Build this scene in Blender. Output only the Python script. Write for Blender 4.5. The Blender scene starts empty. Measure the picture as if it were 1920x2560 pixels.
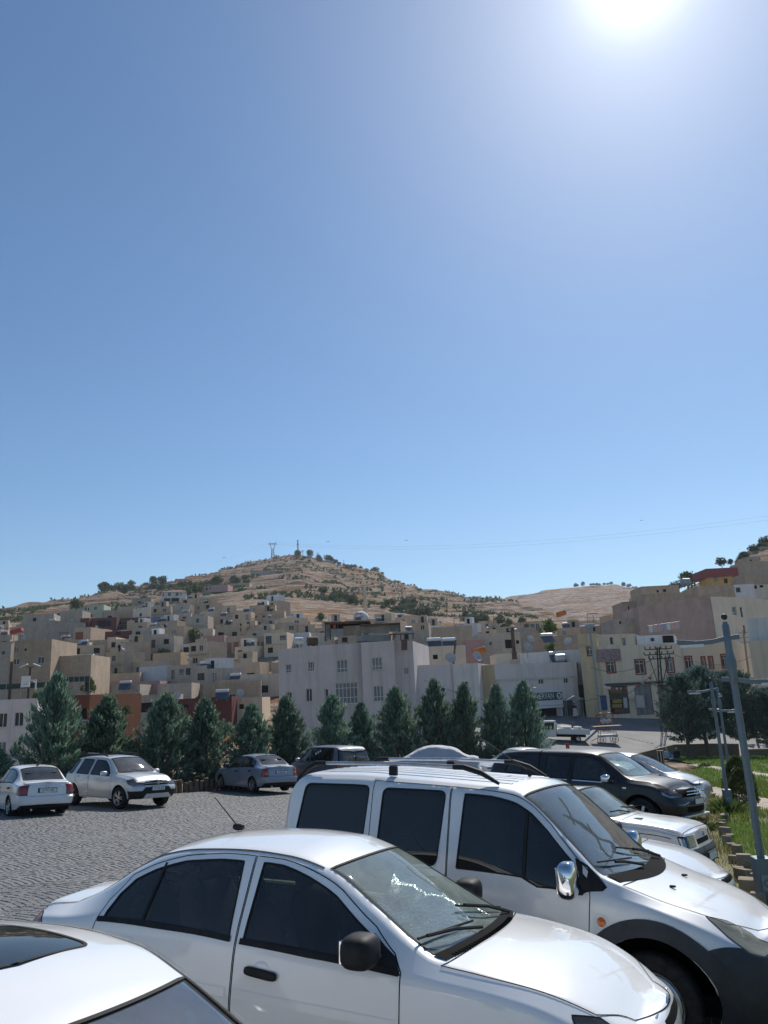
import bpy, bmesh, math, random
import numpy as np
from mathutils import Vector, Matrix, noise
from mathutils.geometry import delaunay_2d_cdt

random.seed(7)
rng = np.random.default_rng(7)
SC = bpy.context.scene
COL = SC.collection
R_ = math.radians

# ------------------------------------------------------------------ camera
FPX, CH = 1903.3, 2.264                    # focal length in photo pixels, camera height
PITCH, ROLL = R_(13.48), R_(2.876)
_F = np.array([0, math.cos(PITCH), math.sin(PITCH)])
_U0 = np.array([0, -math.sin(PITCH), math.cos(PITCH)])
_R0 = np.array([1.0, 0, 0])
_R = math.cos(ROLL) * _R0 - math.sin(ROLL) * _U0
_U = math.sin(ROLL) * _R0 + math.cos(ROLL) * _U0
camd = bpy.data.cameras.new('camera')
cam = bpy.data.objects.new('camera', camd)
COL.objects.link(cam)
M = Matrix.Identity(4)
for i in range(3):
 M[i][0], M[i][1], M[i][2] = _R[i], _U[i], -_F[i]
M[2][3] = CH
cam.matrix_world = M
camd.sensor_fit = 'VERTICAL'
camd.sensor_height = 24
camd.lens = FPX / 2560 * 24
camd.clip_start = .05
camd.clip_end = 6000
SC.camera = cam

# ------------------------------------------------------------------ sky and sun
SUN_EL, SUN_AZ = R_(45.7), R_(24.2)        # azimuth to the right of the view direction (+Y)
W = bpy.data.worlds.new('World')
SC.world = W
W.use_nodes = True
wn = W.node_tree.nodes
bg = wn['Background']
sky = wn.new('ShaderNodeTexSky')
sky.sky_type = 'NISHITA'
sky.sun_disc = False
sky.sun_elevation = SUN_EL
sky.sun_rotation = SUN_AZ
sky.altitude = 500
sky.air_density = 1.0
sky.dust_density = 0.4
sky.ozone_density = 3.0
hs_ = wn.new('ShaderNodeHueSaturation')
hs_.inputs['Saturation'].default_value = 1.09
hs_.inputs['Value'].default_value = 1.0
mc_ = wn.new('ShaderNodeMix')
mc_.data_type = 'RGBA'
mc_.blend_type = 'MULTIPLY'
mc_.inputs[0].default_value = 1
mc_.inputs[7].default_value = (.94, 1.02, 1.03, 1)
W.node_tree.links.new(sky.outputs[0], mc_.inputs[6])
W.node_tree.links.new(mc_.outputs[2], hs_.inputs['Color'])
W.node_tree.links.new(hs_.outputs[0], bg.inputs[0])
# white glow painted into the sky around the sun, hazy-air aureole and lens glare
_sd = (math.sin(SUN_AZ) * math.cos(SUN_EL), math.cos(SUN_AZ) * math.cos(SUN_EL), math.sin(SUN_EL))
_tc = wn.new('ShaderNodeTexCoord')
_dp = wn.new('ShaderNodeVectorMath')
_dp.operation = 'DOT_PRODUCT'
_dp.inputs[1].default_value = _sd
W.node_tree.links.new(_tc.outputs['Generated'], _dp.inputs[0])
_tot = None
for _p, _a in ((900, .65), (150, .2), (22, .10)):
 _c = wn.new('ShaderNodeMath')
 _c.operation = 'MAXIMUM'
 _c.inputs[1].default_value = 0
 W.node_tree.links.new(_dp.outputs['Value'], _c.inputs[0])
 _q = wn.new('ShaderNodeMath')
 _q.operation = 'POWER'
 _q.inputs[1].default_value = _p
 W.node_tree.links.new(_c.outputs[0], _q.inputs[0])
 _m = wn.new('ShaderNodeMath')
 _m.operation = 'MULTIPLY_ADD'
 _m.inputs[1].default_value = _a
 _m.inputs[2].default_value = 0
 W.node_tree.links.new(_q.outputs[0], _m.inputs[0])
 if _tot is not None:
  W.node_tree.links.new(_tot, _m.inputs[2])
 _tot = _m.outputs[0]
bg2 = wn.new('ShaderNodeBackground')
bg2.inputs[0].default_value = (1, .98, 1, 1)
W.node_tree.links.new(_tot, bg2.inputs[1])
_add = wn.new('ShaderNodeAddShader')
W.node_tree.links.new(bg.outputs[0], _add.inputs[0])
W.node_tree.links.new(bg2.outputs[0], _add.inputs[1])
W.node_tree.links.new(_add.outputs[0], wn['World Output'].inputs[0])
bg.inputs[1].default_value = 0.093
sl = bpy.data.lights.new('sun', 'SUN')
sl.energy = 4.2
sl.angle = R_(.53)
sl.color = (1.0, .95, .87)
sun = bpy.data.objects.new('sun', sl)
COL.objects.link(sun)
sd = Vector((math.sin(SUN_AZ) * math.cos(SUN_EL), math.cos(SUN_AZ) * math.cos(SUN_EL), math.sin(SUN_EL)))
sun.rotation_euler = sd.to_track_quat('Z', 'Y').to_euler()
sun.location = sd * 60

vs = SC.view_settings
vs.view_transform = 'Standard'
vs.look = 'None'
vs.exposure = 0.18
vs.gamma = 1
vs.use_curve_mapping = False
SC.cycles.use_denoising = True
SC.cycles.max_bounces = 8
SC.cycles.transparent_max_bounces = 12
SC.cycles.sample_clamp_indirect = 6
SC.cycles.caustics_reflective = False
SC.cycles.caustics_refractive = False

# ------------------------------------------------------------------ measuring helpers
AX, AY = -0.03874, -0.04784                # slope of the parking lot

def plane(x, y):
 return AX * x + AY * y

def ray(u, v):
 return _R * ((u - 960) / FPX) + _U * ((1280 - v) / FPX) + _F

def at(u, v, Y):
 d = ray(u, v)
 return Vector((d[0] / d[1] * Y, Y, CH + d[2] / d[1] * Y))

def onp(u, v, h=0.0):
 d = ray(u, v)
 t = (h - CH) / (d[2] - AX * d[0] - AY * d[1])
 return Vector((d[0] * t, d[1] * t, CH + d[2] * t))

def project(p):
 q = np.array(p) - np.array([0, 0, CH])
 d = q @ _F
 return 960 + FPX * (q @ _R) / d, 1280 - FPX * (q @ _U) / d

def frame(psi):
 n = Vector((-AX, -AY, 1)).normalized()
 f = Vector((math.cos(psi), math.sin(psi), 0))
 f = (f - n * f.dot(n)).normalized()
 return f, n.cross(f), n

def on_lot(x, y, psi, dz=0.0):
 f, l, n = frame(psi)
 m = Matrix.Identity(4)
 for i in range(3):
  m[i][0], m[i][1], m[i][2] = f[i], l[i], n[i]
 m[0][3], m[1][3], m[2][3] = x, y, plane(x, y) + dz
 return m

def pchip(xs, ys):
 xs = np.array(xs, float)
 ys = np.array(ys, float)
 h = np.diff(xs)
 d = np.diff(ys) / h
 m = np.zeros(len(xs))
 for i in range(1, len(xs) - 1):
  if d[i - 1] * d[i] > 0:
   w1, w2 = 2 * h[i] + h[i - 1], h[i] + 2 * h[i - 1]
   m[i] = (w1 + w2) / (w1 / d[i - 1] + w2 / d[i])
 m[0], m[-1] = d[0], d[-1]

 def f(x):
  x = np.clip(np.asarray(x, float), xs[0], xs[-1])
  i = np.clip(np.searchsorted(xs, x) - 1, 0, len(h) - 1)
  t = (x - xs[i]) / h[i]
  t2, t3 = t * t, t * t * t
  return ((2 * t3 - 3 * t2 + 1) * ys[i] + (t3 - 2 * t2 + t) * h[i] * m[i]
    + (-2 * t3 + 3 * t2) * ys[i + 1] + (t3 - t2) * h[i] * m[i + 1])
 return f

# ------------------------------------------------------------------ materials
MATS = {}

def _nt(name):
 m = bpy.data.materials.new(name)
 m.use_nodes = True
 nt = m.node_tree
 b = nt.nodes['Principled BSDF']
 return m, nt, b

def N(nt, t, **kw):
 n = nt.nodes.new(t)
 for k, v in kw.items():
  setattr(n, k, v)
 return n

def noise_node(nt, scale, detail=4, vec=None, rough=.6):
 n = N(nt, 'ShaderNodeTexNoise')
 n.inputs['Scale'].default_value = scale
 n.inputs['Detail'].default_value = detail
 n.inputs['Roughness'].default_value = rough
 if vec is not None:
  nt.links.new(vec, n.inputs['Vector'])
 return n.outputs['Fac']

def ramp(nt, fac, stops, interp='LINEAR'):
 r = N(nt, 'ShaderNodeValToRGB')
 cr = r.color_ramp
 cr.interpolation = interp
 while len(cr.elements) < len(stops):
  cr.elements.new(.5)
 for e, (p, c) in zip(cr.elements, stops):
  e.position = p
  e.color = (*c, 1) if len(c) == 3 else c
 nt.links.new(fac, r.inputs[0])
 return r.outputs[0]

def mixc(nt, fac, a, b, mode='MIX'):
 m = N(nt, 'ShaderNodeMix', data_type='RGBA', blend_type=mode)
 for s, v in ((m.inputs[0], fac), (m.inputs[6], a), (m.inputs[7], b)):
  if hasattr(v, 'node'):
   nt.links.new(v, s)
  elif isinstance(v, (int, float)):
   s.default_value = v
  else:
   s.default_value = (*v, 1)
 return m.outputs[2]

def math_n(nt, op, a, b=None, c=None):
 m = N(nt, 'ShaderNodeMath', operation=op)
 for s, v in zip(m.inputs, (a, b, c)):
  if v is None:
   continue
  if hasattr(v, 'node'):
   nt.links.new(v, s)
  else:
   s.default_value = v
 return m.outputs[0]

def coord(nt, which='Object', scale=None):
 tc = N(nt, 'ShaderNodeTexCoord')
 o = tc.outputs[which]
 if scale is not None:
  mp = N(nt, 'ShaderNodeMapping')
  mp.inputs['Scale'].default_value = scale
  nt.links.new(o, mp.inputs['Vector'])
  o = mp.outputs[0]
 return o

def bump(nt, b, h, strength, dist=.02):
 bn = N(nt, 'ShaderNodeBump')
 bn.inputs['Strength'].default_value = strength
 bn.inputs['Distance'].default_value = dist
 nt.links.new(h, bn.inputs['Height'])
 nt.links.new(bn.outputs[0], b.inputs['Normal'])

def mat(name, c1, c2=None, scale=4., rough=.7, metal=0., spec=.5, coat=0., bmp=0., bscale=None, contrast=.3,
  stretch=None, rvar=0.):
 """plain procedural material: two colours mixed by noise, grain bump, per-object variation"""
 if name in MATS:
  return MATS[name]
 m, nt, b = _nt(name)
 v = coord(nt, 'Object', stretch)
 if c2 is None:
  c2 = tuple(x * .8 for x in c1)
 f = noise_node(nt, scale, 6, v)
 f = ramp(nt, f, [(.5 - contrast / 2, (0, 0, 0)), (.5 + contrast / 2, (1, 1, 1))])
 c = mixc(nt, f, c1, c2)
 if rvar:
  oi = N(nt, 'ShaderNodeObjectInfo')
  hs = N(nt, 'ShaderNodeHueSaturation')
  nt.links.new(c, hs.inputs['Color'])
  nt.links.new(math_n(nt, 'MULTIPLY_ADD', oi.outputs['Random'], 2 * rvar, 1 - rvar), hs.inputs['Value'])
  c = hs.outputs[0]
 nt.links.new(c, b.inputs['Base Color'])
 b.inputs['Roughness'].default_value = rough
 b.inputs['Metallic'].default_value = metal
 b.inputs['Specular IOR Level'].default_value = spec
 b.inputs['Coat Weight'].default_value = coat
 b.inputs['Coat Roughness'].default_value = .06
 if bmp:
  bump(nt, b, noise_node(nt, bscale or scale * 6, 5, v), bmp)
 MATS[name] = m
 return m

def paint(name, base, metal=0., rough=.35, dust=.25, flake=0., coat=1.0):
 """car paint with clear coat, thin uneven dust film and water marks"""
 if name in MATS:
  return MATS[name]
 m, nt, b = _nt(name)
 v = coord(nt)
 f1 = noise_node(nt, 2.3, 6, v, .65)
 f2 = noise_node(nt, 38, 4, v, .7)
 d = math_n(nt, 'MULTIPLY', ramp(nt, f1, [(.38, (0, 0, 0)), (.72, (1, 1, 1))]), f2)
 d = math_n(nt, 'MULTIPLY', d, dust * 1.6)
 c = mixc(nt, d, base, (.42, .38, .32))
 if flake:
  fl = N(nt, 'ShaderNodeTexVoronoi')
  fl.inputs['Scale'].default_value = 900
  nt.links.new(v, fl.inputs['Vector'])
  c = mixc(nt, flake, c, fl.outputs['Color'], 'SOFT_LIGHT')
 nt.links.new(c, b.inputs['Base Color'])
 b.inputs['Metallic'].default_value = metal
 nt.links.new(math_n(nt, 'MULTIPLY_ADD', d, .9, rough), b.inputs['Roughness'])
 b.inputs['Coat Weight'].default_value = coat
 nt.links.new(math_n(nt, 'MULTIPLY_ADD', d, .8, .025), b.inputs['Coat Roughness'])
 MATS[name] = m
 return m

def glass(name, tint, refl=1.0, dirt=.05, dirtcol=(.5, .48, .44), ior=1.5):
 """thin automotive glass: tinted see-through plus Fresnel reflection plus a film of dust"""
 if name in MATS:
  return MATS[name]
 m, nt, b = _nt(name)
 nt.nodes.remove(b)
 out = nt.nodes['Material Output']
 tr = N(nt, 'ShaderNodeBsdfTransparent')
 tr.inputs[0].default_value = (*tint, 1)
 gl = N(nt, 'ShaderNodeBsdfGlossy')
 gl.inputs['Roughness'].default_value = .02
 gl.inputs[0].default_value = (refl, refl, refl, 1)
 fr = N(nt, 'ShaderNodeFresnel')
 fr.inputs[0].default_value = ior
 mx = N(nt, 'ShaderNodeMixShader')
 nt.links.new(math_n(nt, 'MULTIPLY_ADD', fr.outputs[0], 1.1, .02), mx.inputs[0])
 nt.links.new(tr.outputs[0], mx.inputs[1])
 nt.links.new(gl.outputs[0], mx.inputs[2])
 df = N(nt, 'ShaderNodeBsdfDiffuse')
 df.inputs[0].default_value = (*dirtcol, 1)
 mx2 = N(nt, 'ShaderNodeMixShader')
 v = coord(nt)
 f = math_n(nt, 'MULTIPLY', noise_node(nt, 2.2, 5, v, .6), math_n(nt, 'MULTIPLY_ADD', noise_node(nt, 24, 4, v, .6), .35, .32))
 f = math_n(nt, 'MULTIPLY', f, dirt * 4)
 nt.links.new(f, mx2.inputs[0])
 nt.links.new(mx.outputs[0], mx2.inputs[1])
 nt.links.new(df.outputs[0], mx2.inputs[2])
 nt.links.new(mx2.outputs[0], out.inputs[0])
 MATS[name] = m
 return m

def wall(name, c1, c2, course=True, streak=.35, rough=.9, bw=.42, bh=.21):
 """rendered or block wall: blotches, vertical rain streaks, faint block courses"""
 if name in MATS:
  return MATS[name]
 m, nt, b = _nt(name)
 v = coord(nt)
 f = ramp(nt, noise_node(nt, .55, 7, v, .68), [(.36, (0, 0, 0)), (.66, (1, 1, 1))])
 c = mixc(nt, f, c1, c2)
 vs_ = coord(nt, 'Object', (1.6, 1.6, .12))
 s = ramp(nt, noise_node(nt, 1.0, 5, vs_, .6), [(.48, (0, 0, 0)), (.75, (1, 1, 1))])
 c = mixc(nt, math_n(nt, 'MULTIPLY', s, streak), c, tuple(x * .45 for x in c1))
 oi = N(nt, 'ShaderNodeObjectInfo')
 hs = N(nt, 'ShaderNodeHueSaturation')
 nt.links.new(c, hs.inputs['Color'])
 nt.links.new(math_n(nt, 'MULTIPLY_ADD', oi.outputs['Random'], .3, .85), hs.inputs['Value'])
 c = hs.outputs[0]
 h = noise_node(nt, 9, 5, v)
 if course:
  sx = N(nt, 'ShaderNodeSeparateXYZ')
  nt.links.new(coord(nt), sx.inputs[0])
  cx = N(nt, 'ShaderNodeCombineXYZ')
  nt.links.new(math_n(nt, 'ADD', sx.outputs[0], sx.outputs[1]), cx.inputs[0])
  nt.links.new(sx.outputs[2], cx.inputs[1])
  br = N(nt, 'ShaderNodeTexBrick')
  br.inputs['Scale'].default_value = 1
  br.inputs['Brick Width'].default_value = bw
  br.inputs['Row Height'].default_value = bh
  br.inputs['Mortar Size'].default_value = .012
  br.inputs['Color1'].default_value = (1, 1, 1, 1)
  br.inputs['Color2'].default_value = (.86, .86, .86, 1)
  br.inputs['Mortar'].default_value = (.66, .66, .66, 1)
  nt.links.new(cx.outputs[0], br.inputs[0])
  c = mixc(nt, .8, c, br.outputs[0], 'MULTIPLY')
 nt.links.new(c, b.inputs['Base Color'])
 b.inputs['Roughness'].default_value = rough
 b.inputs['Specular IOR Level'].default_value = .2
 bump(nt, b, h, .35, .03)
 MATS[name] = m
 return m

# ------------------------------------------------------------------ mesh helpers
def mesh_obj(name, verts, faces, m=None, parent=None, smooth=False, normals=None):
 me = bpy.data.meshes.new(name)
 me.from_pydata([tuple(map(float, v)) for v in verts], [], [tuple(f) for f in faces])
 if smooth:
  me.polygons.foreach_set('use_smooth', [True] * len(me.polygons))
 if normals is not None:
  me.normals_split_custom_set_from_vertices([tuple(map(float, n)) for n in normals])
 if m is not None:
  me.materials.append(m)
 o = bpy.data.objects.new(name, me)
 COL.objects.link(o)
 if parent is not None:
  o.parent = parent
 return o

def fast_mesh(name, V, F, m=None, parent=None, smooth=False):
 """V (n,3), F (k,3 or 4) numpy"""
 me = bpy.data.meshes.new(name)
 V = np.asarray(V, np.float32)
 F = np.asarray(F, np.int32)
 k = F.shape[1]
 me.vertices.add(len(V))
 me.vertices.foreach_set('co', V.ravel())
 me.loops.add(F.size)
 me.loops.foreach_set('vertex_index', F.ravel())
 me.polygons.add(len(F))
 me.polygons.foreach_set('loop_start', np.arange(0, F.size, k, dtype=np.int32))
 if smooth:
  me.polygons.foreach_set('use_smooth', np.ones(len(F), bool))
 me.update(calc_edges=True)
 me.validate()
 if m is not None:
  me.materials.append(m)
 o = bpy.data.objects.new(name, me)
 COL.objects.link(o)
 if parent is not None:
  o.parent = parent
 return o

class MB:
 """collects primitive shapes into one mesh"""

 def __init__(s):
  s.v, s.f = [], []

 def quad(s, a, b, c, d):
  n = len(s.v)
  s.v += [a, b, c, d]
  s.f.append((n, n + 1, n + 2, n + 3))
  return s

 def box(s, x0, x1, y0, y1, z0, z1, m=None):
  n = len(s.v)
  p = [(x, y, z) for x in (x0, x1) for y in (y0, y1) for z in (z0, z1)]
  if m is not None:
   p = [tuple(m @ Vector(q)) for q in p]
  s.v += p
  s.f += [tuple(n + i for i in q) for q in ((0, 1, 3, 2), (4, 6, 7, 5), (0, 4, 5, 1), (2, 3, 7, 6), (0, 2, 6, 4), (1, 5, 7, 3))]
  return s

 def tube(s, pts, r, seg=8, r2=None, cap=True):
  pts = [Vector(p) for p in pts]
  n0 = len(s.v)
  k = len(pts)
  up = None
  for i, p in enumerate(pts):
   t = (pts[min(i + 1, k - 1)] - pts[max(i - 1, 0)]).normalized()
   a = Vector((0, 0, 1)) if abs(t.z) < .95 else Vector((1, 0, 0))
   if up is not None:
    a = up
   x = a.cross(t).normalized()
   y = t.cross(x)
   up = y
   if isinstance(r, (list, tuple)):
    rr = r[i]
   else:
    rr = r if r2 is None else r + (r2 - r) * i / max(1, k - 1)
   for j in range(seg):
    an = 2 * math.pi * j / seg
    s.v.append(tuple(p + x * (rr * math.cos(an)) + y * (rr * math.sin(an))))
  for i in range(k - 1):
   for j in range(seg):
    a, b = n0 + i * seg + j, n0 + i * seg + (j + 1) % seg
    s.f.append((a, b, b + seg, a + seg))
  if cap:
   s.f.append(tuple(n0 + j for j in range(seg))[::-1])
   s.f.append(tuple(n0 + (k - 1) * seg + j for j in range(seg)))
  return s

 def lathe(s, prof, seg=24, axis='Z', c=(0, 0, 0), m=None, a0=0, a1=2 * math.pi):
  """prof list of (r, h)"""
  n0 = len(s.v)
  full = abs(a1 - a0 - 2 * math.pi) < 1e-6
  ns = seg if full else seg + 1
  for r, h in prof:
   for j in range(ns):
    an = a0 + (a1 - a0) * j / seg
    x, y = r * math.cos(an), r * math.sin(an)
    p = (x, y, h) if axis == 'Z' else ((x, h, y) if axis == 'Y' else (h, x, y))
    p = Vector(p) + Vector(c)
    s.v.append(tuple(m @ p) if m is not None else tuple(p))
  for i in range(len(prof) - 1):
   for j in range(seg):
    a, b = n0 + i * ns + j, n0 + i * ns + (j + 1) % ns
    s.f.append((a, b, b + ns, a + ns))
  return s

 def blob(s, c, size, e=.6, nu=16, nv=10, m=None):
  """superellipsoid: e=1 ball, e->0 box"""
  n0 = len(s.v)
  sg = lambda a, q: math.copysign(abs(a) ** q, a)
  for i in range(nv + 1):
   ph = -math.pi / 2 + math.pi * i / nv
   for j in range(nu):
    th = 2 * math.pi * j / nu
    p = Vector((size[0] / 2 * sg(math.cos(ph), e) * sg(math.cos(th), e),
       size[1] / 2 * sg(math.cos(ph), e) * sg(math.sin(th), e),
       size[2] / 2 * sg(math.sin(ph), e)))
    if m is not None:
     p = m @ p
    s.v.append(tuple(p + Vector(c)))
  for i in range(nv):
   for j in range(nu):
    a, b = n0 + i * nu + j, n0 + i * nu + (j + 1) % nu
    s.f.append((a, b, b + nu, a + nu))
  return s

 def prism(s, poly, axis, h0, h1):
  """extrude 2D polygon; axis 'Y': poly in (x,z); 'Z': (x,y); 'X': (y,z)"""
  n = len(s.v)
  k = len(poly)
  for h in (h0, h1):
   for a, b in poly:
    s.v.append((a, h, b) if axis == 'Y' else ((a, b, h) if axis == 'Z' else (h, a, b)))
  s.f.append(tuple(n + i for i in range(k)))
  s.f.append(tuple(n + k + i for i in range(k))[::-1])
  for i in range(k):
   j = (i + 1) % k
   s.f.append((n + i, n + k + i, n + k + j, n + j))
  return s

 def build(s, name, m=None, parent=None, smooth=False, bevel=0., angle=40):
  me = bpy.data.meshes.new(name)
  me.from_pydata([tuple(map(float, v)) for v in s.v], [], s.f)
  bm = bmesh.new()
  bm.from_mesh(me)
  if bevel:
   es = [e for e in bm.edges if len(e.link_faces) == 2 and e.calc_face_angle(0) > .6]
   bmesh.ops.bevel(bm, geom=es, offset=bevel, segments=2, affect='EDGES', profile=.6)
  bmesh.ops.recalc_face_normals(bm, faces=bm.faces[:])
  if smooth:
   ca = R_(angle)
   for f_ in bm.faces:
    f_.smooth = True
   for e in bm.edges:
    if len(e.link_faces) == 2 and e.calc_face_angle(0) > ca:
     e.smooth = False
  bm.to_mesh(me)
  bm.free()
  if m is not None:
   me.materials.append(m)
  o = bpy.data.objects.new(name, me)
  COL.objects.link(o)
  if parent is not None:
   o.parent = parent
  return o

def tag(o, label=None, cat=None, group=None, kind=None):
 if label:
  o['label'] = label
 if cat:
  o['category'] = cat
 if group:
  o['group'] = group
 if kind:
  o['kind'] = kind
 return o

def empty(name, m=None, loc=None, rz=0.):
 o = bpy.data.objects.new(name, None)
 COL.objects.link(o)
 o.empty_display_size = .2
 if m is not None:
  o.matrix_world = m
 elif loc is not None:
  o.location = loc
  o.rotation_euler = (0, 0, rz)
 return o

def copy_tree(o, parent=None):
 c = o.copy()
 COL.objects.link(c)
 c.parent = parent
 for ch in o.children:
  copy_tree(ch, c)
 return c

def text_mesh(name, body, size, m, parent, matrix, extrude=.001, xs=1.0):
 cu = bpy.data.curves.new(name, 'FONT')
 cu.body = body
 cu.size = size
 cu.extrude = extrude
 cu.align_x = 'CENTER'
 cu.align_y = 'CENTER'
 cu.resolution_u = 3
 tmp = bpy.data.objects.new('tmp', cu)
 COL.objects.link(tmp)
 dg = bpy.context.evaluated_depsgraph_get()
 me = bpy.data.meshes.new_from_object(tmp.evaluated_get(dg))
 bpy.data.objects.remove(tmp)
 bpy.data.curves.remove(cu)
 me.transform(Matrix.Diagonal((xs, 1, 1, 1)))
 me.materials.clear()
 me.materials.append(m)
 o = bpy.data.objects.new(name, me)
 COL.objects.link(o)
 o.parent = parent
 o.matrix_local = matrix
 return o

def basis(x, y, z, o):
 m = Matrix.Identity(4)
 for i in range(3):
  m[i][0], m[i][1], m[i][2], m[i][3] = x[i], y[i], z[i], o[i]
 return m
# ================================================================== terrain
def ss(a, b, x):
 t = min(1., max(0., (x - a) / (b - a)))
 return t * t * (3 - 2 * t)

def street_z(x, y):
 return -3.12 + .146 * (y - 76) - .093 * (x - 17.1) if y < 95 else -3.12 + .146 * 19 + .05 * (y - 95) - .093 * (x - 17.1)

RIDGE = [(-1800, 1560, 430), (-900, 1560, 430), (-300, 1548, 430), (0, 1514, 440), (130, 1500, 470), (300, 1470, 520), (420, 1451, 560), (530, 1429, 640), (620, 1404, 720),
   (700, 1390, 760), (745, 1386, 770), (830, 1405, 780), (910, 1420, 780), (952, 1428, 770), (966, 1444, 762), (1050, 1468, 700), (1150, 1485, 620), (1270, 1497, 560),
   (1340, 1512, 480), (1400, 1532, 400), (1500, 1547, 300), (1600, 1507, 250), (1700, 1482, 232), (1780, 1436, 228), (1850, 1408, 240), (1920, 1356, 260), (2100, 1290, 280),
   (2600, 1250, 300), (3600, 1250, 300)]
_ca, _cy, _cz, _cr = [], [], [], []
for u, v, y in RIDGE:
 d = ray(u, v)
 _ca.append(d[0] / d[1])
 _cy.append(y)
 _cz.append(CH + d[2] / d[1] * y)
 _cr.append(float(np.clip((u - 1120) / 200, 0, 1)))       # 0 valley side, 1 street side
_o = np.argsort(_ca)
_ca, _cy, _cz, _cr = (np.array(q)[_o] for q in (_ca, _cy, _cz, _cr))

def terr(x, y):
 if y < 12:
  return plane(x, y) - .4
 a = x / y
 yr = float(np.interp(a, _ca, _cy))
 zr = float(np.interp(a, _ca, _cz))
 r = float(np.interp(a, _ca, _cr))
 p = plane(x, y) - .4
 # valley side
 if y < 50:
  zv = p
 elif y < 150:
  zv = float(np.interp(y, [50, 60, 78, 105, 150], [plane(x, 50) - .4, -6.5, -8.5, -5.0, 4.0]))
 else:
  zv = 4 + (zr - 4) * (y - 150) / (yr - 150)
 if y < 70.5:
  zs_ = p
 elif y < 104:
  zs_ = street_z(x, y) - .35
 else:
  z0_ = street_z(x, 104) - .35
  zs_ = z0_ + (zr - z0_) * (y - 104) / (yr - 104)
 if y > yr:
  z = zr - (y - yr) * .22
 else:
  z = zv * (1 - r) + zs_ * r
 return z

def hit(u, v, y0=52.0, y1=900.0):
 """where the sight line through a pixel meets the hillside"""
 d = ray(u, v)
 y = y0
 while y < y1:
  x = d[0] / d[1] * y
  if CH + d[2] / d[1] * y < terr(x, y):
   return Vector((x, y, terr(x, y)))
  y += 1.0
 return None

def rocky(x, y, z):
 """ledges of bare limestone on the upper slopes"""
 w = ss(300, 430, y)
 if w <= 0:
  return z + .5 * noise.noise(Vector((x / 14, y / 14, 1)))
 n1 = noise.noise(Vector((x / 60, y / 45, 2)))
 n2 = noise.noise(Vector((x / 17, y / 13, 5)))
 n3 = noise.noise(Vector((x / 6, y / 5, 8)))
 st = 7.0
 t = z / st + n1 * 1.1 + n2 * .35
 fl = math.floor(t)
 fr = t - fl
 zt = (fl + ss(.55, 1, fr)) * st
 z2 = z + (zt - t * st) * .95
 return z + w * ((z2 - z) + 1.2 * n2 + .7 * n3)

def grid_terrain(name, m, a0, a1, na, ys):
 aa = np.linspace(a0, a1, na)
 V = []
 for y in ys:
  for a in aa:
   x = a * y
   V.append((x, y, rocky(x, y, terr(x, y))))
 nb = len(aa)
 i, j = np.meshgrid(np.arange(len(ys) - 1), np.arange(nb - 1), indexing='ij')
 k = (i * nb + j).ravel()
 F = np.stack([k, k + 1, k + nb + 1, k + nb], 1)
 o = fast_mesh(name, V, F, m, None, True)
 tag(o, kind='structure')
 return o

HILL, nt, b = _nt('dry_hillside')
v = coord(nt)
geo = N(nt, 'ShaderNodeNewGeometry')
sx = N(nt, 'ShaderNodeSeparateXYZ')
nt.links.new(geo.outputs['Normal'], sx.inputs[0])
n1 = noise_node(nt, .02, 8, v, .65)
n2 = noise_node(nt, .12, 8, v, .7)
v3 = coord(nt, 'Object', (.035, .05, .5))
n3 = noise_node(nt, 1.0, 7, v3, .72)
grass_c = ramp(nt, n2, [(.3, (.23, .11, .036)), (.5, (.34, .175, .062)), (.7, (.18, .09, .036))])
rock_c = ramp(nt, n3, [(.34, (.045, .033, .028)), (.44, (.16, .11, .08)), (.52, (.44, .36, .29)), (.57, (.30, .22, .17)), (.63, (.09, .065, .05)), (.72, (.34, .26, .2))])
f = ramp(nt, math_n(nt, 'ADD', math_n(nt, 'MULTIPLY', n3, .6), math_n(nt, 'MULTIPLY', n1, .6)), [(.50, (0, 0, 0)), (.58, (1, 1, 1))])
sl_ = ramp(nt, sx.outputs[2], [(.72, (1, 1, 1)), (.93, (0, 0, 0))])
f = math_n(nt, 'MAXIMUM', math_n(nt, 'MULTIPLY', f, .85), sl_)
c = mixc(nt, f, grass_c, rock_c)
sp = N(nt, 'ShaderNodeTexVoronoi')
sp.inputs['Scale'].default_value = .33
nt.links.new(v, sp.inputs['Vector'])
scr = ramp(nt, sp.outputs['Distance'], [(.10, (1, 1, 1)), (.22, (0, 0, 0))])
c = mixc(nt, math_n(nt, 'MULTIPLY', scr, .75), c, (.07, .075, .04))
nt.links.new(c, b.inputs['Base Color'])
b.inputs['Roughness'].default_value = .95
b.inputs['Specular IOR Level'].default_value = .1
bump(nt, b, math_n(nt, 'ADD', n3, n2), 1.0, 3.5)

ys = np.concatenate([np.linspace(10, 48, 12), np.linspace(50, 150, 40), np.linspace(153, 330, 60), np.linspace(332, 830, 190), np.linspace(840, 1000, 12)])
grid_terrain('hillside', HILL, -1.35, 1.35, 400, ys)

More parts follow.
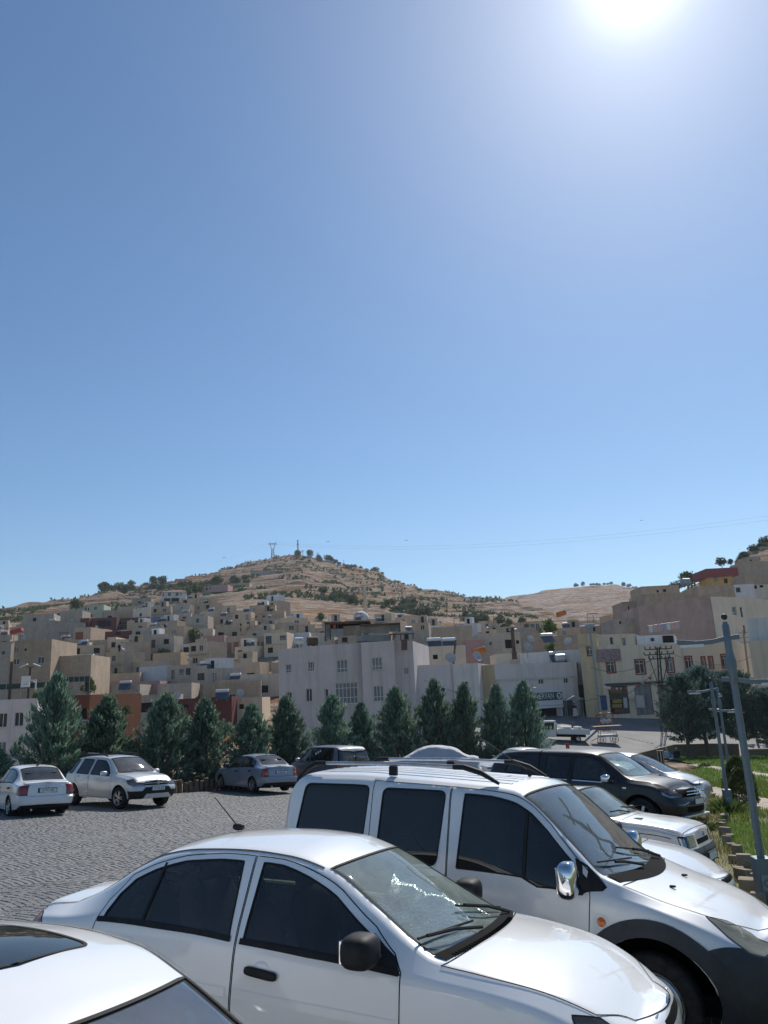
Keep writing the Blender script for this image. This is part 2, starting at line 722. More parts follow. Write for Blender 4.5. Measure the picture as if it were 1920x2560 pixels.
# ---- second, farther hill closing the valley
FH = [(1000, 1560), (1200, 1505), (1262, 1494), (1340, 1478), (1450, 1464), (1540, 1460), (1580, 1468), (1625, 1486), (1700, 1510), (1900, 1530), (2300, 1560)]
fa, fz = [], []
for u, v_ in FH:
 d = ray(u, v_)
 fa.append(d[0] / d[1])
 fz.append(CH + d[2] / d[1] * 1250)
V = []
aa = np.linspace(-.15, .85, 260)
yy = np.linspace(620, 1420, 110)
for y in yy:
 for a in aa:
  x = a * y
  zt = float(np.interp(a, fa, fz))
  q = (y - 620) / (1250 - 620)
  z = 20 + (zt - 20) * (q ** .9 if q < 1 else 1 - (q - 1) * .6)
  n1_ = noise.noise(Vector((x / 90, y / 70, 2)))
  n2_ = noise.noise(Vector((x / 26, y / 20, 5)))
  st = 10.
  t = z / st + n1_ * 1.2 + n2_ * .4
  fl = math.floor(t)
  z += ((fl + ss(.5, 1, t - fl)) * st - t * st) * .75 + 1.2 * n2_
  V.append((x, y, z))
nb = len(aa)
i, j = np.meshgrid(np.arange(len(yy) - 1), np.arange(nb - 1), indexing='ij')
k = (i * nb + j).ravel()
tag(fast_mesh('far_hill', V, np.stack([k, k + 1, k + nb + 1, k + nb], 1), HILL, None, True), kind='structure')
# ---- plain behind everything, out to the horizon
tag(fast_mesh('ground', [(-1500, -400, -60), (1500, -400, -60), (1500, 1500, -60), (-1500, 1500, -60)], [(0, 1, 2, 3)], HILL), kind='structure')
# near ground behind and beside the viewer
tag(fast_mesh('terrace_ground', [(-60, -40, plane(-60, -40) - .42), (60, -40, plane(60, -40) - .42), (60, 12, plane(60, 12) - .42), (-60, 12, plane(-60, 12) - .42)], [(0, 1, 2, 3)],
     mat('bare_earth', (.22, .18, .13), (.3, .25, .18), 1.5, .95, bmp=.4)), kind='structure')

# ================================================================== parking lot
EDGE = [(2.2, 3.0), (3.6, 7.4), (5.0, 11.4), (5.85, 14.2), (8.2, 20.9), (11.9, 31.0), (15.5, 42.0), (17.5, 47.5)]     # stone kerb along the lawn
FAR = [(-34, 24.5), (-22, 27.8), (-13, 31.2), (-9.2, 32.6), (-7.8, 34.1), (-3.5, 37.8), (1, 41.4), (6, 44.8), (11, 47.6), (17.5, 49.0)]

def inside(poly, x, y):
 c_ = np.zeros(np.shape(x), bool)
 n_ = len(poly)
 for i in range(n_):
  (x0, y0), (x1, y1) = poly[i], poly[(i + 1) % n_]
  if y0 == y1:
   continue
  cond = ((y0 > y) != (y1 > y)) & (x < (x1 - x0) * (y - y0) / (y1 - y0) + x0)
  c_ ^= cond
 return c_

LOT = [(-34, -12), (6, -12)] + EDGE + FAR[::-1]
GROUT = mat('sett_joint_sand', (.115, .115, .112), (.145, .142, .136), 3, .95, bmp=.3)

def sheet(name, poly, zf, m, step=None):
 q = delaunay_2d_cdt([Vector(p) for p in poly], [], [list(range(len(poly)))], 1, 1e-5)
 return tag(mesh_obj(name, [(p[0], p[1], zf(p[0], p[1])) for p in q[0]], [tuple(f_) for f_ in q[2]], m), kind='structure')

if sum(a[0] * b_[1] - b_[0] * a[1] for a, b_ in zip(LOT, LOT[1:] + LOT[:1])) < 0:
 LOT = LOT[::-1]
lot = sheet('parking_lot', LOT, lambda x, y: plane(x, y) - .011, GROUT)

SETT, nt, b = _nt('basalt_setts')
geo = N(nt, 'ShaderNodeNewGeometry')
oi = N(nt, 'ShaderNodeObjectInfo')
rnd = math_n(nt, 'FRACT', math_n(nt, 'ADD', geo.outputs['Random Per Island'], oi.outputs['Random']))
v = coord(nt)
c = ramp(nt, rnd, [(0, (.12, .124, .13)), (.35, (.145, .149, .155)), (.7, (.158, .162, .166)), (.9, (.175, .175, .173)), (1, (.13, .128, .126))])
big = ramp(nt, noise_node(nt, .35, 6, v, .65), [(.35, (.85, .85, .87)), (.65, (1.08, 1.07, 1.03))])
c = mixc(nt, 1.0, c, big, 'MULTIPLY')
c = mixc(nt, math_n(nt, 'MULTIPLY', noise_node(nt, 25, 5, v, .7), .4), c, (.22, .21, .19))
nt.links.new(c, b.inputs['Base Color'])
nt.links.new(math_n(nt, 'MULTIPLY_ADD', noise_node(nt, 14, 4, v), .3, .48), b.inputs['Roughness'])
b.inputs['Specular IOR Level'].default_value = .35
bump(nt, b, noise_node(nt, 30, 5, v, .7), .3, .008)

SP, RP, PER = .118, .108, 1.5
ang = R_(-32)
ca_, sa_ = math.cos(ang), math.sin(ang)
I, J = np.meshgrid(np.arange(-420, 420), np.arange(-60, 470), indexing='ij')
I, J = I.ravel(), J.ravel()
s_ = (I + .5 * (J % 2)) * SP
r_ = J * RP

def sett_xy(s, r):
 ph = (s / PER) % 1.0
 rr = r + .17 * (4 * ph * (1 - ph)) * 1.0
 x = ca_ * s - sa_ * rr
 y = sa_ * s + ca_ * rr
 return x, y

cx, cy = sett_xy(s_, r_)
ok = inside(LOT, cx, cy) & (cy > 3) & (cx > -24) & (cy < 37)
P3 = np.stack([cx, cy, AX * cx + AY * cy - CH], 1)
dd = P3 @ _F
uu = 960 + FPX * (P3 @ _R) / np.maximum(dd, .1)
vv = 1280 - FPX * (P3 @ _U) / np.maximum(dd, .1)
ok &= (dd > 1) & (uu > -260) & (uu < 2100) & (vv < 2750)
ok &= ~((uu > 1000) & (uu < 1350) & (vv > 2060))            # covered by the near cars from every likely side
s_, r_, uu, vv, dd = s_[ok], r_[ok], uu[ok], vv[ok], dd[ok]
n = len(s_)
jit = rng.uniform(-.012, .012, (n, 4, 2))
hs = .5 - .055
corner = np.array([(-hs, -hs), (hs, -hs), (hs, hs), (-hs, hs)])
S4 = s_[:, None] + corner[None, :, 0] * SP + jit[:, :, 0]
R4 = r_[:, None] + corner[None, :, 1] * RP + jit[:, :, 1]
TX, TY = sett_xy(S4, R4)
mx, my = TX.mean(1, keepdims=True), TY.mean(1, keepdims=True)
IX, IY = mx + (TX - mx) * .86, my + (TY - my) * .86
hz = rng.uniform(-.004, .004, (n, 1)) + rng.uniform(-.0015, .0015, (n, 4))
ZT = AX * IX + AY * IY + hz
ZM = AX * TX + AY * TY + hz - .009
ZB = ZM - .03
VT = np.stack([np.stack([IX, IY, ZT], -1), np.stack([TX, TY, ZM], -1), np.stack([TX, TY, ZB], -1)], 1)    # n,3,4,3
# the 300 setts that show largest in the photograph are pieces of their own
vis = (uu > 0) & (uu < 300) & (vv < 2330) & (vv > 2050) & (uu + (vv - 2200) * .9 < 265)
score = np.where(vis, dd, 1e9)
order = np.argsort(score)
single = order[:300]
msk = np.ones(n, bool)
msk[single] = False
FQ = [(0, 1, 2, 3)] + [(k, 4 + k, 4 + (k + 1) % 4, (k + 1) % 4) for k in range(4)] + [(4 + k, 8 + k, 8 + (k + 1) % 4, 4 + (k + 1) % 4) for k in range(4)]
FQ = np.array(FQ)
Vm = VT[msk].reshape(-1, 3)
Fm = (FQ[None] + 12 * np.arange(msk.sum())[:, None, None]).reshape(-1, 4)
st_ = fast_mesh('setts', Vm, Fm, SETT, lot)
st_['kind'] = 'stuff'
SETT_COUNT = n
for q in single:
 vq = VT[q].reshape(-1, 3)
 c0 = vq[:4].mean(0)
 o = mesh_obj('sett', vq - c0, FQ.tolist(), SETT, lot)
 o.location = c0

# ================================================================== lawn, kerb, paths
LAWNP = EDGE + [(19.5, 50), (23.2, 70.0), (46, 70.0), (40, 40), (30, 10), (18, -8), (4, -8)]
GRS = mat('lawn_soil', (.075, .10, .028), (.13, .12, .05), .7, .95, bmp=.6, bscale=20, contrast=.4)
if sum(a[0] * b_[1] - b_[0] * a[1] for a, b_ in zip(LAWNP, LAWNP[1:] + LAWNP[:1])) < 0:
 LAWNP = LAWNP[::-1]
lawn = sheet('lawn', LAWNP, lambda x, y: plane(x, y) + .012, GRS)

def blades(name, m, pts, hmin, hmax, wd, lean=.5):
 n = len(pts)
 a = rng.uniform(0, 2 * math.pi, n)
 h = rng.uniform(hmin, hmax, n)
 w = wd * rng.uniform(.7, 1.3, n)
 la = rng.uniform(0, 2 * math.pi, n)
 ln = h * lean * rng.uniform(.2, 1, n)
 p = np.asarray(pts)
 dx, dy = np.cos(a) * w / 2, np.sin(a) * w / 2
 b0 = p + np.stack([dx, dy, np.zeros(n)], 1)
 b1 = p - np.stack([dx, dy, np.zeros(n)], 1)
 mid = p + np.stack([np.cos(la) * ln * .35, np.sin(la) * ln * .35, h * .6], 1)
 m0 = mid + np.stack([dx, dy, np.zeros(n)], 1) * .7
 m1 = mid - np.stack([dx, dy, np.zeros(n)], 1) * .7
 tp = p + np.stack([np.cos(la) * ln, np.sin(la) * ln, h], 1)
 V = np.stack([b0, b1, m1, m0, tp], 1).reshape(-1, 3)
 k = np.arange(n)[:, None] * 5
 F = np.concatenate([k + np.array([[0, 1, 2]]), k + np.array([[0, 2, 3]]), k + np.array([[3, 2, 4]])])
 return tag(fast_mesh(name, V, F, m), kind='stuff')

def leafmat(name, stops, trans=.35, rough=.55, rand=True, spec=.3):
 m, nt, b = _nt(name)
 out = nt.nodes['Material Output']
 geo = N(nt, 'ShaderNodeNewGeometry')
 oi = N(nt, 'ShaderNodeObjectInfo')
 v = coord(nt)
 f = math_n(nt, 'MULTIPLY_ADD', geo.outputs['Random Per Island'], .6, math_n(nt, 'MULTIPLY', noise_node(nt, 1.1, 4, v), .4))
 c = ramp(nt, f, stops)
 hs = N(nt, 'ShaderNodeHueSaturation')
 nt.links.new(c, hs.inputs['Color'])
 nt.links.new(math_n(nt, 'MULTIPLY_ADD', oi.outputs['Random'], .36, .82), hs.inputs['Value'])
 nt.links.new(math_n(nt, 'MULTIPLY_ADD', oi.outputs['Random'], .03, .485), hs.inputs['Hue'])
 c = hs.outputs[0]
 nt.links.new(c, b.inputs['Base Color'])
 b.inputs['Roughness'].default_value = rough
 b.inputs['Specular IOR Level'].default_value = spec
 tl = N(nt, 'ShaderNodeBsdfTranslucent')
 nt.links.new(c, tl.inputs[0])
 mx = N(nt, 'ShaderNodeMixShader')
 mx.inputs[0].default_value = trans
 nt.links.new(b.outputs[0], mx.inputs[1])
 nt.links.new(tl.outputs[0], mx.inputs[2])
 nt.links.new(mx.outputs[0], out.inputs[0])
 MATS[name] = m
 return m

GRASS = leafmat('grass_blades', [(.1, (.07, .12, .02)), (.4, (.11, .18, .03)), (.7, (.17, .23, .05)), (.95, (.26, .24, .09))], .45)
DRYG = leafmat('dry_weeds', [(.1, (.14, .15, .05)), (.5, (.26, .21, .10)), (.9, (.36, .28, .14))], .35)
PATHS = [[(onp(1735, 1913).xy, onp(1920, 1941).xy), .9], [(onp(1752, 1972).xy, onp(1935, 2019).xy), 1.25]]

def pathdist(x, y):
 d = np.full(len(x), 1e9)
 for (a, b_), w in PATHS:
  ab = np.array(b_) - np.array(a)
  ab2 = ab * 1.6
  t = np.clip(((x - a[0]) * ab2[0] + (y - a[1]) * ab2[1]) / (ab2 @ ab2), 0, 1)
  d = np.minimum(d, np.hypot(x - a[0] - ab2[0] * t, y - a[1] - ab2[1] * t) - w / 2)
 return d

def lawn_points(dens, y0, y1, xa, xb):
 m_ = int(dens * (y1 - y0) * (xb - xa))
 x = rng.uniform(xa, xb, m_)
 y = rng.uniform(y0, y1, m_)
 nz = np.array([noise.noise(Vector((a * .8, b_ * .8, 4))) for a, b_ in zip(x, y)]) if m_ < 60000 else rng.uniform(-.5, .5, m_)
 k = inside(LAWNP, x, y) & (pathdist(x, y) > 0) & (nz > -.28 + rng.uniform(-.15, .15, m_))
 x, y = x[k], y[k]
 q = np.stack([x, y, AX * x + AY * y - CH], 1)
 d = q @ _F
 u = 960 + FPX * (q @ _R) / d
 k = (u > 1400) & (u < 2150)
 x, y = x[k], y[k]
 return np.stack([x, y, AX * x + AY * y + .01], 1)

blades('grass_near', GRASS, lawn_points(700, 9, 20, 4.5, 14), .05, .14, .012)
blades('grass_middle', GRASS, lawn_points(190, 20, 36, 7, 24), .06, .17, .022)
blades('grass_far', GRASS, lawn_points(46, 36, 70, 14, 44), .07, .2, .05)
VERGE = [(x - 1.15, y + .35) for x, y in EDGE] + [(x - .02, y) for x, y in EDGE[::-1]]
if sum(a[0] * b_[1] - b_[0] * a[1] for a, b_ in zip(VERGE, VERGE[1:] + VERGE[:1])) < 0:
 VERGE = VERGE[::-1]
sheet('verge', VERGE, lambda x, y: plane(x, y) + .009, mat('dry_verge_soil', (.20, .16, .085), (.13, .14, .05), 1.6, .95, bmp=.6, bscale=24, contrast=.5))
# dry strip between the setts and the kerb
pts = []
ex = np.array(EDGE)
for i in range(len(ex) - 1):
 L = np.hypot(*(ex[i + 1] - ex[i]))
 for _ in range(int(L * 230)):
  t = random.random()
  p = ex[i] + (ex[i + 1] - ex[i]) * t
  off = abs(random.gauss(0, .6))
  if noise.noise(Vector((p[0] * 1.3, p[1] * 1.3, 7))) + random.uniform(-.3, .3) > -.1:
   pts.append((p[0] - off, p[1] + off * .3, plane(p[0] - off, p[1] + off * .3)))
blades('dry_weeds', DRYG, np.array(pts), .04, .2, .014, .9)
blades('green_weeds', GRASS, np.array(pts)[::3] + np.array([.15, 0, 0]), .06, .22, .014, .8)

# kerb blocks
KST = mat('kerb_stone', (.30, .24, .18), (.20, .15, .11), 5, .9, bmp=.5, bscale=25, rvar=.2)
kerb = tag(empty('stone_kerb', loc=(0, 0, 0)), 'row of short brown cut stone blocks set on end along the lawn', 'kerb')
ks = [(1075, 1095, .26), (1050, 1150, .2), (1075, 1210, .26), (1060, 1262, .2), (1140, 1310, .34), (1145, 1355, .2), (1190, 1432, .32), (1205, 1480, .22), (1255, 1570, .34),
   (1262, 1650, .22), (1320, 1750, .42), (1335, 1815, .24), (1400, 1885, .3), (1520, 1905, .24), (1490, 2090, .4), (888, 735, .4), (790, 685, .36), (930, 800, .22), (1600, 2260, .36), (1700, 2450, .34)]
for x, y, h in ks:
 p = onp(1600 + .1929 * x, 1840 + .1929 * y) + Vector((random.uniform(-.08, .08), random.uniform(-.06, .06), 0))
 w, dq = random.uniform(.15, .24), random.uniform(.13, .2)
 m4 = Matrix.Translation((p.x, p.y, plane(p.x, p.y))) @ Matrix.Rotation(R_(-35 + random.uniform(-30, 30)), 4, 'Z') @ Matrix.Rotation(R_(random.uniform(-9, 9)), 4, 'X')
 o = MB().box(-w / 2, w / 2, -dq / 2, dq / 2, -.1, h * .62).build('kerb_block', KST, kerb, True, bevel=.018, angle=30)
 o.matrix_local = m4
# slab paths over the lawn
SLAB = mat('path_slab', (.42, .34, .27), (.33, .27, .21), 2, .85, bmp=.4, bscale=20, rvar=.15)
for (a, b_), w in PATHS:
 a, b_ = np.array(a), np.array(b_)
 d = b_ - a
 L = np.hypot(*d) * 1.6
 d = d / np.hypot(*d)
 nrm = np.array([-d[1], d[0]])
 pa = tag(empty('garden_path', loc=(float(a[0]), float(a[1]), plane(*a))), kind='structure')
 k = 0.0
 while k < L:
  ln = random.uniform(.35, .7)
  c0 = a + d * (k + ln / 2)
  rz = math.atan2(d[1], d[0]) + random.uniform(-.06, .06)
  o = MB().box(-ln / 2 + .02, ln / 2 - .02, -w / 2, w / 2, -.03, .05).build('paving_slab', SLAB, pa, bevel=.01)
  o.location = (c0[0] - a[0] + nrm[0] * random.uniform(-.06, .06), c0[1] - a[1] + nrm[1] * random.uniform(-.06, .06), plane(*c0) - plane(*a))
  o.rotation_euler = (random.uniform(-.02, .02), AX * d[0] * -1 - AY * d[1], rz)
  k += ln

# ================================================================== street below the shops
ASPH, nt, b = _nt('worn_asphalt')
v = coord(nt)
c = ramp(nt, noise_node(nt, .25, 7, v, .65), [(.35, (.16, .155, .15)), (.65, (.235, .23, .225))])
c = mixc(nt, math_n(nt, 'MULTIPLY', noise_node(nt, 12, 4, v), .25), c, (.1, .1, .1))
nt.links.new(c, b.inputs['Base Color'])
b.inputs['Roughness'].default_value = .85
bump(nt, b, noise_node(nt, 40, 3, v), .3, .01)
xs_, ys_ = np.linspace(7, 62, 14), [70.9, 76, 82, 88, 95, 100, 106]
V = [(x, y, street_z(x, y)) for y in ys_ for x in xs_]
F = [(i * 14 + j, i * 14 + j + 1, (i + 1) * 14 + j + 1, (i + 1) * 14 + j) for i in range(6) for j in range(13)]
tag(fast_mesh('street', V, F, ASPH), kind='structure')
# ================================================================== buildings
CONC = wall('grey_concrete', (.50, .435, .36), (.39, .34, .285))
CONC2 = wall('brownish_block', (.52, .405, .295), (.41, .32, .235))
TAN = wall('tan_block', (.60, .465, .335), (.49, .375, .27))
TAN2 = wall('tan_render', (.62, .50, .37), (.54, .435, .325), False)
CREAM = wall('cream_render', (.70, .60, .475), (.62, .53, .42), False)
WHT = wall('white_render', (.70, .69, .67), (.60, .59, .57), False)
PINK = wall('pink_render', (.48, .29, .27), (.42, .26, .24), False)
LILAC = wall('lilac_grey_render', (.66, .59, .565), (.58, .52, .50), False, .5)
PEACH = wall('pale_grey_render', (.65, .59, .55), (.57, .52, .485), False, .5)
YELL = wall('yellow_render', (.56, .44, .27), (.50, .395, .245), False, .5)
BEIG = wall('beige_render', (.70, .585, .44), (.63, .525, .395), False, .5)
OCHR = wall('ochre_render', (.56, .36, .14), (.5, .32, .13), False)
REDW = wall('dark_red_render', (.15, .05, .045), (.12, .045, .04), False)
BRICK = wall('red_brick_infill', (.29, .135, .10), (.24, .115, .085), True, .2, .9, .22, .11)
ORNG = wall('orange_render', (.21, .085, .05), (.18, .075, .045), False)
BLUE = wall('blue_paint_wall', (.10, .17, .30), (.09, .15, .26), False)
GRNW = wall('pale_green_render', (.43, .47, .33), (.50, .52, .44), False)
YELH = wall('dull_yellow_render', (.50, .40, .14), (.44, .35, .14), False)
BRNW = wall('old_brown_render', (.52, .385, .325), (.40, .30, .255), False, .2)
ROOFC = mat('roof_screed', (.34, .31, .28), (.25, .23, .21), .6, .95, rvar=.15)
RTIL = mat('red_roof_sheet', (.26, .055, .05), (.22, .05, .045), 1, .7)
BTIL = mat('brown_roof_tiles', (.20, .10, .075), (.16, .08, .06), 1, .8)
TIN = mat('roof_tin', (.42, .43, .44), (.30, .30, .30), 2, .45, metal=.4, rvar=.2)
TINB = mat('blue_white_tin', (.50, .54, .58), (.40, .43, .47), 1.2, .5, metal=.2)
RUST = mat('rusty_sheet', (.16, .09, .06), (.09, .055, .04), 3, .8)
PVC = mat('white_pvc', (.72, .72, .70), (.62, .62, .60), 4, .45)
WREDF = mat('red_window_surround', (.30, .055, .035), (.25, .05, .03), 4, .7)
PANE = mat('window_pane', (.025, .03, .035), (.05, .055, .06), .8, .1, spec=.25)
PANEC = mat('window_curtained', (.22, .23, .24), (.14, .15, .16), 1.5, .15, spec=.25)
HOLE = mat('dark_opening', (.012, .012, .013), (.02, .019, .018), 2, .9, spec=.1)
DGRN = mat('dark_green_net', (.012, .035, .03), (.02, .05, .04), 2, .8)
BGRN = mat('bright_green_sheet', (.03, .26, .06), (.03, .2, .05), 2, .6)
TANK = mat('white_tank', (.66, .67, .68), (.55, .56, .57), 3, .35, metal=.3)
SPAN = mat('solar_glass', (.02, .035, .06), (.03, .05, .08), 3, .12, spec=.7)
DISH = mat('dish_grey', (.50, .49, .47), (.4, .39, .38), 3, .6)
WOOD = mat('weathered_wood', (.25, .17, .10), (.17, .115, .07), 6, .85, bmp=.3)
GALV = mat('galvanised_steel', (.30, .33, .36), (.24, .265, .29), 4, .5, metal=.5)
LAMPG = mat('lamp_post_grey', (.155, .195, .225), (.13, .165, .195), 5, .5, metal=.2)
BLKM = mat('black_steel', (.014, .015, .016), (.022, .022, .022), 5, .55)
BLUS = mat('blue_shopfront', (.03, .075, .19), (.025, .06, .15), 3, .5)
SHUT = mat('roller_shutter', (.30, .25, .19), (.25, .205, .155), 2, .6)
SHUTD = mat('dark_shutter', (.055, .06, .065), (.045, .05, .053), 2, .6)
BOARD = mat('sign_white', (.66, .67, .68), (.6, .6, .61), 3, .5)
SIGNG = mat('sign_green', (.012, .06, .055), (.012, .05, .05), 3, .5)

def wall_ray(p, q, u, v):
 """(distance along wall, z) where the sight line meets the vertical plane through p-q"""
 d = ray(u, v)
 n_ = Vector((q[1] - p[1], -(q[0] - p[0])))
 t = (p[0] * n_.x + p[1] * n_.y) / (d[0] * n_.x + d[1] * n_.y)
 x, y = d[0] * t, d[1] * t
 L = math.hypot(q[0] - p[0], q[1] - p[1])
 s_ = ((x - p[0]) * (q[0] - p[0]) + (y - p[1]) * (q[1] - p[1])) / L
 return s_, CH + d[2] * t

def building(name, label, cat, plan_pts, zt, zb, m, ops=None, wm=None, group=None, parapet=.45, roof=ROOFC, px=True, reveal=.14):
 """plan_pts: footprint, front wall(s) first, left to right as seen; ops {wall: [(a0,a1,b0,b1,style)]} in pixels (px) or metres"""
 P = [Vector((p[0], p[1])) for p in plan_pts]
 n_ = len(P)
 ox, oy = P[0].x, P[0].y
 root = empty(name, loc=(ox, oy, zb))
 if label:
  tag(root, label, cat, group)
 ar = sum(P[i].x * P[(i + 1) % n_].y - P[(i + 1) % n_].x * P[i].y for i in range(n_))
 sgn = 1 if ar > 0 else -1
 ops = ops or {}
 groups = {}
 H = zt - zb
 for i in range(n_):
  a, b_ = P[i], P[(i + 1) % n_]
  L = (b_ - a).length
  if L < .05:
   continue
  tx = (b_ - a) / L
  nv = Vector((tx.y, -tx.x)) * sgn          # outward
  rects = []
  for o in ops.get(i, []):
   if px:
    s0, z1 = wall_ray(a, b_, o[0], (o[2]))
    s1, z0 = wall_ray(a, b_, o[1], (o[3]))
    z0, z1 = min(z0, z1) - zb, max(z0, z1) - zb
    s0, s1 = min(s0, s1), max(s0, s1)
   else:
    s0, s1, z0, z1 = o[:4]
   s0, s1 = max(.05, s0), min(L - .05, s1)
   z0, z1 = max(.02, z0), min(H - .1, z1)
   if s1 - s0 > .1 and z1 - z0 > .1:
    rects.append((s0, s1, z0, z1, o[4] if len(o) > 4 else 'pvc2'))
  mb = groups.setdefault((wm or {}).get(i, m).name, (MB(), (wm or {}).get(i, m)))[0]
  xs = sorted({0., L} | {r[0] for r in rects} | {r[1] for r in rects})
  zs = sorted({0., H} | {r[2] for r in rects} | {r[3] for r in rects})

  def W3(s, z, off=0.0, a=a, tx=tx, nv=nv):
   p = a + tx * s + nv * off
   return (p.x - ox, p.y - oy, z)
  for xi in range(len(xs) - 1):
   for zi in range(len(zs) - 1):
    xm, zm = (xs[xi] + xs[xi + 1]) / 2, (zs[zi] + zs[zi + 1]) / 2
    if any(r[0] < xm < r[1] and r[2] < zm < r[3] for r in rects):
     continue
    q = [W3(xs[xi], zs[zi]), W3(xs[xi + 1], zs[zi]), W3(xs[xi + 1], zs[zi + 1]), W3(xs[xi], zs[zi + 1])]
    mb.quad(*(q if sgn > 0 else q[::-1]))
  for s0, s1, z0, z1, st in rects:
   rv = reveal
   q = [(s0, z0), (s1, z0), (s1, z1), (s0, z1)]
   for k in range(4):
    (xa, za), (xb, zb_) = q[k], q[(k + 1) % 4]
    r4 = [W3(xa, za), W3(xb, zb_), W3(xb, zb_, -rv), W3(xa, za, -rv)]
    mb.quad(*(r4[::-1] if sgn > 0 else r4))
   fm = MB()
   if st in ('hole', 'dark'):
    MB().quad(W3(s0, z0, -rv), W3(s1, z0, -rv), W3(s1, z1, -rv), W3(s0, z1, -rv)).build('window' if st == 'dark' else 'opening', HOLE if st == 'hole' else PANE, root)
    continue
   if st in ('shutter', 'shutterd'):
    sh = MB()
    k = max(3, int((z1 - z0) / .16))
    for j in range(k):
     za, zb_ = z0 + (z1 - z0) * j / k, z0 + (z1 - z0) * (j + 1) / k
     sh.quad(W3(s0, za, -rv), W3(s1, za, -rv), W3(s1, zb_ - .01, -rv + .03), W3(s0, zb_ - .01, -rv + .03))
     sh.quad(W3(s0, zb_ - .01, -rv + .03), W3(s1, zb_ - .01, -rv + .03), W3(s1, zb_, -rv), W3(s0, zb_, -rv))
    sh.build('roller_shutter', SHUT if st == 'shutter' else SHUTD, root)
    continue
   nm = {'pvc1': 1, 'pvc2': 2, 'pvc3': 3, 'red': 2, 'glz': 6, 'small': 2, 'shop': 3, 'grid': 3}[st]
   fw = .055 if st != 'small' else .04
   wf = s1 - s0

   def bar(xa, xb, za, zb_, pr=.03):
    p = [W3(xa, za, -rv + .01), W3(xb, za, -rv + .01), W3(xb, zb_, -rv + .01), W3(xa, zb_, -rv + .01)]
    p2 = [W3(xa, za, -rv + .01 + pr), W3(xb, za, -rv + .01 + pr), W3(xb, zb_, -rv + .01 + pr), W3(xa, zb_, -rv + .01 + pr)]
    k = len(fm.v)
    fm.v += p + p2
    fm.f += [(k + 4, k + 5, k + 6, k + 7)] + [(k + j, k + (j + 1) % 4, k + 4 + (j + 1) % 4, k + 4 + j) for j in range(4)]
   bar(s0, s1, z0, z0 + fw)
   bar(s0, s1, z1 - fw, z1)
   bar(s0, s0 + fw, z0 + fw, z1 - fw)
   bar(s1 - fw, s1, z0 + fw, z1 - fw)
   for k in range(1, nm):
    x = s0 + wf * k / nm
    bar(x - fw / 2, x + fw / 2, z0 + fw, z1 - fw, .032)
   if st in ('pvc3', 'red', 'glz', 'grid'):
    zz = z0 + (z1 - z0) * (.3 if st != 'red' else .74)
    bar(s0 + fw, s1 - fw, zz - fw / 2, zz + fw / 2, .028)
   if st == 'glz':
    zz = z0 + (z1 - z0) * .75
    bar(s0 + fw, s1 - fw, zz - fw / 2, zz + fw / 2, .028)
   fo = fm.build('window' if st != 'shop' else 'shop_window', PVC if st not in ('shop',) else BLUS, root)
   MB().quad(W3(s0, z0, -rv + .02), W3(s1, z0, -rv + .02), W3(s1, z1, -rv + .02), W3(s0, z1, -rv + .02)).build(
    'pane', random.choice([PANE, PANE, PANE, PANEC]) if st != 'glz' else PANEC, fo)
   if st == 'red':
    sm = MB()
    e = .16
    for (xa, xb, za, zb_) in ((s0 - e, s1 + e, z1, z1 + e), (s0 - e, s1 + e, z0 - e, z0), (s0 - e, s0, z0, z1), (s1, s1 + e, z0, z1)):
     k = len(sm.v)
     for off in (0, .05):
      sm.v += [W3(xa, za, off), W3(xb, za, off), W3(xb, zb_, off), W3(xa, zb_, off)]
     sm.f += [(k + 4, k + 5, k + 6, k + 7)] + [(k + j, k + (j + 1) % 4, k + 4 + (j + 1) % 4, k + 4 + j) for j in range(4)]
    sm.build('surround', WREDF, fo)
   elif st in ('pvc2', 'pvc3'):
    sm = MB()
    k = len(sm.v)
    for off in (-.02, .07):
     sm.v += [W3(s0 - .06, z0 - .07, off), W3(s1 + .06, z0 - .07, off), W3(s1 + .06, z0, off), W3(s0 - .06, z0, off)]
    sm.f += [(4, 5, 6, 7), (0, 1, 5, 4), (2, 3, 7, 6), (1, 2, 6, 5), (3, 0, 4, 7)]
    sm.build('sill', m, fo)
 for k, (mb, mm) in groups.items():
  me = bpy.data.meshes.new('wall')
  me.from_pydata([tuple(map(float, v_)) for v_ in mb.v], [], mb.f)
  me.materials.append(mm)
  o = bpy.data.objects.new('wall', me)
  COL.objects.link(o)
  o.parent = root
 # roof inside a parapet with coping
 cen = sum(P, Vector((0, 0))) / n_
 IN = [p + (cen - p).normalized() * .32 for p in P]
 rf = MB()
 k = len(P)
 rf.v = [(p.x - ox, p.y - oy, H) for p in P] + [(p.x - ox, p.y - oy, H) for p in IN] + [(p.x - ox, p.y - oy, H - parapet) for p in IN]
 for i in range(k):
  j = (i + 1) % k
  rf.f += [(i, j, k + j, k + i), (k + i, k + j, 2 * k + j, 2 * k + i)]
 rf.f.append(tuple(2 * k + i for i in range(k)))
 rf.build('roof', roof, root)
 return root

def rect_plan(x, y, w, d, rz):
 c_, s_ = math.cos(rz), math.sin(rz)
 R2 = lambda a, b_: (x + c_ * a - s_ * b_, y + s_ * a + c_ * b_)
 return [R2(-w / 2, 0), R2(w / 2, 0), R2(w / 2, d), R2(-w / 2, d)]

HOUSES = []          # (x, y, radius) of what stands already
SHARED = {}

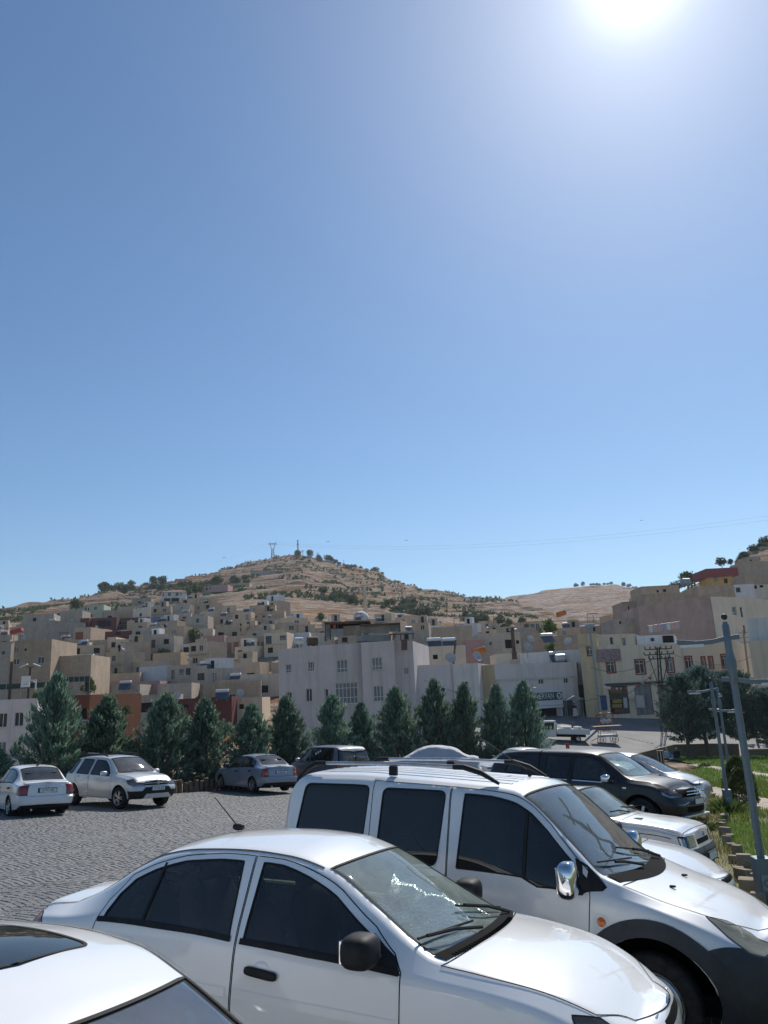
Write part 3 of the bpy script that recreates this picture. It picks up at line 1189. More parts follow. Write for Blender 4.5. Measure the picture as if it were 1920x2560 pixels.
def hillhouse(u0, u1, vt, vb, m, label, rz=0., d=8., ops=(), Y=None, wm=None, cat='house', name='house', sink=4., parapet=.45, roof=ROOFC):
 """house given by the photo rectangle of its front; stands where that foot meets the slope"""
 uc = (u0 + u1) / 2
 if Y is None:
  h_ = hit(uc, vb)
  Y = h_.y if h_ else 400
 a, b_ = at(u0, vb, Y), at(u1, vb, Y)
 zt = at(uc, vt, Y).z
 zb = min(at(uc, vb, Y).z, terr(a.x, Y)) - sink
 w = (b_.x - a.x)
 r = R_(rz)
 w2 = max(2., (w - d * abs(math.sin(r))) / math.cos(r))
 # front mid point so that the outline keeps its width
 cxm = (a.x + b_.x) / 2 - (d * math.sin(-r) / 2 if True else 0)
 pl = rect_plan(cxm, Y, w2, d, r)
 HOUSES.append((cxm, Y + d / 2, max(w2, d) * .55))
 return building(name, label, cat, pl, zt, zb, m, {0: list(ops)}, wm, None, parapet, roof)

# ---- hillside houses that the photograph shows one by one (left half)
def r3(*q):
 return (q[0] * .2411, q[1] * .2411, 1400 + q[2] * .2411, 1400 + q[3] * .2411)

def r4(*q):
 return (380 + q[0] * .2411, 380 + q[1] * .2411, 1400 + q[2] * .2411, 1400 + q[3] * .2411)

def r1(*q):
 return (q[0] * .3858, q[1] * .3858, 1340 + q[2] * .3858, 1340 + q[3] * .3858)

hh = hillhouse
hh(*r3(130, 752, 640, 905), CONC, 'large windowless grey concrete block house below the bare dry slope', -28, 14, Y=232)
hh(*r3(200, 545, 560, 650), CONC, 'low grey concrete house on top of the large windowless block', 10, 9, [r3(340, 375, 600, 635) + ('hole',)], Y=262)
hh(*r3(755, 972, 700, 860), TAN, 'tan house with an orange brick patch at its corner', -6, 9, [], Y=226)
hh(*r3(830, 922, 603, 695), REDW, 'small dark red house left of the white pole', 0, 7, [r3(875, 905, 650, 685) + ('hole',)], Y=262)
hh(*r3(935, 1205, 600, 692), REDW, 'wide dark red house with a grey shed front', 4, 8, [r3(1010, 1150, 630, 690) + ('hole',)], Y=264)
hh(*r3(1212, 1560, 598, 690), REDW, 'long rust-red house with a white doorway front', -3, 8, [r3(1215, 1310, 630, 670) + ('pvc2',), r3(1420, 1480, 630, 670) + ('hole',)], Y=268)
hh(*r3(1065, 1382, 738, 822), REDW, 'dark red house below the long rust-red one', 5, 8, [r3(1200, 1250, 740, 775) + ('hole',)], Y=238)
hh(*r3(1195, 1592, 820, 985), TAN, 'big plain tan block house in the middle of the hillside', -22, 10, [], Y=212)
hh(*r3(1108, 1197, 800, 985), TAN2, 'narrow pale tan house with one white window', 0, 8, [r3(1115, 1162, 856, 910) + ('pvc2',)], Y=210)
hh(*r3(920, 1110, 830, 990), TAN, 'tan house with a sloping stair wall', 0, 8, [r3(940, 960, 865, 890) + ('hole',)], Y=211)
hh(*r3(762, 922, 855, 965), TAN2, 'low cream-tan house with a brown shuttered window', 0, 7, [r3(795, 826, 866, 906) + ('grid',)], Y=208)
hh(*r3(90, 512, 830, 1250), CONC2, 'tall weathered grey apartment block behind the first cypress', 3, 12,
   [r3(130, 182, 902, 962) + ('pvc2',), r3(134, 198, 1025, 1085) + ('pvc2',), r3(393, 456, 1004, 1072) + ('pvc2',), r3(255, 275, 918, 942) + ('hole',)], Y=128, sink=8)
hh(*r3(510, 935, 992, 1240), CONC2, 'grey house wall with one white window right of the tall apartment block', 2, 10, [r3(550, 612, 1095, 1160) + ('pvc2',), r3(612, 632, 985, 1012) + ('hole',)], Y=132, sink=8)
hh(*r3(-60, 92, 850, 1250), CONC, 'grey block at the left edge of the hillside', 0, 10, [r3(15, 50, 940, 985) + ('pvc1',)], Y=130, sink=8)
hh(*r3(700, 1072, 470, 545), GRNW, 'pale green bungalow beside a dark tree high on the left slope', 3, 9, [r3(735, 752, 480, 512) + ('pvc1',), r3(880, 898, 492, 525) + ('pvc1',), r3(910, 926, 492, 525) + ('pvc1',), r3(976, 1004, 484, 518) + ('pvc2',)], Y=300)
hh(*r3(615, 852, 530, 605), CONC, 'long low grey house below the pale green bungalow', 0, 8, [], Y=280)
hh(*r3(1325, 1562, 395, 475), CONC, 'grey concrete shell house left of the white villa', 14, 9, [r3(1430, 1460, 430, 450) + ('hole',)], Y=345)
hh(*r3(1498, 1580, 460, 560), WHT, 'small white house with two dark doors on the upper slope', 5, 7, [r3(1498, 1516, 496, 528) + ('hole',), r3(1545, 1560, 490, 525) + ('pvc1',)], Y=312)
hh(*r3(1208, 1502, 480, 572), CONC2, 'long tan-grey house beneath the grey concrete shell', -8, 9, [], Y=305)
hh(*r4(0, 165, 590, 695), BLUE, 'house with a faded blue painted front', 0, 8, [r4(60, 135, 625, 655) + ('hole',)], Y=266)
v_ = hh(*r4(60, 345, 335, 442), WHT, 'white two-storey villa with brown hipped roof high on the slope', 12, 10,
  [r4(165, 195, 338, 372) + ('pvc2',), r4(245, 275, 338, 372) + ('pvc2',), r4(290, 310, 340, 366) + ('pvc2',), r4(110, 124, 342, 376) + ('pvc1',), r4(125, 190, 398, 430) + ('hole',), r4(200, 280, 395, 430) + ('hole',)], Y=370)
hh(*r4(150, 348, 452, 578), TAN2, 'pale tan two-storey house under the white villa', -6, 9, [r4(180, 196, 478, 515) + ('pvc1',), r4(255, 280, 482, 530) + ('hole',)], Y=318)
hh(*r4(515, 805, 262, 345), PINK, 'long pale pink house high on the slope above the green fence', -5, 9, [r4(560, 575, 285, 315) + ('hole',), r4(595, 610, 280, 300) + ('pvc1',)], Y=400)
hh(*r4(802, 1012, 240, 305), TAN, 'low tan house right of the long pink house', 0, 8, [r4(900, 915, 265, 285) + ('hole',)], Y=420)
hh(*r4(1010, 1352, 112, 185), CONC, 'long grey upper house with three dark windows near the hilltop', 6, 9, [r4(1078, 1094, 148, 165) + ('hole',), r4(1158, 1176, 100, 118) + ('hole',), r4(1228, 1246, 100, 118) + ('hole',), r4(1300, 1316, 96, 114) + ('hole',)], Y=520)
hh(*r4(1048, 1165, 180, 222), PINK, 'small red-pink annex under the long grey upper house', 0, 6, [], Y=490)
hh(*r4(1130, 1330, 210, 285), TAN2, 'pale tan cottage right of the red-pink annex', -4, 8, [r4(1248, 1264, 235, 258) + ('hole',)], Y=450)
hh(*r4(1170, 1292, 300, 440), CONC2, 'grey wing left of the white shell house', 0, 8, [], Y=392)
hh(*r4(1290, 1462, 305, 445), WHT, 'white two-storey shell house with four dark openings', -10, 8, [r4(1324, 1350, 333, 365) + ('hole',), r4(1397, 1420, 333, 365) + ('hole',), r4(1322, 1354, 388, 415) + ('hole',), r4(1392, 1424, 388, 415) + ('hole',)], Y=385)
hh(*r4(660, 905, 462, 530), TAN, 'low tan row with three dark openings on the slope', 0, 7, [r4(720, 752, 485, 512) + ('hole',), r4(788, 812, 485, 512) + ('hole',), r4(864, 888, 485, 512) + ('hole',)], Y=330)
hh(*r4(1020, 1230, 490, 665), CONC2, 'blank tan-grey block standing out of the slope right of centre', -18, 9, [], Y=292)
hh(*r4(690, 1030, 590, 670), CONC, 'long low grey house left of the blank block', 0, 8, [r4(740, 752, 610, 640) + ('hole',)], Y=272)
hh(*r4(1548, 1612, 468, 556), WHT, 'small white house with a dark window above the long stone wall', 0, 6, [r4(1572, 1586, 486, 510) + ('hole',)], Y=330)
hh(*r4(120, 352, 722, 880), WHT, 'white house with arched terrace and laundry', 0, 8, [r4(130, 200, 740, 775) + ('hole',), r4(215, 335, 742, 770) + ('hole',), r4(185, 222, 815, 865) + ('pvc2',), r4(230, 265, 815, 865) + ('pvc2',)], Y=226)
hh(*r4(410, 628, 712, 810), CREAM, 'cream house with a small white window beside the arched terrace', 8, 8, [r4(505, 528, 760, 790) + ('pvc2',)], Y=230)
hh(*r4(750, 1195, 782, 985), CONC2, 'concrete-framed house with reddish brown brick infill panels', -24, 12, [], Y=196)
hh(*r4(525, 668, 850, 985), YELH, 'dull yellow house with one dark window', 0, 8, [r4(610, 638, 905, 952) + ('grid',)], Y=197)
hh(*r4(312, 527, 868, 1010), WHT, 'white house with a recessed balcony and three white windows', 0, 8, [r4(325, 452, 905, 950) + ('hole',), r4(470, 518, 912, 955) + ('pvc3',)], Y=196)
hh(*r4(0, 342, 960, 1095), CONC2, 'grey and tan house front below the white balcony house', -6, 9, [], Y=180)
hh(*r4(463, 668, 1108, 1235), TAN, 'square tan house low on the hillside', 0, 8, [], Y=160)
hh(*r4(640, 890, 1050, 1215), TAN, 'taller tan house behind the square tan one', 8, 8, [], Y=168)
hh(*r4(885, 1245, 1060, 1150), CONC2, 'long low brown-grey house beside the lilac building', 0, 8, [], Y=170)
hh(*r4(1240, 1400, 1060, 1260), TAN, 'tan house front partly hidden by the lilac building', 0, 8, [], Y=160)
hh(*r4(1488, 1668, 640, 750), TAN, 'flat tan house above the lilac building roof', -5, 8, [r4(1540, 1560, 665, 690) + ('hole',)], Y=240)
hh(*r4(500, 752, 785, 850), PINK, 'low house with pale pink roof edge', 0, 7, [], Y=212)
hh(*r1(1275, 1402, 850, 925), TAN, 'small tan house with clean parapet on the lower slope', 0, 7, [], Y=166)
hh(*r1(705, 905, 888, 975), CONC2, 'brown-grey garden wall house behind the leafy tree', 0, 7, [], Y=150)
hh(*r1(720, 905, 965, 1045), CONC, 'grey blockwork house with a pink upper wall beside it', 0, 7, [r1(875, 892, 992, 1020) + ('grid',)], Y=136)
hh(*r1(830, 1035, 943, 1030), PINK, 'pale pink upper wall with lattice openings low on the slope', 0, 7, [r1(905, 955, 1000, 1025) + ('grid',)], Y=143)
hh(*r1(1000, 1238, 955, 1110), CONC, 'grey blockwork house right of the pale pink wall', 4, 8, [r1(1015, 1032, 1018, 1055) + ('pvc1',)], Y=132)
hh(*r1(1090, 1502, 1050, 1200), REDW, 'brick-red house low down with a white lower band', 0, 8, [r1(1135, 1220, 1095, 1120) + ('hole',)], Y=118)
hh(*r1(845, 1095, 1030, 1180), CONC, 'grey house with two awnings low down behind the cypresses', 0, 8, [r1(850, 985, 1085, 1140) + ('hole',)], Y=120)
hh(*r1(1510, 1700, 1048, 1210), TAN2, 'tan house with flat roof left of the lilac building', 0, 8, [r1(1550, 1580, 1090, 1120) + ('hole',)], Y=122)
sh = hh(*r1(900, 1098, 845, 950), TINB, 'blue-white corrugated metal shed on the lower slope', 0, 6, [], Y=152, cat='shed', name='shed', parapet=.1, roof=TIN)

# hipped roof of the villa
for o in v_.children:
 if o.name.startswith('roof'):
  pts = [v.co.copy() for v in o.data.vertices][:4]
  zt = pts[0].z
  cen = sum((p.xy for p in pts), Vector((0, 0))) / 4
  mb = MB()
  e = [Vector((cen.x + (p.x - cen.x) * 1.12, cen.y + (p.y - cen.y) * 1.12, zt + .05)) for p in pts]
  r0, r1_ = Vector((cen.x + (pts[0].x - cen.x) * .45, cen.y, zt + 1.7)), Vector((cen.x + (pts[1].x - cen.x) * .45, cen.y, zt + 1.7))
  mb.v = [tuple(p) for p in e] + [tuple(r0), tuple(r1_)]
  mb.f = [(0, 1, 5, 4), (1, 2, 5), (2, 3, 4, 5), (3, 0, 4), (0, 3, 2, 1)]
  mb.build('hipped_roof', BTIL, v_)
  break
# brick panels in the framed house
for o in list(bpy.data.objects):
 if o.get('label', '').startswith('concrete-framed'):
  pl = [Vector((v.co.x, v.co.y)) for v in [c_ for c_ in o.children if c_.name.startswith('roof')][0].data.vertices[:4]]
  zt = [c_ for c_ in o.children if c_.name.startswith('roof')][0].data.vertices[0].co.z
  for wi, segs in ((0, 3), (1, 2), (3, 2)):
   a, b_ = pl[wi], pl[(wi + 1) % 4]
   t = (b_ - a).normalized()
   nv = Vector((t.y, -t.x))
   L = (b_ - a).length
   for k in range(segs):
    for lv in (0,):
     s0, s1 = L * k / segs + .3, L * (k + 1) / segs - .3
     z0, z1 = zt - 4.1, zt - 1.5
     q = [a + t * s0 + nv * .03, a + t * s1 + nv * .03]
     mb = MB().quad((q[0].x, q[0].y, z0), (q[1].x, q[1].y, z0), (q[1].x, q[1].y, z1), (q[0].x, q[0].y, z1))
     mb.build('brick_panel', BRICK, o)
 if o.get('label', '').startswith('tan house with an orange'):
  rfv = [c_ for c_ in o.children if c_.name.startswith('roof')][0].data.vertices
  a, b_ = Vector(rfv[0].co), Vector(rfv[1].co)
  t = (b_ - a).normalized()
  nv = Vector((t.y, -t.x, 0)) * .03
  q = [a + t * .6 + nv, a + t * 3.0 + nv]
  MB().quad((q[0].x, q[0].y, a.z - 3.6), (q[1].x, q[1].y, a.z - 3.6), (q[1].x, q[1].y, a.z - 1.3), (q[0].x, q[0].y, a.z - 1.3)).build('brick_panel', ORNG, o)

# ---- right half of the hillside
def r6(*q):
 return (1080 + q[0] * .2411, 1080 + q[1] * .2411, 1520 + q[2] * .2411, 1520 + q[3] * .2411)

def rg(*q):
 return (1400 + q[0] * .3134, 1400 + q[1] * .3134, 1340 + q[2] * .3134, 1340 + q[3] * .3134)

hh(*r6(-170, 362, 395, 600), CREAM, 'cream house with white parapet behind the low grey annex', 4, 9, [r6(8, 62, 485, 530) + ('hole',), r6(-60, -20, 470, 530) + ('pvc1',)], Y=104, sink=9)
hh(*r6(490, 935, 255, 500), CONC, 'grey concrete house with a dark doorway behind the pale shop', 0, 9, [r6(755, 840, 330, 415) + ('hole',), r6(870, 905, 335, 370) + ('hole',), r6(590, 625, 345, 390) + ('pvc1',)], Y=122, sink=6)
hh(*r6(930, 1032, 200, 330), CONC, 'small grey tower room on the concrete house roof', 0, 6, [r6(935, 945, 215, 305) + ('hole',)], Y=126, sink=6)
hh(*r6(0, 460, 190, 330), CONC2, 'row of brown-grey block houses above the cream house', -5, 8, [], Y=150, sink=6)
hh(*r6(1035, 1560, 290, 440), CONC2, 'long brown-grey wall house right of the tin solar tanks', 0, 8, [], Y=132, sink=6)
hh(*r6(360, 520, 330, 440), PINK, 'small faded pink block house beside the solar tanks', 0, 6, [], Y=118, sink=6)
hh(*r6(670, 935, 470, 620), CREAM, 'cream roof room beside the tall black chimney', 0, 6, [], Y=101, sink=8)
hh(*rg(655, 960, 395, 470), CONC2, 'grey-green flat house on the skyline right of the gorge', 0, 9, [rg(770, 790, 430, 450) + ('hole',), rg(820, 850, 425, 445) + ('hole',)], Y=185)
hh(*rg(660, 1000, 455, 545), CONC2, 'brown-grey terrace house under the skyline house', 3, 9, [], Y=160)
hh(*rg(510, 690, 520, 630), BRNW, 'rough reddish house left of the big blank wall', 0, 8, [rg(540, 555, 560, 590) + ('hole',)], Y=165)
hh(*rg(440, 690, 655, 760), CONC, 'grey-white flat roofed house above the yellow building', 0, 8, [rg(470, 490, 680, 700) + ('hole',)], Y=125)
o_ = hh(*rg(1185, 1415, 262, 395), OCHR, 'orange house with dark red roof sheet on the right skyline', -8, 8, [rg(1225, 1262, 320, 365) + ('pvc2',), rg(1305, 1340, 340, 375) + ('hole',)], Y=195, parapet=.1)
hh(*rg(1100, 1400, 395, 480), CONC2, 'long tan-grey wall house below the orange one', 0, 8, [], Y=158)
hh(*rg(1395, 1560, 385, 470), WHT, 'pale house with a blue door right of the orange house', 0, 8, [rg(1400, 1445, 410, 450) + ('pvc1',)], Y=160)
hh(*rg(1500, 1800, 385, 470), CREAM, 'cream strip house with a row of dark windows at the right edge', 0, 8, [rg(1505, 1575, 392, 420) + ('hole',), rg(1590, 1625, 390, 410) + ('hole',)], Y=166)
hh(*rg(1490, 1800, 310, 400), CONC2, 'brown-grey house under a thin dark roof at the right edge', 0, 8, [], Y=178)
hh(*rg(1470, 1800, 195, 310), CONC2, 'long upper wall house near the top of the right slope', 0, 8, [], Y=205)
hh(*rg(1500, 1800, 500, 640), CONC2, 'tan-grey house behind the cream flats', 0, 8, [], Y=140)
for o in o_.children:
 if o.name.startswith('roof'):
  z = o.data.vertices[0].co.z
  a, b_ = o.data.vertices[0].co, o.data.vertices[1].co
  MB().box(a.x - .5, b_.x + 1.4, min(a.y, b_.y) - .6, max(a.y, b_.y) + 8, z - 2.0, z + .1).build('roof_sheet', RTIL, o_)
  break

for k, (u0, u1, vt, vb, Y, mm, lab) in enumerate([(1862, 1905, 1392, 1412, 236, TAN, 'small tan hut near the top of the right slope'), (1895, 1960, 1366, 1392, 250, CONC2, 'brown-grey hut under the top right trees'), (1846, 1885, 1420, 1440, 215, TAN2, 'pale tan shed right of the orange house roof'),
           (1560, 1610, 1512, 1540, 200, CONC, 'grey hut left of the skyline house'), (1520, 1575, 1535, 1562, 180, TAN, 'tan house at the gorge edge left of the reddish house'), (1470, 1530, 1560, 1582, 165, CONC2, 'brown-grey house at the gorge edge above the yellow corner')]):
 hh(u0, u1, vt, vb, mm, lab, 6, 7, [(u0 + 12, u0 + 19, vt + 7, vb - 4, 'hole')], Y=Y)

# ================================================================== near buildings
def pt(u, Y):
 p = at(u, 1700, Y)
 return (p.x, p.y)

LB = building('lilac_building', 'lilac-grey three-storey apartment building with patched roof shed, centre', 'building',
     [pt(697, 84), pt(822, 80), pt(906, 80.5), pt(906.5, 79.3), pt(989, 79.0), pt(990, 80.6), pt(1037, 80.8), (4.5, 92), (-9, 95)], 7.6, -9.5, LILAC,
     {0: [(714, 728, 1661, 1681, 'pvc3'), (770, 785, 1655, 1677, 'pvc3'), (716, 729, 1730, 1746, 'pvc2'), (764, 780, 1722, 1754, 'pvc2'), (811, 821, 1722, 1754, 'pvc1')],
      1: [(842, 870, 1650, 1680, 'pvc3'), (838, 896, 1708, 1758, 'glz')], 3: [(929, 956, 1644, 1674, 'pvc3'), (933, 960, 1715, 1753, 'pvc3')],
      5: [(1009, 1022, 1668, 1686, 'pvc2')]}, parapet=.5)
building('annex_building', 'low grey annex with white panelled corner and air conditioner, right of the lilac building', 'building',
   [pt(1037, 83), pt(1132, 84.5), pt(1133, 84.3), pt(1197, 85.5), (12.5, 96), (4, 96)], 5.15, -8, LILAC,
   {0: [(1077, 1102, 1705, 1737, 'pvc3')], 2: [(1154, 1172, 1704, 1723, 'pvc2')]}, {2: PEACH, 1: PEACH}, parapet=.3)
MV = building('pale_shop_building', 'pale grey two-storey shop building with yellow corner and a ledge under the parapet', 'building',
     [pt(1194, 88), pt(1238, 87.2), pt(1443, 92.5), pt(1446, 101), (10, 101)], 4.95, -4, PEACH,
     {1: [(1345, 1360, 1695, 1710, 'pvc2'), (1408, 1422, 1690, 1708, 'pvc2'), (1346, 1396, 1768, 1812, 'hole'), (1402, 1438, 1750, 1800, 'shutterd')]}, {0: YELL}, parapet=.6)
# ledge
a, b_ = Vector(pt(1238, 87.2)), Vector(pt(1443, 92.5))
s0, z0 = wall_ray(a, b_, 1240, 1697)
MB().box(0, (b_ - a).length, -.14, .0, 3.1, 3.32, Matrix.Translation((a.x - MV.location.x, a.y - MV.location.y, 4.0)) @ Matrix.Rotation(math.atan2(b_.y - a.y, b_.x - a.x), 4, 'Z')).build('ledge', PEACH, MV)
building('white_corner_house', 'white plastered house squeezed between the pale shop and the yellow building', 'building',
   [pt(1305, 100), pt(1462, 97), pt(1480, 108), pt(1330, 110)], 6.6, -3, WHT, {0: [(1446, 1476, 1712, 1775, 'shutter'), (1441, 1447, 1655, 1672, 'pvc1')]}, parapet=.5)
YB = building('yellow_building', 'yellow and beige two-storey building with red window surrounds above shops', 'building',
     [pt(1457, 91), pt(1505, 91.3), pt(1852, 94), (49, 106), (26, 106)], 6.55, -6.5, BEIG,
     {0: [(1468, 1482, 1614, 1637, 'red')],
      1: [(1517, 1538, 1654, 1680, 'red'), (1588, 1613, 1651, 1683, 'red'), (1665, 1685, 1647, 1679, 'red'), (1713, 1731, 1643, 1672, 'red'), (1754, 1764, 1644, 1670, 'red'), (1772, 1783, 1643, 1669, 'red'), (1803, 1822, 1638, 1667, 'red'),
       (1520, 1576, 1716, 1784, 'shop'), (1584, 1636, 1714, 1786, 'shop'), (1642, 1690, 1712, 1786, 'shop')]}, {0: YELL}, parapet=.5)
building('yellow_upper_storey', 'set-back upper storey with terrace over the yellow building', 'building',
   [pt(1456, 91.6), pt(1504, 92.0), pt(1506, 94.5), pt(1600, 96.5), pt(1620, 104), pt(1470, 104)], 8.15, 6.3, BEIG,
   {0: [], 2: [(1524, 1535, 1592, 1612, 'pvc1'), (1555, 1566, 1593, 1615, 'pvc2')]}, {0: YELL}, parapet=.25)
building('roof_terrace_room', 'low white roof room with dark opening behind a terrace on the yellow building', 'building',
   [pt(1604, 97), pt(1700, 98), pt(1706, 104), pt(1610, 104)], 7.9, 6.3, WHT, {0: [(1655, 1690, 1588, 1606, 'hole'), (1626, 1637, 1595, 1603, 'dark')]}, parapet=.1)
building('blank_wall_building', 'big building with a blank old brown side wall on the right', 'building',
   [pt(1616, 122), pt(1806, 110), (58, 122), (40, 132)], 13.95, 0, BRNW, {}, parapet=.4)
building('cream_flats', 'cream flats with barred windows adjoining the blank brown wall', 'building',
   [pt(1807, 109.5), pt(1884, 113), (66, 124), (58.5, 122)], 13.65, -3, CREAM,
   {0: [(1829, 1843, 1516, 1538, 'grid'), (1849, 1867, 1518, 1543, 'dark'), (1857, 1872, 1563, 1585, 'dark'), (1878, 1882, 1560, 1580, 'dark'), (1836, 1870, 1606, 1630, 'hole')]}, parapet=.4)
building('white_gable_house', 'white-panelled gabled house cut by the right edge', 'building', [pt(1886, 84), pt(2010, 82), (60, 95), (48, 95)], 6.0, -6, BEIG, {}, parapet=.1)
building('white_gable_upper', 'white upper storey with sloping roof edge at the right edge', 'building', [pt(1890, 84.6), pt(2010, 82.8), (60, 94), (48.5, 94)], 8.4, 6.0, WHT, {}, parapet=.1)
GB = building('grey_flats', 'light grey flats with white windows below the lot at the left edge', 'building',
     [pt(-160, 72), pt(97, 74), (-34, 84), (-48, 84)], 3.55, -11, PEACH,
     {0: [(-2, 17, 1783, 1818, 'pvc2'), (37, 58, 1781, 1815, 'pvc2'), (-6, 14, 1855, 1888, 'pvc2'), (33, 52, 1853, 1886, 'pvc2')]}, parapet=.4)
building('orange_house', 'orange-red house with an arched balcony between the first two cypresses', 'building',
   [pt(88, 78), pt(226, 80), (-29, 90), (-39, 90)], 3.75, -11, ORNG, {0: [(187, 216, 1772, 1800, 'hole'), (184, 220, 1806, 1822, 'hole')]}, parapet=.3)

# ---- fill the rest of the crowded slope
FILL_KINDS = [(CONC, 'plain grey concrete house crowded among others on the hillside', 'grey concrete hillside houses'),
     (CONC2, 'plain brown-grey block house crowded among others on the hillside', 'brown-grey hillside houses'),
     (TAN, 'plain tan block house crowded among others on the hillside', 'tan hillside houses'),
     (TAN2, 'smooth pale tan house crowded among others on the hillside', 'pale tan hillside houses'),
     (CREAM, 'small cream plastered house crowded among others on the hillside', 'cream hillside houses'),
     (WHT, 'small whitewashed house crowded among others on the hillside', 'whitewashed hillside houses')]
FW = [.2, .33, .27, .11, .05, .04]
rf_ = random.Random(11)
FILLED = []
ZB = np.full((120, 490), 1e9)        # coarse depth map, to leave out houses nothing of which shows

def zrect(u0, u1, v0, v1, Y, put=True):
 a, b_ = max(0, int(u0 / 4)), min(490, int(u1 / 4) + 1)
 c_, d = max(0, int((v0 - 1400) / 4)), min(120, int((v1 - 1400) / 4) + 1)
 q = ZB[c_:d, a:b_]
 vis = int((q > Y).sum())
 if put:
  np.minimum(q, Y, out=q)
 return vis, q.size

for q in ((697, 1037, 1607, 1880, 80), (1037, 1197, 1660, 1880, 84), (1194, 1443, 1660, 1880, 88), (1457, 1852, 1604, 1880, 91), (1620, 1884, 1505, 1880, 110), (0, 97, 1745, 1880, 73), (88, 226, 1740, 1880, 79), (0, 1340, 1775, 1880, 40)):
 zrect(*q)
for hx, hy, hr in HOUSES:
 ua, ub = project((hx - hr * .8, hy - 3, 5))[0], project((hx + hr * .8, hy - 3, 5))[0]
 zg = terr(hx, hy - 3)
 zrect(ua, ub, project((hx, hy - 3, zg + 4.5))[1], project((hx, hy - 3, zg))[1], hy - 3)
y = 106.0
while y < 345:
 u = -40.
 while u < 1480:
  u += rf_.uniform(18, 38) * 150 / y * 1.5
  d = ray(u, 1700)
  x = d[0] / d[1] * y
  z = terr(x, y)
  pu, pv = project((x, y, z))
  lim = np.interp(pu, [0, 120, 200, 400, 560, 700, 800, 1000, 1200, 1330, 1500], [1590, 1570, 1548, 1530, 1530, 1546, 1566, 1580, 1598, 1604, 1594])
  if pv < lim or pv > 1800 or (pu > 1190 and y < 128):
   continue
  if pu > 640 and y < 118:
   continue
  w, dp, h = rf_.uniform(5, 10.5), rf_.uniform(4.5, 7.5), rf_.choice([2.7, 2.9, 3.0, 3.2, 3.4, 4.4, 5.8])
  if y < 130:
   h = 3.0
  if any((x - hx) ** 2 + (y + dp / 2 - hy) ** 2 < (hr + w * .36) ** 2 for hx, hy, hr in HOUSES):
   continue
  ua, ub = project((x - w * .5, y, z))[0], project((x + w * .5, y, z))[0]
  va, vb = project((x, y, z + h))[1], project((x, y, z))[1]
  vis, tot = zrect(ua, ub, va, vb, y, False)
  if vis < max(8, .34 * tot):
   continue
  zrect(ua, ub, va, vb, y)
  m, lab, grp = rf_.choices(FILL_KINDS, FW)[0]
  HOUSES.append((x, y + dp / 2, max(w, dp) * .5))
  ops = []
  nf = 2 if h > 5 else 1
  for fl in range(nf):
   for k in range(rf_.choice([1, 1, 2, 2, 3, 4])):
    s0 = rf_.uniform(.4, w - 1.7)
    if all(abs(s0 - q[0]) > 1.6 or q[5] != fl for q in ops):
     st = rf_.choice(['hole', 'dark', 'pvc2', 'pvc2', 'hole', 'grid'])
     dz = 3.2 + fl * 2.8
     ww = rf_.uniform(.9, 1.6)
     dr = rf_.random() < .2
     ops.append((s0, s0 + ww, dz + (.1 if dr else .8), dz + 2.1, st, fl))
  r = R_(rf_.uniform(-28, 28))
  pu2 = project((x, y, z + h))[0]
  nn = len(ops)
  kc = lab.split(' house')[0].replace('crowded', '')
  lab = '%s %s house with %s, %s of the %s hillside' % (kc, 'two-storey' if h > 5 else 'low', ['no windows', 'one opening', 'two openings', 'three openings', 'four openings', 'five openings', 'six openings'][min(nn, 6)],
               'foot' if y < 135 else 'lower part' if y < 180 else 'middle' if y < 235 else 'upper part', 'far left' if pu2 < 160 else 'left' if pu2 < 340 else 'centre-left' if pu2 < 560 else 'central' if pu2 < 800 else 'centre-right' if pu2 < 1050 else 'right')
  FILLED.append(building('house', lab, 'house', rect_plan(x, y, w, dp, r), z + h, z - 3, m, {0: ops}, None, grp, rf_.uniform(.2, .8), ROOFC, px=False))
  fh = FILLED[-1]
  zl = h + 3
  lx_ = lambda a, b_: (math.cos(r) * a - math.sin(r) * b_ + x - fh.location.x, math.sin(r) * a + math.cos(r) * b_ + y - fh.location.y)
  mt9 = Matrix.Translation((x - fh.location.x, y - fh.location.y, zl)) @ Matrix.Rotation(r, 4, 'Z')
  if rf_.random() < .5:         # stair room on the roof
   rw_, ro = rf_.uniform(2, w * .6), rf_.uniform(-.25, .25) * w
   rh = rf_.uniform(1.6, 2.5)
   rm_ = MB().box(ro - rw_ / 2, ro + rw_ / 2, dp * .35, dp * .9, -.6, rh, mt9).build('roof_room', rf_.choice([m, m, CONC, TAN, WHT]), fh)
   MB().box(ro - .45, ro + .35, dp * .35 - .02, dp * .35 + .02, -.2, rh - .4, mt9).build('door', HOLE, rm_)
  if rf_.random() < .45:        # uneven parapet piece
   ro = rf_.uniform(-.5, .1) * w
   MB().box(ro, min(w / 2, ro + rf_.uniform(1.5, w * .6)), -.01, .2, -.1, rf_.uniform(.3, .9), mt9).build('parapet', rf_.choice([m, CONC, TAN]), fh)
  if rf_.random() < .3:         # tin awning on posts
   ro = rf_.uniform(-.4, .1) * w
   aw_ = MB().box(ro, ro + rf_.uniform(2, 3.6), -.5, 1.6, 1.9, 1.97, mt9).build('tin_awning', rf_.choice([TIN, TINB, RUST]), fh)
   for q in (.15, 1.8):
    MB().tube([mt9 @ Vector((ro + q, -.3, -1)), mt9 @ Vector((ro + q, -.3, 1.9))], .06, 5).build('post', RUST, aw_)
  if rf_.random() < .35 and h > 4:   # projecting slab between storeys
   MB().box(-w / 2, w / 2, -.7 * rf_.random() - .2, 0, -2.9, -2.7, mt9).build('balcony_slab', m, fh)
  FILLED[-1]['_top'] = (x, y + dp / 2, z + h, w, dp, r)
 y += rf_.uniform(5.2, 8.0) * (1 + (y - 106) / 400)
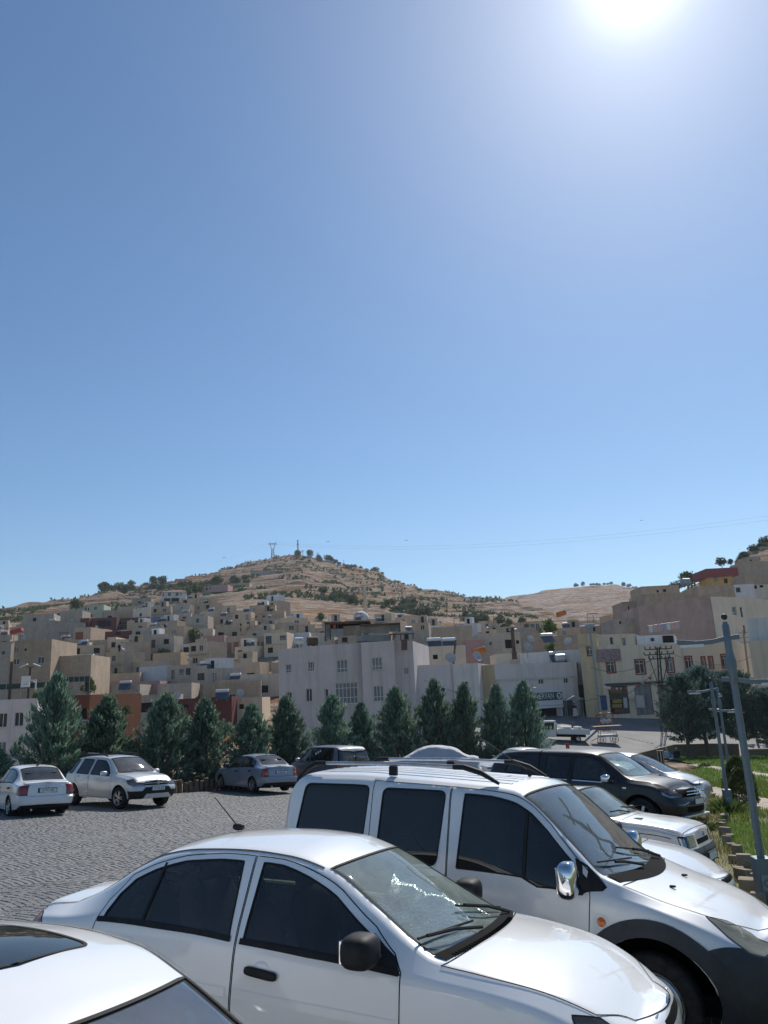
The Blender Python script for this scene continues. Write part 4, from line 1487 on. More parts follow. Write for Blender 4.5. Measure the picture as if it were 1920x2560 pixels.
# ================================================================== trees and plants
CYP = leafmat('cypress_leaves', [(.05, (0.0517, 0.0978, 0.0713)), (.35, (0.115, 0.19, 0.136)), (.6, (0.19, 0.276, 0.196)), (.85, (0.287, 0.362, 0.247)), (1, (0.345, 0.391, 0.241))], .34, .7)
CYPD = leafmat('dark_cypress_leaves', [(.05, (0.0368, 0.0713, 0.0667)), (.4, (0.0805, 0.136, 0.115)), (.7, (0.132, 0.196, 0.161)), (1, (0.218, 0.276, 0.218))], .3, .7)
LEAF = leafmat('broad_leaves', [(.1, (.035, .065, .015)), (.5, (.075, .125, .03)), (.9, (.15, .19, .055))], .4)
OLIV = leafmat('scrub_leaves', [(.1, (.03, .055, .022)), (.5, (.07, .105, .04)), (.9, (.13, .155, .07))], .25)
BARK = mat('bark', (.16, .11, .08), (.10, .07, .05), 8, .9, bmp=.5)

def leaf_cloud(P, D, L, Wd, seed, bend=.25):
 """P base points, D directions (unit), lengths, widths -> narrow bent leaves (2 quads)"""
 r = np.random.default_rng(seed)
 n = len(P)
 a = r.normal(size=(n, 3))
 sd = np.cross(D, a)
 sd /= np.maximum(np.linalg.norm(sd, axis=1, keepdims=True), 1e-6)
 up = np.cross(sd, D)
 L, Wd = L[:, None], Wd[:, None]
 b0 = P + sd * Wd * .25
 b1 = P - sd * Wd * .25
 mid = P + D * L * .5 + up * L * bend * .4
 m0, m1 = mid + sd * Wd * .5, mid - sd * Wd * .5
 tp = P + D * L + up * L * bend * r.uniform(-.6, 1, (n, 1))
 V = np.stack([b0, b1, m1, m0, tp], 1).reshape(-1, 3)
 k = np.arange(n)[:, None] * 5
 F = np.concatenate([k + np.array([[0, 1, 2]]), k + np.array([[0, 2, 3]]), k + np.array([[3, 2, 4]])])
 return V, F

def cypress_mesh(seed, H=5.0, R=1.25, prof=((0, .6), (.1, .95), (.24, 1.0), (.5, .72), (.78, .32), (1, .03)), nb=150, per=34, z0=.1, lobes=2):
 r = np.random.default_rng(seed)
 P, D, L, Wd = [], [], [], []
 px, py = zip(*prof)
 tops = [(0, 0, 1.0)] + [(r.uniform(-.45, .45) * R, r.uniform(-.45, .45) * R, r.uniform(.6, .85)) for _ in range(lobes)]
 for i in range(nb):
  tx, ty, th = tops[0] if r.random() < .62 else tops[r.integers(len(tops))]
  hf = (i + r.random()) / nb
  hf = hf ** .85
  rr = R * np.interp(hf, px, py) * r.uniform(.72, 1.12) * (1 if th == 1.0 else .62)
  az = i * 2.39996 + r.uniform(-.4, .4)
  zb = z0 + hf * H * .93 * th
  c0 = np.array([tx * min(1, hf * 2), ty * min(1, hf * 2), zb])
  el = R_(18 + 55 * hf + r.uniform(-12, 14))
  dr = np.array([math.cos(az) * math.cos(el), math.sin(az) * math.cos(el), math.sin(el)])
  ln = rr / max(.25, math.cos(el))
  ln = min(ln, rr * 1.6 + .15)
  for k in range(per):
   s = r.uniform(.18, 1) ** .7
   p = c0 + dr * ln * s + r.normal(size=3) * .085 * (1.1 - .4 * s)
   d = dr * .7 + np.array([0, 0, .75]) + r.normal(size=3) * .42
   d /= np.linalg.norm(d)
   P.append(p)
   D.append(d)
   L.append(r.uniform(.14, .30) * (1.15 if s > .8 else .9))
   Wd.append(r.uniform(.045, .085))
 return leaf_cloud(np.array(P), np.array(D), np.array(L), np.array(Wd), seed)

def round_mesh(seed, R=1.0, n=420, leaf=(.2, .38), squash=.85, clumps=14):
 r = np.random.default_rng(seed)
 cl = r.normal(size=(clumps, 3))
 cl /= np.linalg.norm(cl, axis=1, keepdims=True)
 cl *= r.uniform(.35, .75, (clumps, 1)) * R
 k = r.integers(clumps, size=n)
 q = r.normal(size=(n, 3))
 q /= np.linalg.norm(q, axis=1, keepdims=True)
 P = cl[k] + q * r.uniform(.12, .4, (n, 1)) * R
 P[:, 2] *= squash
 P[:, 2] += R * squash
 D = q + np.array([0, 0, .35]) + r.normal(size=(n, 3)) * .4
 D /= np.linalg.norm(D, axis=1, keepdims=True)
 return leaf_cloud(P, D, r.uniform(*leaf, n) * R, r.uniform(.1, .2, n) * R, seed)

def proto(name, VF, m):
 o = fast_mesh(name, VF[0], VF[1], m)
 me = o.data
 bpy.data.objects.remove(o)
 return me

def trunk_mesh(seed, H, r0, forks=3, lean=(0, 0)):
 r = random.Random(seed)
 mb = MB()
 top = Vector((lean[0], lean[1], H))
 mb.tube([(0, 0, -.3), (0, 0, 0), tuple(top * .5 + Vector((r.uniform(-.05, .05), r.uniform(-.05, .05), 0))), tuple(top)], [r0 * 1.5, r0 * 1.2, r0 * .85, r0 * .25], 8)
 for k in range(forks):
  a = r.uniform(0, 6.3)
  s = r.uniform(.3, .6)
  b0 = top * s
  mb.tube([tuple(b0), tuple(b0 + Vector((math.cos(a) * .35, math.sin(a) * .35, .4)) * H * .3), tuple(b0 + Vector((math.cos(a) * .5, math.sin(a) * .5, .9)) * H * .4)], [r0 * .5, r0 * .35, r0 * .1], 6)
 o = mb.build('trunk', BARK)
 me = o.data
 bpy.data.objects.remove(o)
 return me

def plant(name, label, cat, loc, crown, trunk, sx=1., sz=1., rz=0., group=None):
 root = empty(name, loc=loc, rz=rz)
 tag(root, label, cat, group)
 for nm, me in (('crown', crown), ('trunk', trunk)):
  if me is None:
   continue
  o = bpy.data.objects.new(nm, me)
  COL.objects.link(o)
  o.parent = root
  o.scale = (sx, sx, sz)
 return root

CY = [proto('cypress_crown', cypress_mesh(21 + k, R=[1.25, 1.4, 1.15, 1.3, 1.2, 1.45][k], nb=[230, 200, 240, 190, 220, 210][k], per=60, lobes=[1, 3, 2, 4, 1, 3][k]), CYP) for k in range(6)]
CYT = trunk_mesh(3, 4.2, .09, 2)
ROW = [(130, 1688, 31.6, 0.96, 'first blue-green cypress from the left, the tallest, over the white saloon'), (262, 1742, 33.4, 1.15, 'bushy blue-green cypress above the silver off-roader, right of the lamp post'),
    (402, 1738, 34.6, 1.12, 'blue-green cypress with split top right of the silver off-roader'), (520, 1748, 35.6, 1.02, 'blue-green cypress left of the grey-blue saloon'),
    (615, 1762, 36.5, .95, 'small blue-green cypress directly behind the grey-blue saloon'), (722, 1740, 38.6, .98, 'blue-green cypress at the left wall of the lilac building'),
    (826, 1738, 40.6, .98, 'blue-green cypress behind the grey people carrier'), (897, 1758, 41.8, .82, 'slim low cypress right of the grey people carrier'),
    (985, 1722, 43.0, 1.10, 'broad cypress left of the covered car'), (1072, 1702, 44.2, 1.12, 'tall cypress behind the covered car'),
    (1147, 1712, 45.0, .95, 'pointed cypress right above the covered car bonnet'), (1228, 1712, 45.8, .98, 'cypress behind the pale saloon'),
    (1300, 1704, 46.4, 1.05, 'last cypress of the row, beside the shop sign'), (-25, 1862, 30.0, .9, 'low cypress cut by the left edge beside the white saloon')]
for k, (u, vt, Y, sx, lab) in enumerate(ROW):
 p = at(u, vt, Y)
 zb = plane(p.x, Y) - .25
 h = p.z - zb
 plant('cypress_tree', lab, 'tree', (p.x, Y, zb), CY[(k * 5 + 1) % 6], CYT, sx * .98, h / 5.05, k * 1.7, 'blue-green cypresses along the lot edge').rotation_euler = (R_(3 * math.sin(k * 2.3)), R_(4 * math.sin(k * 1.7 + 1)), k * 1.7)
PN = [proto('lawn_cypress_crown', cypress_mesh(51 + k, 6.6, 2.25, ((0, .5), (.1, .9), (.25, 1.0), (.5, .86), (.75, .52), (1, .06)), 330, 66, 1.5, 2), CYPD) for k in range(2)]
PNT = trunk_mesh(5, 4.4, .17, 4, (.25, .1))
for k, (u, vt, vb, Y, sx, lab) in enumerate([(1668, 1690, 1893, 66.5, 1.0, 'round dark cypress with bare trunk on the lawn, left of its group'), (1742, 1668, 1890, 69, 1.02, 'tallest dark cypress on the lawn, behind the paired lamp posts'),
           (1828, 1678, 1890, 67.5, 1.0, 'dark cypress on the lawn just right of the big lamp post'), (1912, 1722, 1885, 66, .95, 'dark cypress on the lawn cut by the right edge')]):
 p = at(u, vt, Y)
 zb = plane(p.x, Y) - .1
 plant('lawn_cypress_tree', lab, 'tree', (p.x + (.9 if k == 0 else 0), Y, zb), PN[k % 2], PNT, sx, (p.z - zb) / 8.1, 2.1 * k, 'dark cypresses on the lawn')

# ---- conical shrubs and leafy clump on the lawn
SHR = leafmat('shrub_leaves', [(.1, (.02, .04, .014)), (.5, (.055, .085, .03)), (.85, (.2, .21, .06)), (1, (.32, .31, .11))], .3)
r = np.random.default_rng(5)
n = 3600
hgt = r.random(n) ** .8
rad = .62 * np.interp(hgt, [0, .15, .5, .8, 1], [.75, 1, .92, .55, .08]) * r.uniform(.7, 1.05, n)
an_ = r.uniform(0, 6.283, n)
P = np.stack([np.cos(an_) * rad, np.sin(an_) * rad, .05 + hgt * 1.5], 1)
D = np.stack([np.cos(an_) * .5, np.sin(an_) * .5, np.full(n, .9)], 1) + r.normal(size=(n, 3)) * .35
D /= np.linalg.norm(D, axis=1, keepdims=True)
SHM = proto('shrub_foliage', leaf_cloud(P, D, r.uniform(.07, .15, n), r.uniform(.025, .05, n), 5), SHR)
for (u, v, s, lab) in ((1862, 2018, 0.70, 'nearer of two conical golden-tipped shrubs on the lawn'), (1853, 1995, 0.86, 'farther of two conical golden-tipped shrubs on the lawn')):
 p = onp(u, v)
 plant('conical_shrub', lab, 'shrub', (p.x, p.y, p.z), SHM, None, s, s, s, 'conical shrubs on the lawn')
n = 260
an_ = r.uniform(0, 6.283, n)
rd = r.uniform(0, .35, n)
P = np.stack([np.cos(an_) * rd, np.sin(an_) * rd, np.zeros(n)], 1)
D = np.stack([np.cos(an_) * .7, np.sin(an_) * .7, np.full(n, .75)], 1) + r.normal(size=(n, 3)) * .25
D /= np.linalg.norm(D, axis=1, keepdims=True)
CLM = proto('clump_foliage', leaf_cloud(P, D, r.uniform(.3, .6, n), r.uniform(.05, .09, n), 8, .5), LEAF)
p = onp(1815, 2032)
plant('leafy_clump', 'spreading dark green leafy clump beside the farther lamp posts', 'plant', (p.x, p.y, p.z), CLM, None, 1.0, .8)
p = onp(1762, 1918)
plant('leafy_clump', 'small dark green tuft beside the upper garden path', 'plant', (p.x, p.y, p.z), CLM, None, .7, .6)
p = onp(1765, 2075)
plant('leafy_clump', 'low weed tuft by the stone kerb near the pick-up', 'plant', (p.x, p.y, p.z), CLM, None, .5, .4)

# ---- leafy trees and bushes on the slope
RB = [proto('bush_crown', round_mesh(70 + k, 1.0, 520), OLIV) for k in range(3)]
RL = [proto('leafy_crown', round_mesh(80 + k, 1.0, 620, (.18, .32)), LEAF) for k in range(2)]
TRK = trunk_mesh(9, 1.0, .06, 2)
VINE = [(222, 1735, 118, 26, 1, 'bright leafy tree above the orange house'), (590, 1735, 150, 16, 1, 'small leafy tree left of the lilac building, upper slope'), (315, 1790, 84, 20, 1, 'yellow-green leafy tree right of the second cypress'),
  (95, 1760, 92, 24, 1, 'yellow-green vine top behind the light grey flats'), (1375, 1588, 135, 32, 1, 'big bright green tree above the shops'), (1378, 1632, 108, 22, 1, 'smaller bright green tree below the big one above the shops'),
  (485, 1608, 215, 24, 1, 'green leafy roof garden beside the white balcony house'), (190, 1522, 298, 22, 0, 'dark tree in front of the pale green bungalow'), (700, 1500, 392, 22, 1, 'green tree in front of the white shell house'),
  (650, 1500, 392, 26, 1, 'green tree left of the white shell house'), (605, 1498, 396, 24, 1, 'green tree right of the bright green box'), (490, 1490, 400, 32, 1, 'large green tree right of the white villa'), (470, 1500, 385, 20, 1, 'green tree touching the white villa'),
  (530, 1705, 150, 12, 1, 'little green tree between low tan houses'), (1720, 1470, 215, 34, 0, 'large grey-green tree on the right skyline'), (1805, 1417, 222, 17, 0, 'lone round tree on the right skyline'), (1828, 1412, 224, 12, 0, 'small pointed tree on the right skyline'),
  (1690, 1480, 200, 22, 0, 'grey-green bush left of the large skyline tree'), (1915, 1440, 215, 16, 0, 'dark tree at the right edge of the slope')]
for k, (u, vb, Y, wpx, kind, lab) in enumerate(VINE):
 p = at(u, vb, Y)
 s = wpx * Y / FPX * .75
 plant('leafy_tree' if kind else 'slope_tree', lab, 'tree', (p.x, p.y, p.z - s * .1), (RL if kind else RB)[k % 2], TRK, s, s * (1.0 if k % 3 else 1.2), k * 1.3)
rt_ = random.Random(4)
BELT = [((255, 400), (1478, 1462), 26, 'dark green bush on the left ridge above the villa', 'bushes on the left ridge'),
  ((330, 470), (1508, 1488), 22, 'olive-green bush on the slope left of the villa', 'bushes left of the villa'),
  ((400, 640), (1470, 1452), 26, 'dark bush in the belt below the hilltop wall', 'bushes below the hilltop'),
  ((800, 920), (1484, 1510), 22, 'dark green bush in the long belt across the brown slope', 'bushes across the brown slope'),
  ((955, 1070), (1512, 1535), 20, 'dark green bush at the lower end of the slope belt', 'bushes at the slope belt end'),
  ((1160, 1310), (1545, 1575), 26, 'green bush in the gorge thicket right of the hill', 'bushes in the gorge'),
  ((760, 960), (1390, 1428), 16, 'tiny dark bush on the right skyline of the hill', 'bushes on the hill skyline'),
  ((730, 780), (1388, 1398), 6, 'tiny dark bush beside the mast on the hilltop', 'bushes by the mast'),
  ((1850, 1960), (1402, 1340), 14, 'grey-green bush near the top of the right slope', 'bushes on the right slope'),
  ((1440, 1620), (1466, 1484), 22, 'tiny dark tree on the far hill crest', 'trees on the far hill crest')]
for (ua, ub), (va, vb), n_, lab, grp in BELT:
 for k in range(n_):
  f_ = rt_.random()
  u = ua + (ub - ua) * f_
  v = va + (vb - va) * f_ + rt_.uniform(-9, 9)
  if 'far hill' in lab:
   p = at(u, float(np.interp(u, [q[0] for q in FH], [q[1] for q in FH])) + 1.5, 1235)
   s = rt_.uniform(2.2, 4.2)
  else:
   h_ = hit(u, v, 130)
   if h_ is None:
    a_ = ray(u, v)
    yr = float(np.interp(a_[0] / a_[1], _ca, _cy))
    h_ = Vector((a_[0] / a_[1] * yr, yr, terr(a_[0] / a_[1] * yr, yr)))
   p = Vector((h_.x, h_.y, rocky(h_.x, h_.y, h_.z)))
   s = rt_.uniform(1.7, 3.6) * (p.y / 480)
   if 'skyline' in lab or 'mast' in lab:
    s *= .8
  plant('slope_bush', lab, 'bush', (p.x, p.y, p.z - s * .15), RB[k % 3], None, s, s * rt_.uniform(.8, 1.15), k * 2.2, grp)
gk = 0
while gk < 34:
 u, v = rt_.uniform(20, 1000), rt_.uniform(1540, 1740)
 h_ = hit(u, v, 105)
 if h_ is None or any((h_.x - hx) ** 2 + (h_.y - hy) ** 2 < (hr * .8) ** 2 for hx, hy, hr in HOUSES):
  continue
 s = rt_.uniform(.9, 2.0)
 plant('garden_bush', 'small green garden bush between the hillside houses', 'bush', (h_.x, h_.y, h_.z - .2), (RL if gk % 3 else RB)[gk % 2], None, s, s * 1.1, gk * 1.1, 'garden bushes among the houses')
 gk += 1
p = hit(953, 1495, 200)
plant('dark_cypress', 'single dark columnar cypress on the brown slope', 'tree', (p.x, p.y, p.z), proto('column_crown', cypress_mesh(99, 12, 2.1, ((0, .7), (.3, 1), (.7, .8), (1, .1)), 90, 30, .2, 0), CYPD), None, 1, 1)
# low scrub: too small to count
P, D = [], []
for _ in range(13000):
 u, v = rt_.uniform(-20, 1340), rt_.uniform(1400, 1600)
 a_ = ray(u, v)
 y = rt_.uniform(330, 760)
 x = a_[0] / a_[1] * y
 yr = float(np.interp(x / y, _ca, _cy))
 if y > yr or noise.noise(Vector((x / 45, y / 40, 3))) < .02:
  continue
 z = rocky(x, y, terr(x, y))
 for q in range(5):
  P.append((x + rt_.uniform(-.5, .5), y + rt_.uniform(-.5, .5), z - .1))
  D.append((rt_.uniform(-.6, .6), rt_.uniform(-.6, .6), .8))
P, D = np.array(P), np.array(D)
D /= np.linalg.norm(D, axis=1, keepdims=True)
VF = leaf_cloud(P, D, rng.uniform(.9, 2.1, len(P)), rng.uniform(.5, 1.0, len(P)), 3)
tag(fast_mesh('scrub', VF[0], VF[1], OLIV), kind='stuff')
# ================================================================== vehicles
TS = [0, .2, .4, .6, .75, .9, 1.05, 1.2, 1.4, 1.6, 1.75, 1.86, 1.95, 2.04, 2.14, 2.26, 2.42, 2.58, 2.72, 2.82, 2.9, 2.96, 3.02, 3.08,
   3.16, 3.28, 3.42, 3.58, 3.74, 3.88, 4.0]
SCL, CAPW = .34, .7

class Car:
 def __init__(c, s):
  c.s = s
  c.x0, c.x1 = s['x0'], s['x1']
  for k in ('zr', 'cr', 'zs', 'ws', 'wr', 'zb'):
   kn = s[k]
   setattr(c, k, pchip([a for a, b in kn], [b for a, b in kn]))
  c.wm = s.get('wm', .025)
  c.bf, c.br = s.get('bf', .1), s.get('br', .05)
  c.pf = s.get('pf')          # front profile [(z, dx)]
  c.pr = s.get('pr')
  c.h = s.get('h', [.0, .5, .2, .13, .25])
  c.zmid = s.get('zmid', .5)

 def raw(c, x, t):
  """signed section: t in 0..4, beyond 4 mirrored"""
  sg = np.where(t > 4, -1.0, 1.0)
  t = np.where(t > 4, 8 - t, np.maximum(t, 0))
  ws, zs, wr, zr, zb = c.ws(x), c.zs(x), c.wr(x), c.zr(x), c.zb(x)
  zt = zr + c.cr(x)
  wmx = ws + c.wm
  zm = zb + (zs - zb) * c.zmid
  wb = wmx - .06
  ky = [wb, wmx, ws, wr]
  kz = [zb, zm, zs, zr]
  i = np.clip(np.floor(t).astype(int), 0, 2)
  fr = t - i
  ky, kz = np.stack(ky), np.stack(kz)
  ar = np.arange(len(t))
  y = ky[i, ar] * (1 - fr) + ky[np.minimum(i + 1, 3), ar] * fr
  z = kz[i, ar] * (1 - fr) + kz[np.minimum(i + 1, 3), ar] * fr
  ta = np.clip(t - 3, 0, 1)
  yc = wr * (1 - ta)
  zc = zr + (zt - zr) * (1 - (1 - ta) ** 2)
  m = t > 3
  return np.where(m, yc, y) * sg, np.where(m, zc, z)

 def P(c, u, t):
  u, t = np.broadcast_arrays(np.asarray(u, float), np.asarray(t, float))
  u, t = u.ravel(), t.ravel()
  x = np.clip(u, c.x0, c.x1)
  sf = np.clip((u - c.x1) / CAPW, 0, 1)
  sr = np.clip((c.x0 - u) / CAPW, 0, 1)
  h = np.interp(t, [0, 1, 2, 3, 4], c.h)
  y = 0
  z = 0
  wts = (.5, 1, 1, 1, .5)
  for k, w in zip((-1, -.5, 0, .5, 1), wts):
   a, b = c.raw(x, t + h * k)
   y = y + a * w / 4
   z = z + b * w / 4
  y = y * (1 - sf) * (1 - sr)
  X = x + c.bf * (1 - (1 - sf) ** 2.6) - c.br * (1 - (1 - sr) ** 2.6)
  if c.pf:
   w = np.clip((x - (c.x1 - .55)) / .55, 0, 1)
   X = X + pchip(*zip(*c.pf))(z) * w * w * (3 - 2 * w)
  if c.pr:
   w = np.clip(((c.x0 + .5) - x) / .5, 0, 1)
   X = X - pchip(*zip(*c.pr))(z) * w * w * (3 - 2 * w)
  return np.stack([X, y, z], 1)

 def Nrm(c, u, t):
  e = 2e-3
  du = c.P(u + e, t) - c.P(u - e, t)
  dt = c.P(u, np.minimum(t + e, 4.0)) - c.P(u, np.maximum(t - e, 0))
  n = np.cross(dt, du)
  l = np.linalg.norm(n, axis=1, keepdims=True)
  n = n / np.maximum(l, 1e-9)
  bad = l[:, 0] < 1e-9
  n[bad] = (0, 0, 1)
  cx = c.P(u, t)
  ctr = np.stack([np.clip(cx[:, 0], c.x0 + .5, c.x1 - .5), cx[:, 1] * 0, cx[:, 2] * 0 + .6], 1)
  fl = ((cx - ctr) * n).sum(1) < 0
  n[fl] *= -1
  return n

 def t_of(c, x, z):
  ts = np.linspace(0, 3.3, 100)
  zz = np.maximum.accumulate(c.P(np.full(100, x), ts)[:, 2])
  return float(np.interp(z, zz, ts))

 def side(c, poly):
  return [(x, c.t_of(x, z)) for x, z in poly]

 def face_u(c, y, z, front=True):
  """(u,t) of a point on the front or rear cap"""
  xe = c.x1 if front else c.x0
  t = c.t_of(xe, z)
  w = c.P(np.array([xe]), np.array([t]))[0, 1]
  s_ = 1 - min(1, abs(y) / max(w, 1e-3))
  return (xe + s_ * CAPW if front else xe - s_ * CAPW), t

def resample(poly, ml, closed=True):
 out = []
 n = len(poly)
 for i in range(n if closed else n - 1):
  a, b = np.array(poly[i], float), np.array(poly[(i + 1) % n], float)
  L = math.hypot(b[0] - a[0], (b[1] - a[1]) * SCL)
  k = max(1, int(math.ceil(L / ml)))
  for j in range(k):
   out.append(tuple(a + (b - a) * j / k))
 if not closed:
  out.append(tuple(poly[-1]))
 return out

def rounded(poly, r, n=4):
 out = []
 k = len(poly)
 for i in range(k):
  p0, p1, p2 = (np.array(poly[(i + d) % k], float) for d in (-1, 0, 1))
  a, b = p0 - p1, p2 - p1
  la, lb = np.linalg.norm(a), np.linalg.norm(b)
  rr = min(r, la * .45, lb * .45)
  q0, q2 = p1 + a / la * rr, p1 + b / lb * rr
  for j in range(n + 1):
   s_ = j / n
   out.append(tuple((1 - s_) ** 2 * q0 + 2 * s_ * (1 - s_) * p1 + s_ * s_ * q2))
 return out

def car_cdt(c, polys, du):
 ua, ub = c.x0 - CAPW, c.x1 + CAPW
 pts, faces, seg = [], [], []

 def add(poly):
  n = len(pts)
  q = [(p[0], p[1] * SCL) for p in poly]
  if sum(a[0] * b_[1] - b_[0] * a[1] for a, b_ in zip(q, q[1:] + q[:1])) < 0:
   q = q[::-1]
  pts.extend(q)
  faces.append(list(range(n, n + len(q))))
  for i in range(len(q)):
   seg.append((*q[i], *q[(i + 1) % len(q)]))
 add(resample([(ua, 0), (ub, 0), (ub, 4), (ua, 4)], du))
 for _, poly, _m in polys:
  q = [(min(max(p[0], ua), ub), min(max(p[1], 0.), 4.)) for p in poly]
  add(resample(q, du * .8))
 nb = int((c.x1 - c.x0) / du)
 us = np.concatenate([np.linspace(ua, c.x0, 8)[:-1], np.linspace(c.x0, c.x1, nb), np.linspace(c.x1, ub, 8)[1:]])
 G = np.array([(u, t * SCL) for u in us for t in TS])
 sg = np.array(seg)
 keep = np.ones(len(G), bool)
 tol = du * .28
 for i in range(0, len(G), 800):
  g = G[i:i + 800, None, :]
  a, b = sg[None, :, :2], sg[None, :, 2:]
  ab = b - a
  L2 = np.maximum((ab ** 2).sum(-1), 1e-12)
  tt = np.clip(((g - a) * ab).sum(-1) / L2, 0, 1)
  d = np.linalg.norm(g - (a + ab * tt[..., None]), axis=-1)
  keep[i:i + 800] = d.min(1) > tol
 allp = [Vector(p) for p in pts] + [Vector(p) for p in G[keep]]
 v, e, f, _ov, _oe, of = delaunay_2d_cdt(allp, [], faces, 0, 1e-5)
 UT = np.array([(p[0], p[1] / SCL) for p in v])
 reg = {}
 for fi, fa in enumerate(f):
  ids = [k for k in of[fi] if k > 0]
  key = max(ids) - 1 if ids else -1
  reg.setdefault(key, []).append(fa)
 return UT, reg

def region_mesh(c, UT, tris, name, m, parent, sides, off=0.0):
 """sides: 'both' one mesh over both halves, 'L', 'R'"""
 used = sorted({i for t in tris for i in t})
 mp = {i: k for k, i in enumerate(used)}
 uu = UT[used]
 n = c.Nrm(uu[:, 0], uu[:, 1])
 p = c.P(uu[:, 0], uu[:, 1]) + n * off
 T = np.array([[mp[i] for i in t] for t in tris])
 # orient
 fn = np.cross(p[T[:, 1]] - p[T[:, 0]], p[T[:, 2]] - p[T[:, 0]])
 fl = (fn * n[T[:, 0]]).sum(1) < 0
 T[fl] = T[fl][:, ::-1]
 mir = np.array([1, -1, 1])
 V, F, NN = [], [], []
 if sides in ('both', 'L'):
  V.append(p)
  F.append(T)
  NN.append(n)
 if sides in ('both', 'R'):
  k = len(p) if sides == 'both' else 0
  V.append(p * mir)
  F.append(T[:, ::-1] + k)
  NN.append(n * mir)
 return weld_obj(name, np.concatenate(V), np.concatenate(F).tolist(), m, parent, np.concatenate(NN))

def weld_obj(name, V, F, m, parent, NN):
 """join the two halves along the centre line"""
 ix, mp, keep = {}, [], []
 for i, p in enumerate(V):
  if abs(p[1]) < 2e-4:
   k = (round(p[0], 4), round(p[2], 4))
   if k in ix:
    mp.append(ix[k])
    continue
   ix[k] = len(keep)
  mp.append(len(keep))
  keep.append(i)
 F2 = []
 for f in F:
  g = []
  for i in f:
   if mp[i] not in g:
    g.append(mp[i])
  if len(g) > 2:
   F2.append(g)
 return mesh_obj(name, V[keep], F2, m, parent, True, NN[keep])

def ribbon(c, path, w, off, name, m, parent, side='both', closed=False, ml=.04):
 if side == 'both' and (closed or max(p[1] for p in path) < 3.98):
  ribbon(c, path, w, off, name, m, parent, 'L', closed, ml)
  return ribbon(c, path, w, off, name, m, parent, 'R', closed, ml)
 q = resample(path, ml, closed)
 if closed:
  q = q + [q[0]]
 ut = np.array(q)
 p = c.P(ut[:, 0], np.clip(ut[:, 1], 0, 4))
 n = c.Nrm(ut[:, 0], np.clip(ut[:, 1], 0, 4))
 tg = np.gradient(p, axis=0)
 sd = np.cross(n, tg)
 sd /= np.maximum(np.linalg.norm(sd, axis=1, keepdims=True), 1e-9)
 V = np.concatenate([p + sd * w / 2 + n * off, p - sd * w / 2 + n * off])
 k = len(p)
 F = [(i, i + 1, i + k + 1, i + k) for i in range(k - 1)]
 if np.dot(np.cross(V[1] - V[0], V[k] - V[0]), n[0]) < 0:
  F = [f[::-1] for f in F]
 NN = np.concatenate([n, n])
 if side == 'L':
  return mesh_obj(name, V, F, m, parent, True, NN)
 mir = np.array([1, -1, 1])
 if side == 'R':
  return mesh_obj(name, V * mir, [f[::-1] for f in F], m, parent, True, NN * mir)
 # keep the centre ends exactly on the centre line
 V[np.abs(V[:, 1]) < .012, 1] = 0
 return weld_obj(name, np.concatenate([V, V * mir]), F + [tuple(i + 2 * k for i in f[::-1]) for f in F], m, parent,
     np.concatenate([NN, NN * mir]))

def open_edge(poly):
 """outline of a centre panel without its edge on the centre line"""
 n = len(poly)
 for i in range(n):
  if poly[i][1] > 3.99 and poly[(i + 1) % n][1] > 3.99:
   return [poly[(i + 1 + j) % n] for j in range(n)]
 return poly

# ---- shared materials
RUB = mat('black_rubber', (.012, .012, .013), (.02, .02, .02), 30, .75, spec=.3)
PLA = mat('black_plastic', (.012, .013, .014), (.022, .022, .024), 12, .6, spec=.25)
PLG = mat('grey_plastic', (.032, .035, .042), (.05, .052, .058), 6, .6, spec=.4)
TYR = mat('tyre_rubber', (.014, .014, .015), (.035, .033, .03), 14, .88, spec=.25)
ALU = mat('alloy', (.55, .56, .58), (.4, .4, .41), 9, .32, metal=.85)
CHR = mat('chrome', (.75, .76, .78), (.68, .68, .7), 3, .07, metal=1.)
DRK = mat('cavity_black', (.006, .006, .007), (.01, .01, .01), 5, .9, spec=.1)
LIN = mat('cabin_lining', (.05, .05, .052), (.035, .035, .037), 20, .9, spec=.2)
SEA = mat('seat_cloth', (.035, .037, .042), (.05, .05, .055), 40, .95, spec=.15)
PWH = mat('plate_white', (.75, .75, .74), (.6, .6, .58), 20, .5)
PBL = mat('plate_blue', (.02, .06, .3), (.02, .05, .25), 20, .5)
INK = mat('plate_black_ink', (.012, .012, .014), (.02, .02, .02), 20, .6)
GCL = glass('clear_glass', (.74, .82, .80), 1.0, .055)
GSD = glass('side_glass', (.42, .50, .47), .9, .05)
GDK = glass('dark_tinted_glass', (.02, .024, .028), .8, .03)
GRW = glass('rear_glass', (.34, .42, .46), 1.0, .06)
GSC = glass('dusty_windscreen', (.86, .95, .92), 1.0, .22, (.52, .62, .58), 1.6)
GSV = glass('van_windscreen', (.62, .72, .72), 1.0, .15, (.46, .52, .52), 1.65)
LINL = mat('pale_lining', (.42, .43, .42), (.36, .37, .36), 20, .9, spec=.2)
LREF = mat('yellowed_reflector', (.62, .60, .50), (.42, .40, .33), 9, .4, metal=.15)
GDU = glass('dusty_glass', (.34, .40, .41), 1.0, .12, (.55, .56, .55))
LENS = glass('lamp_glass', (.85, .87, .88), .9, .08)
LENSY = glass('yellowed_lamp_glass', (.9, .88, .78), .8, .34, (.55, .53, .42))
RED = mat('red_lamp_lens', (.28, .012, .015), (.2, .008, .012), 30, .18, coat=.6)
AMB = mat('amber_lens', (.75, .19, .02), (.6, .13, .01), 30, .2, coat=.6)
REFL = mat('lamp_reflector', (.7, .71, .72), (.45, .46, .48), 14, .2, metal=.9)

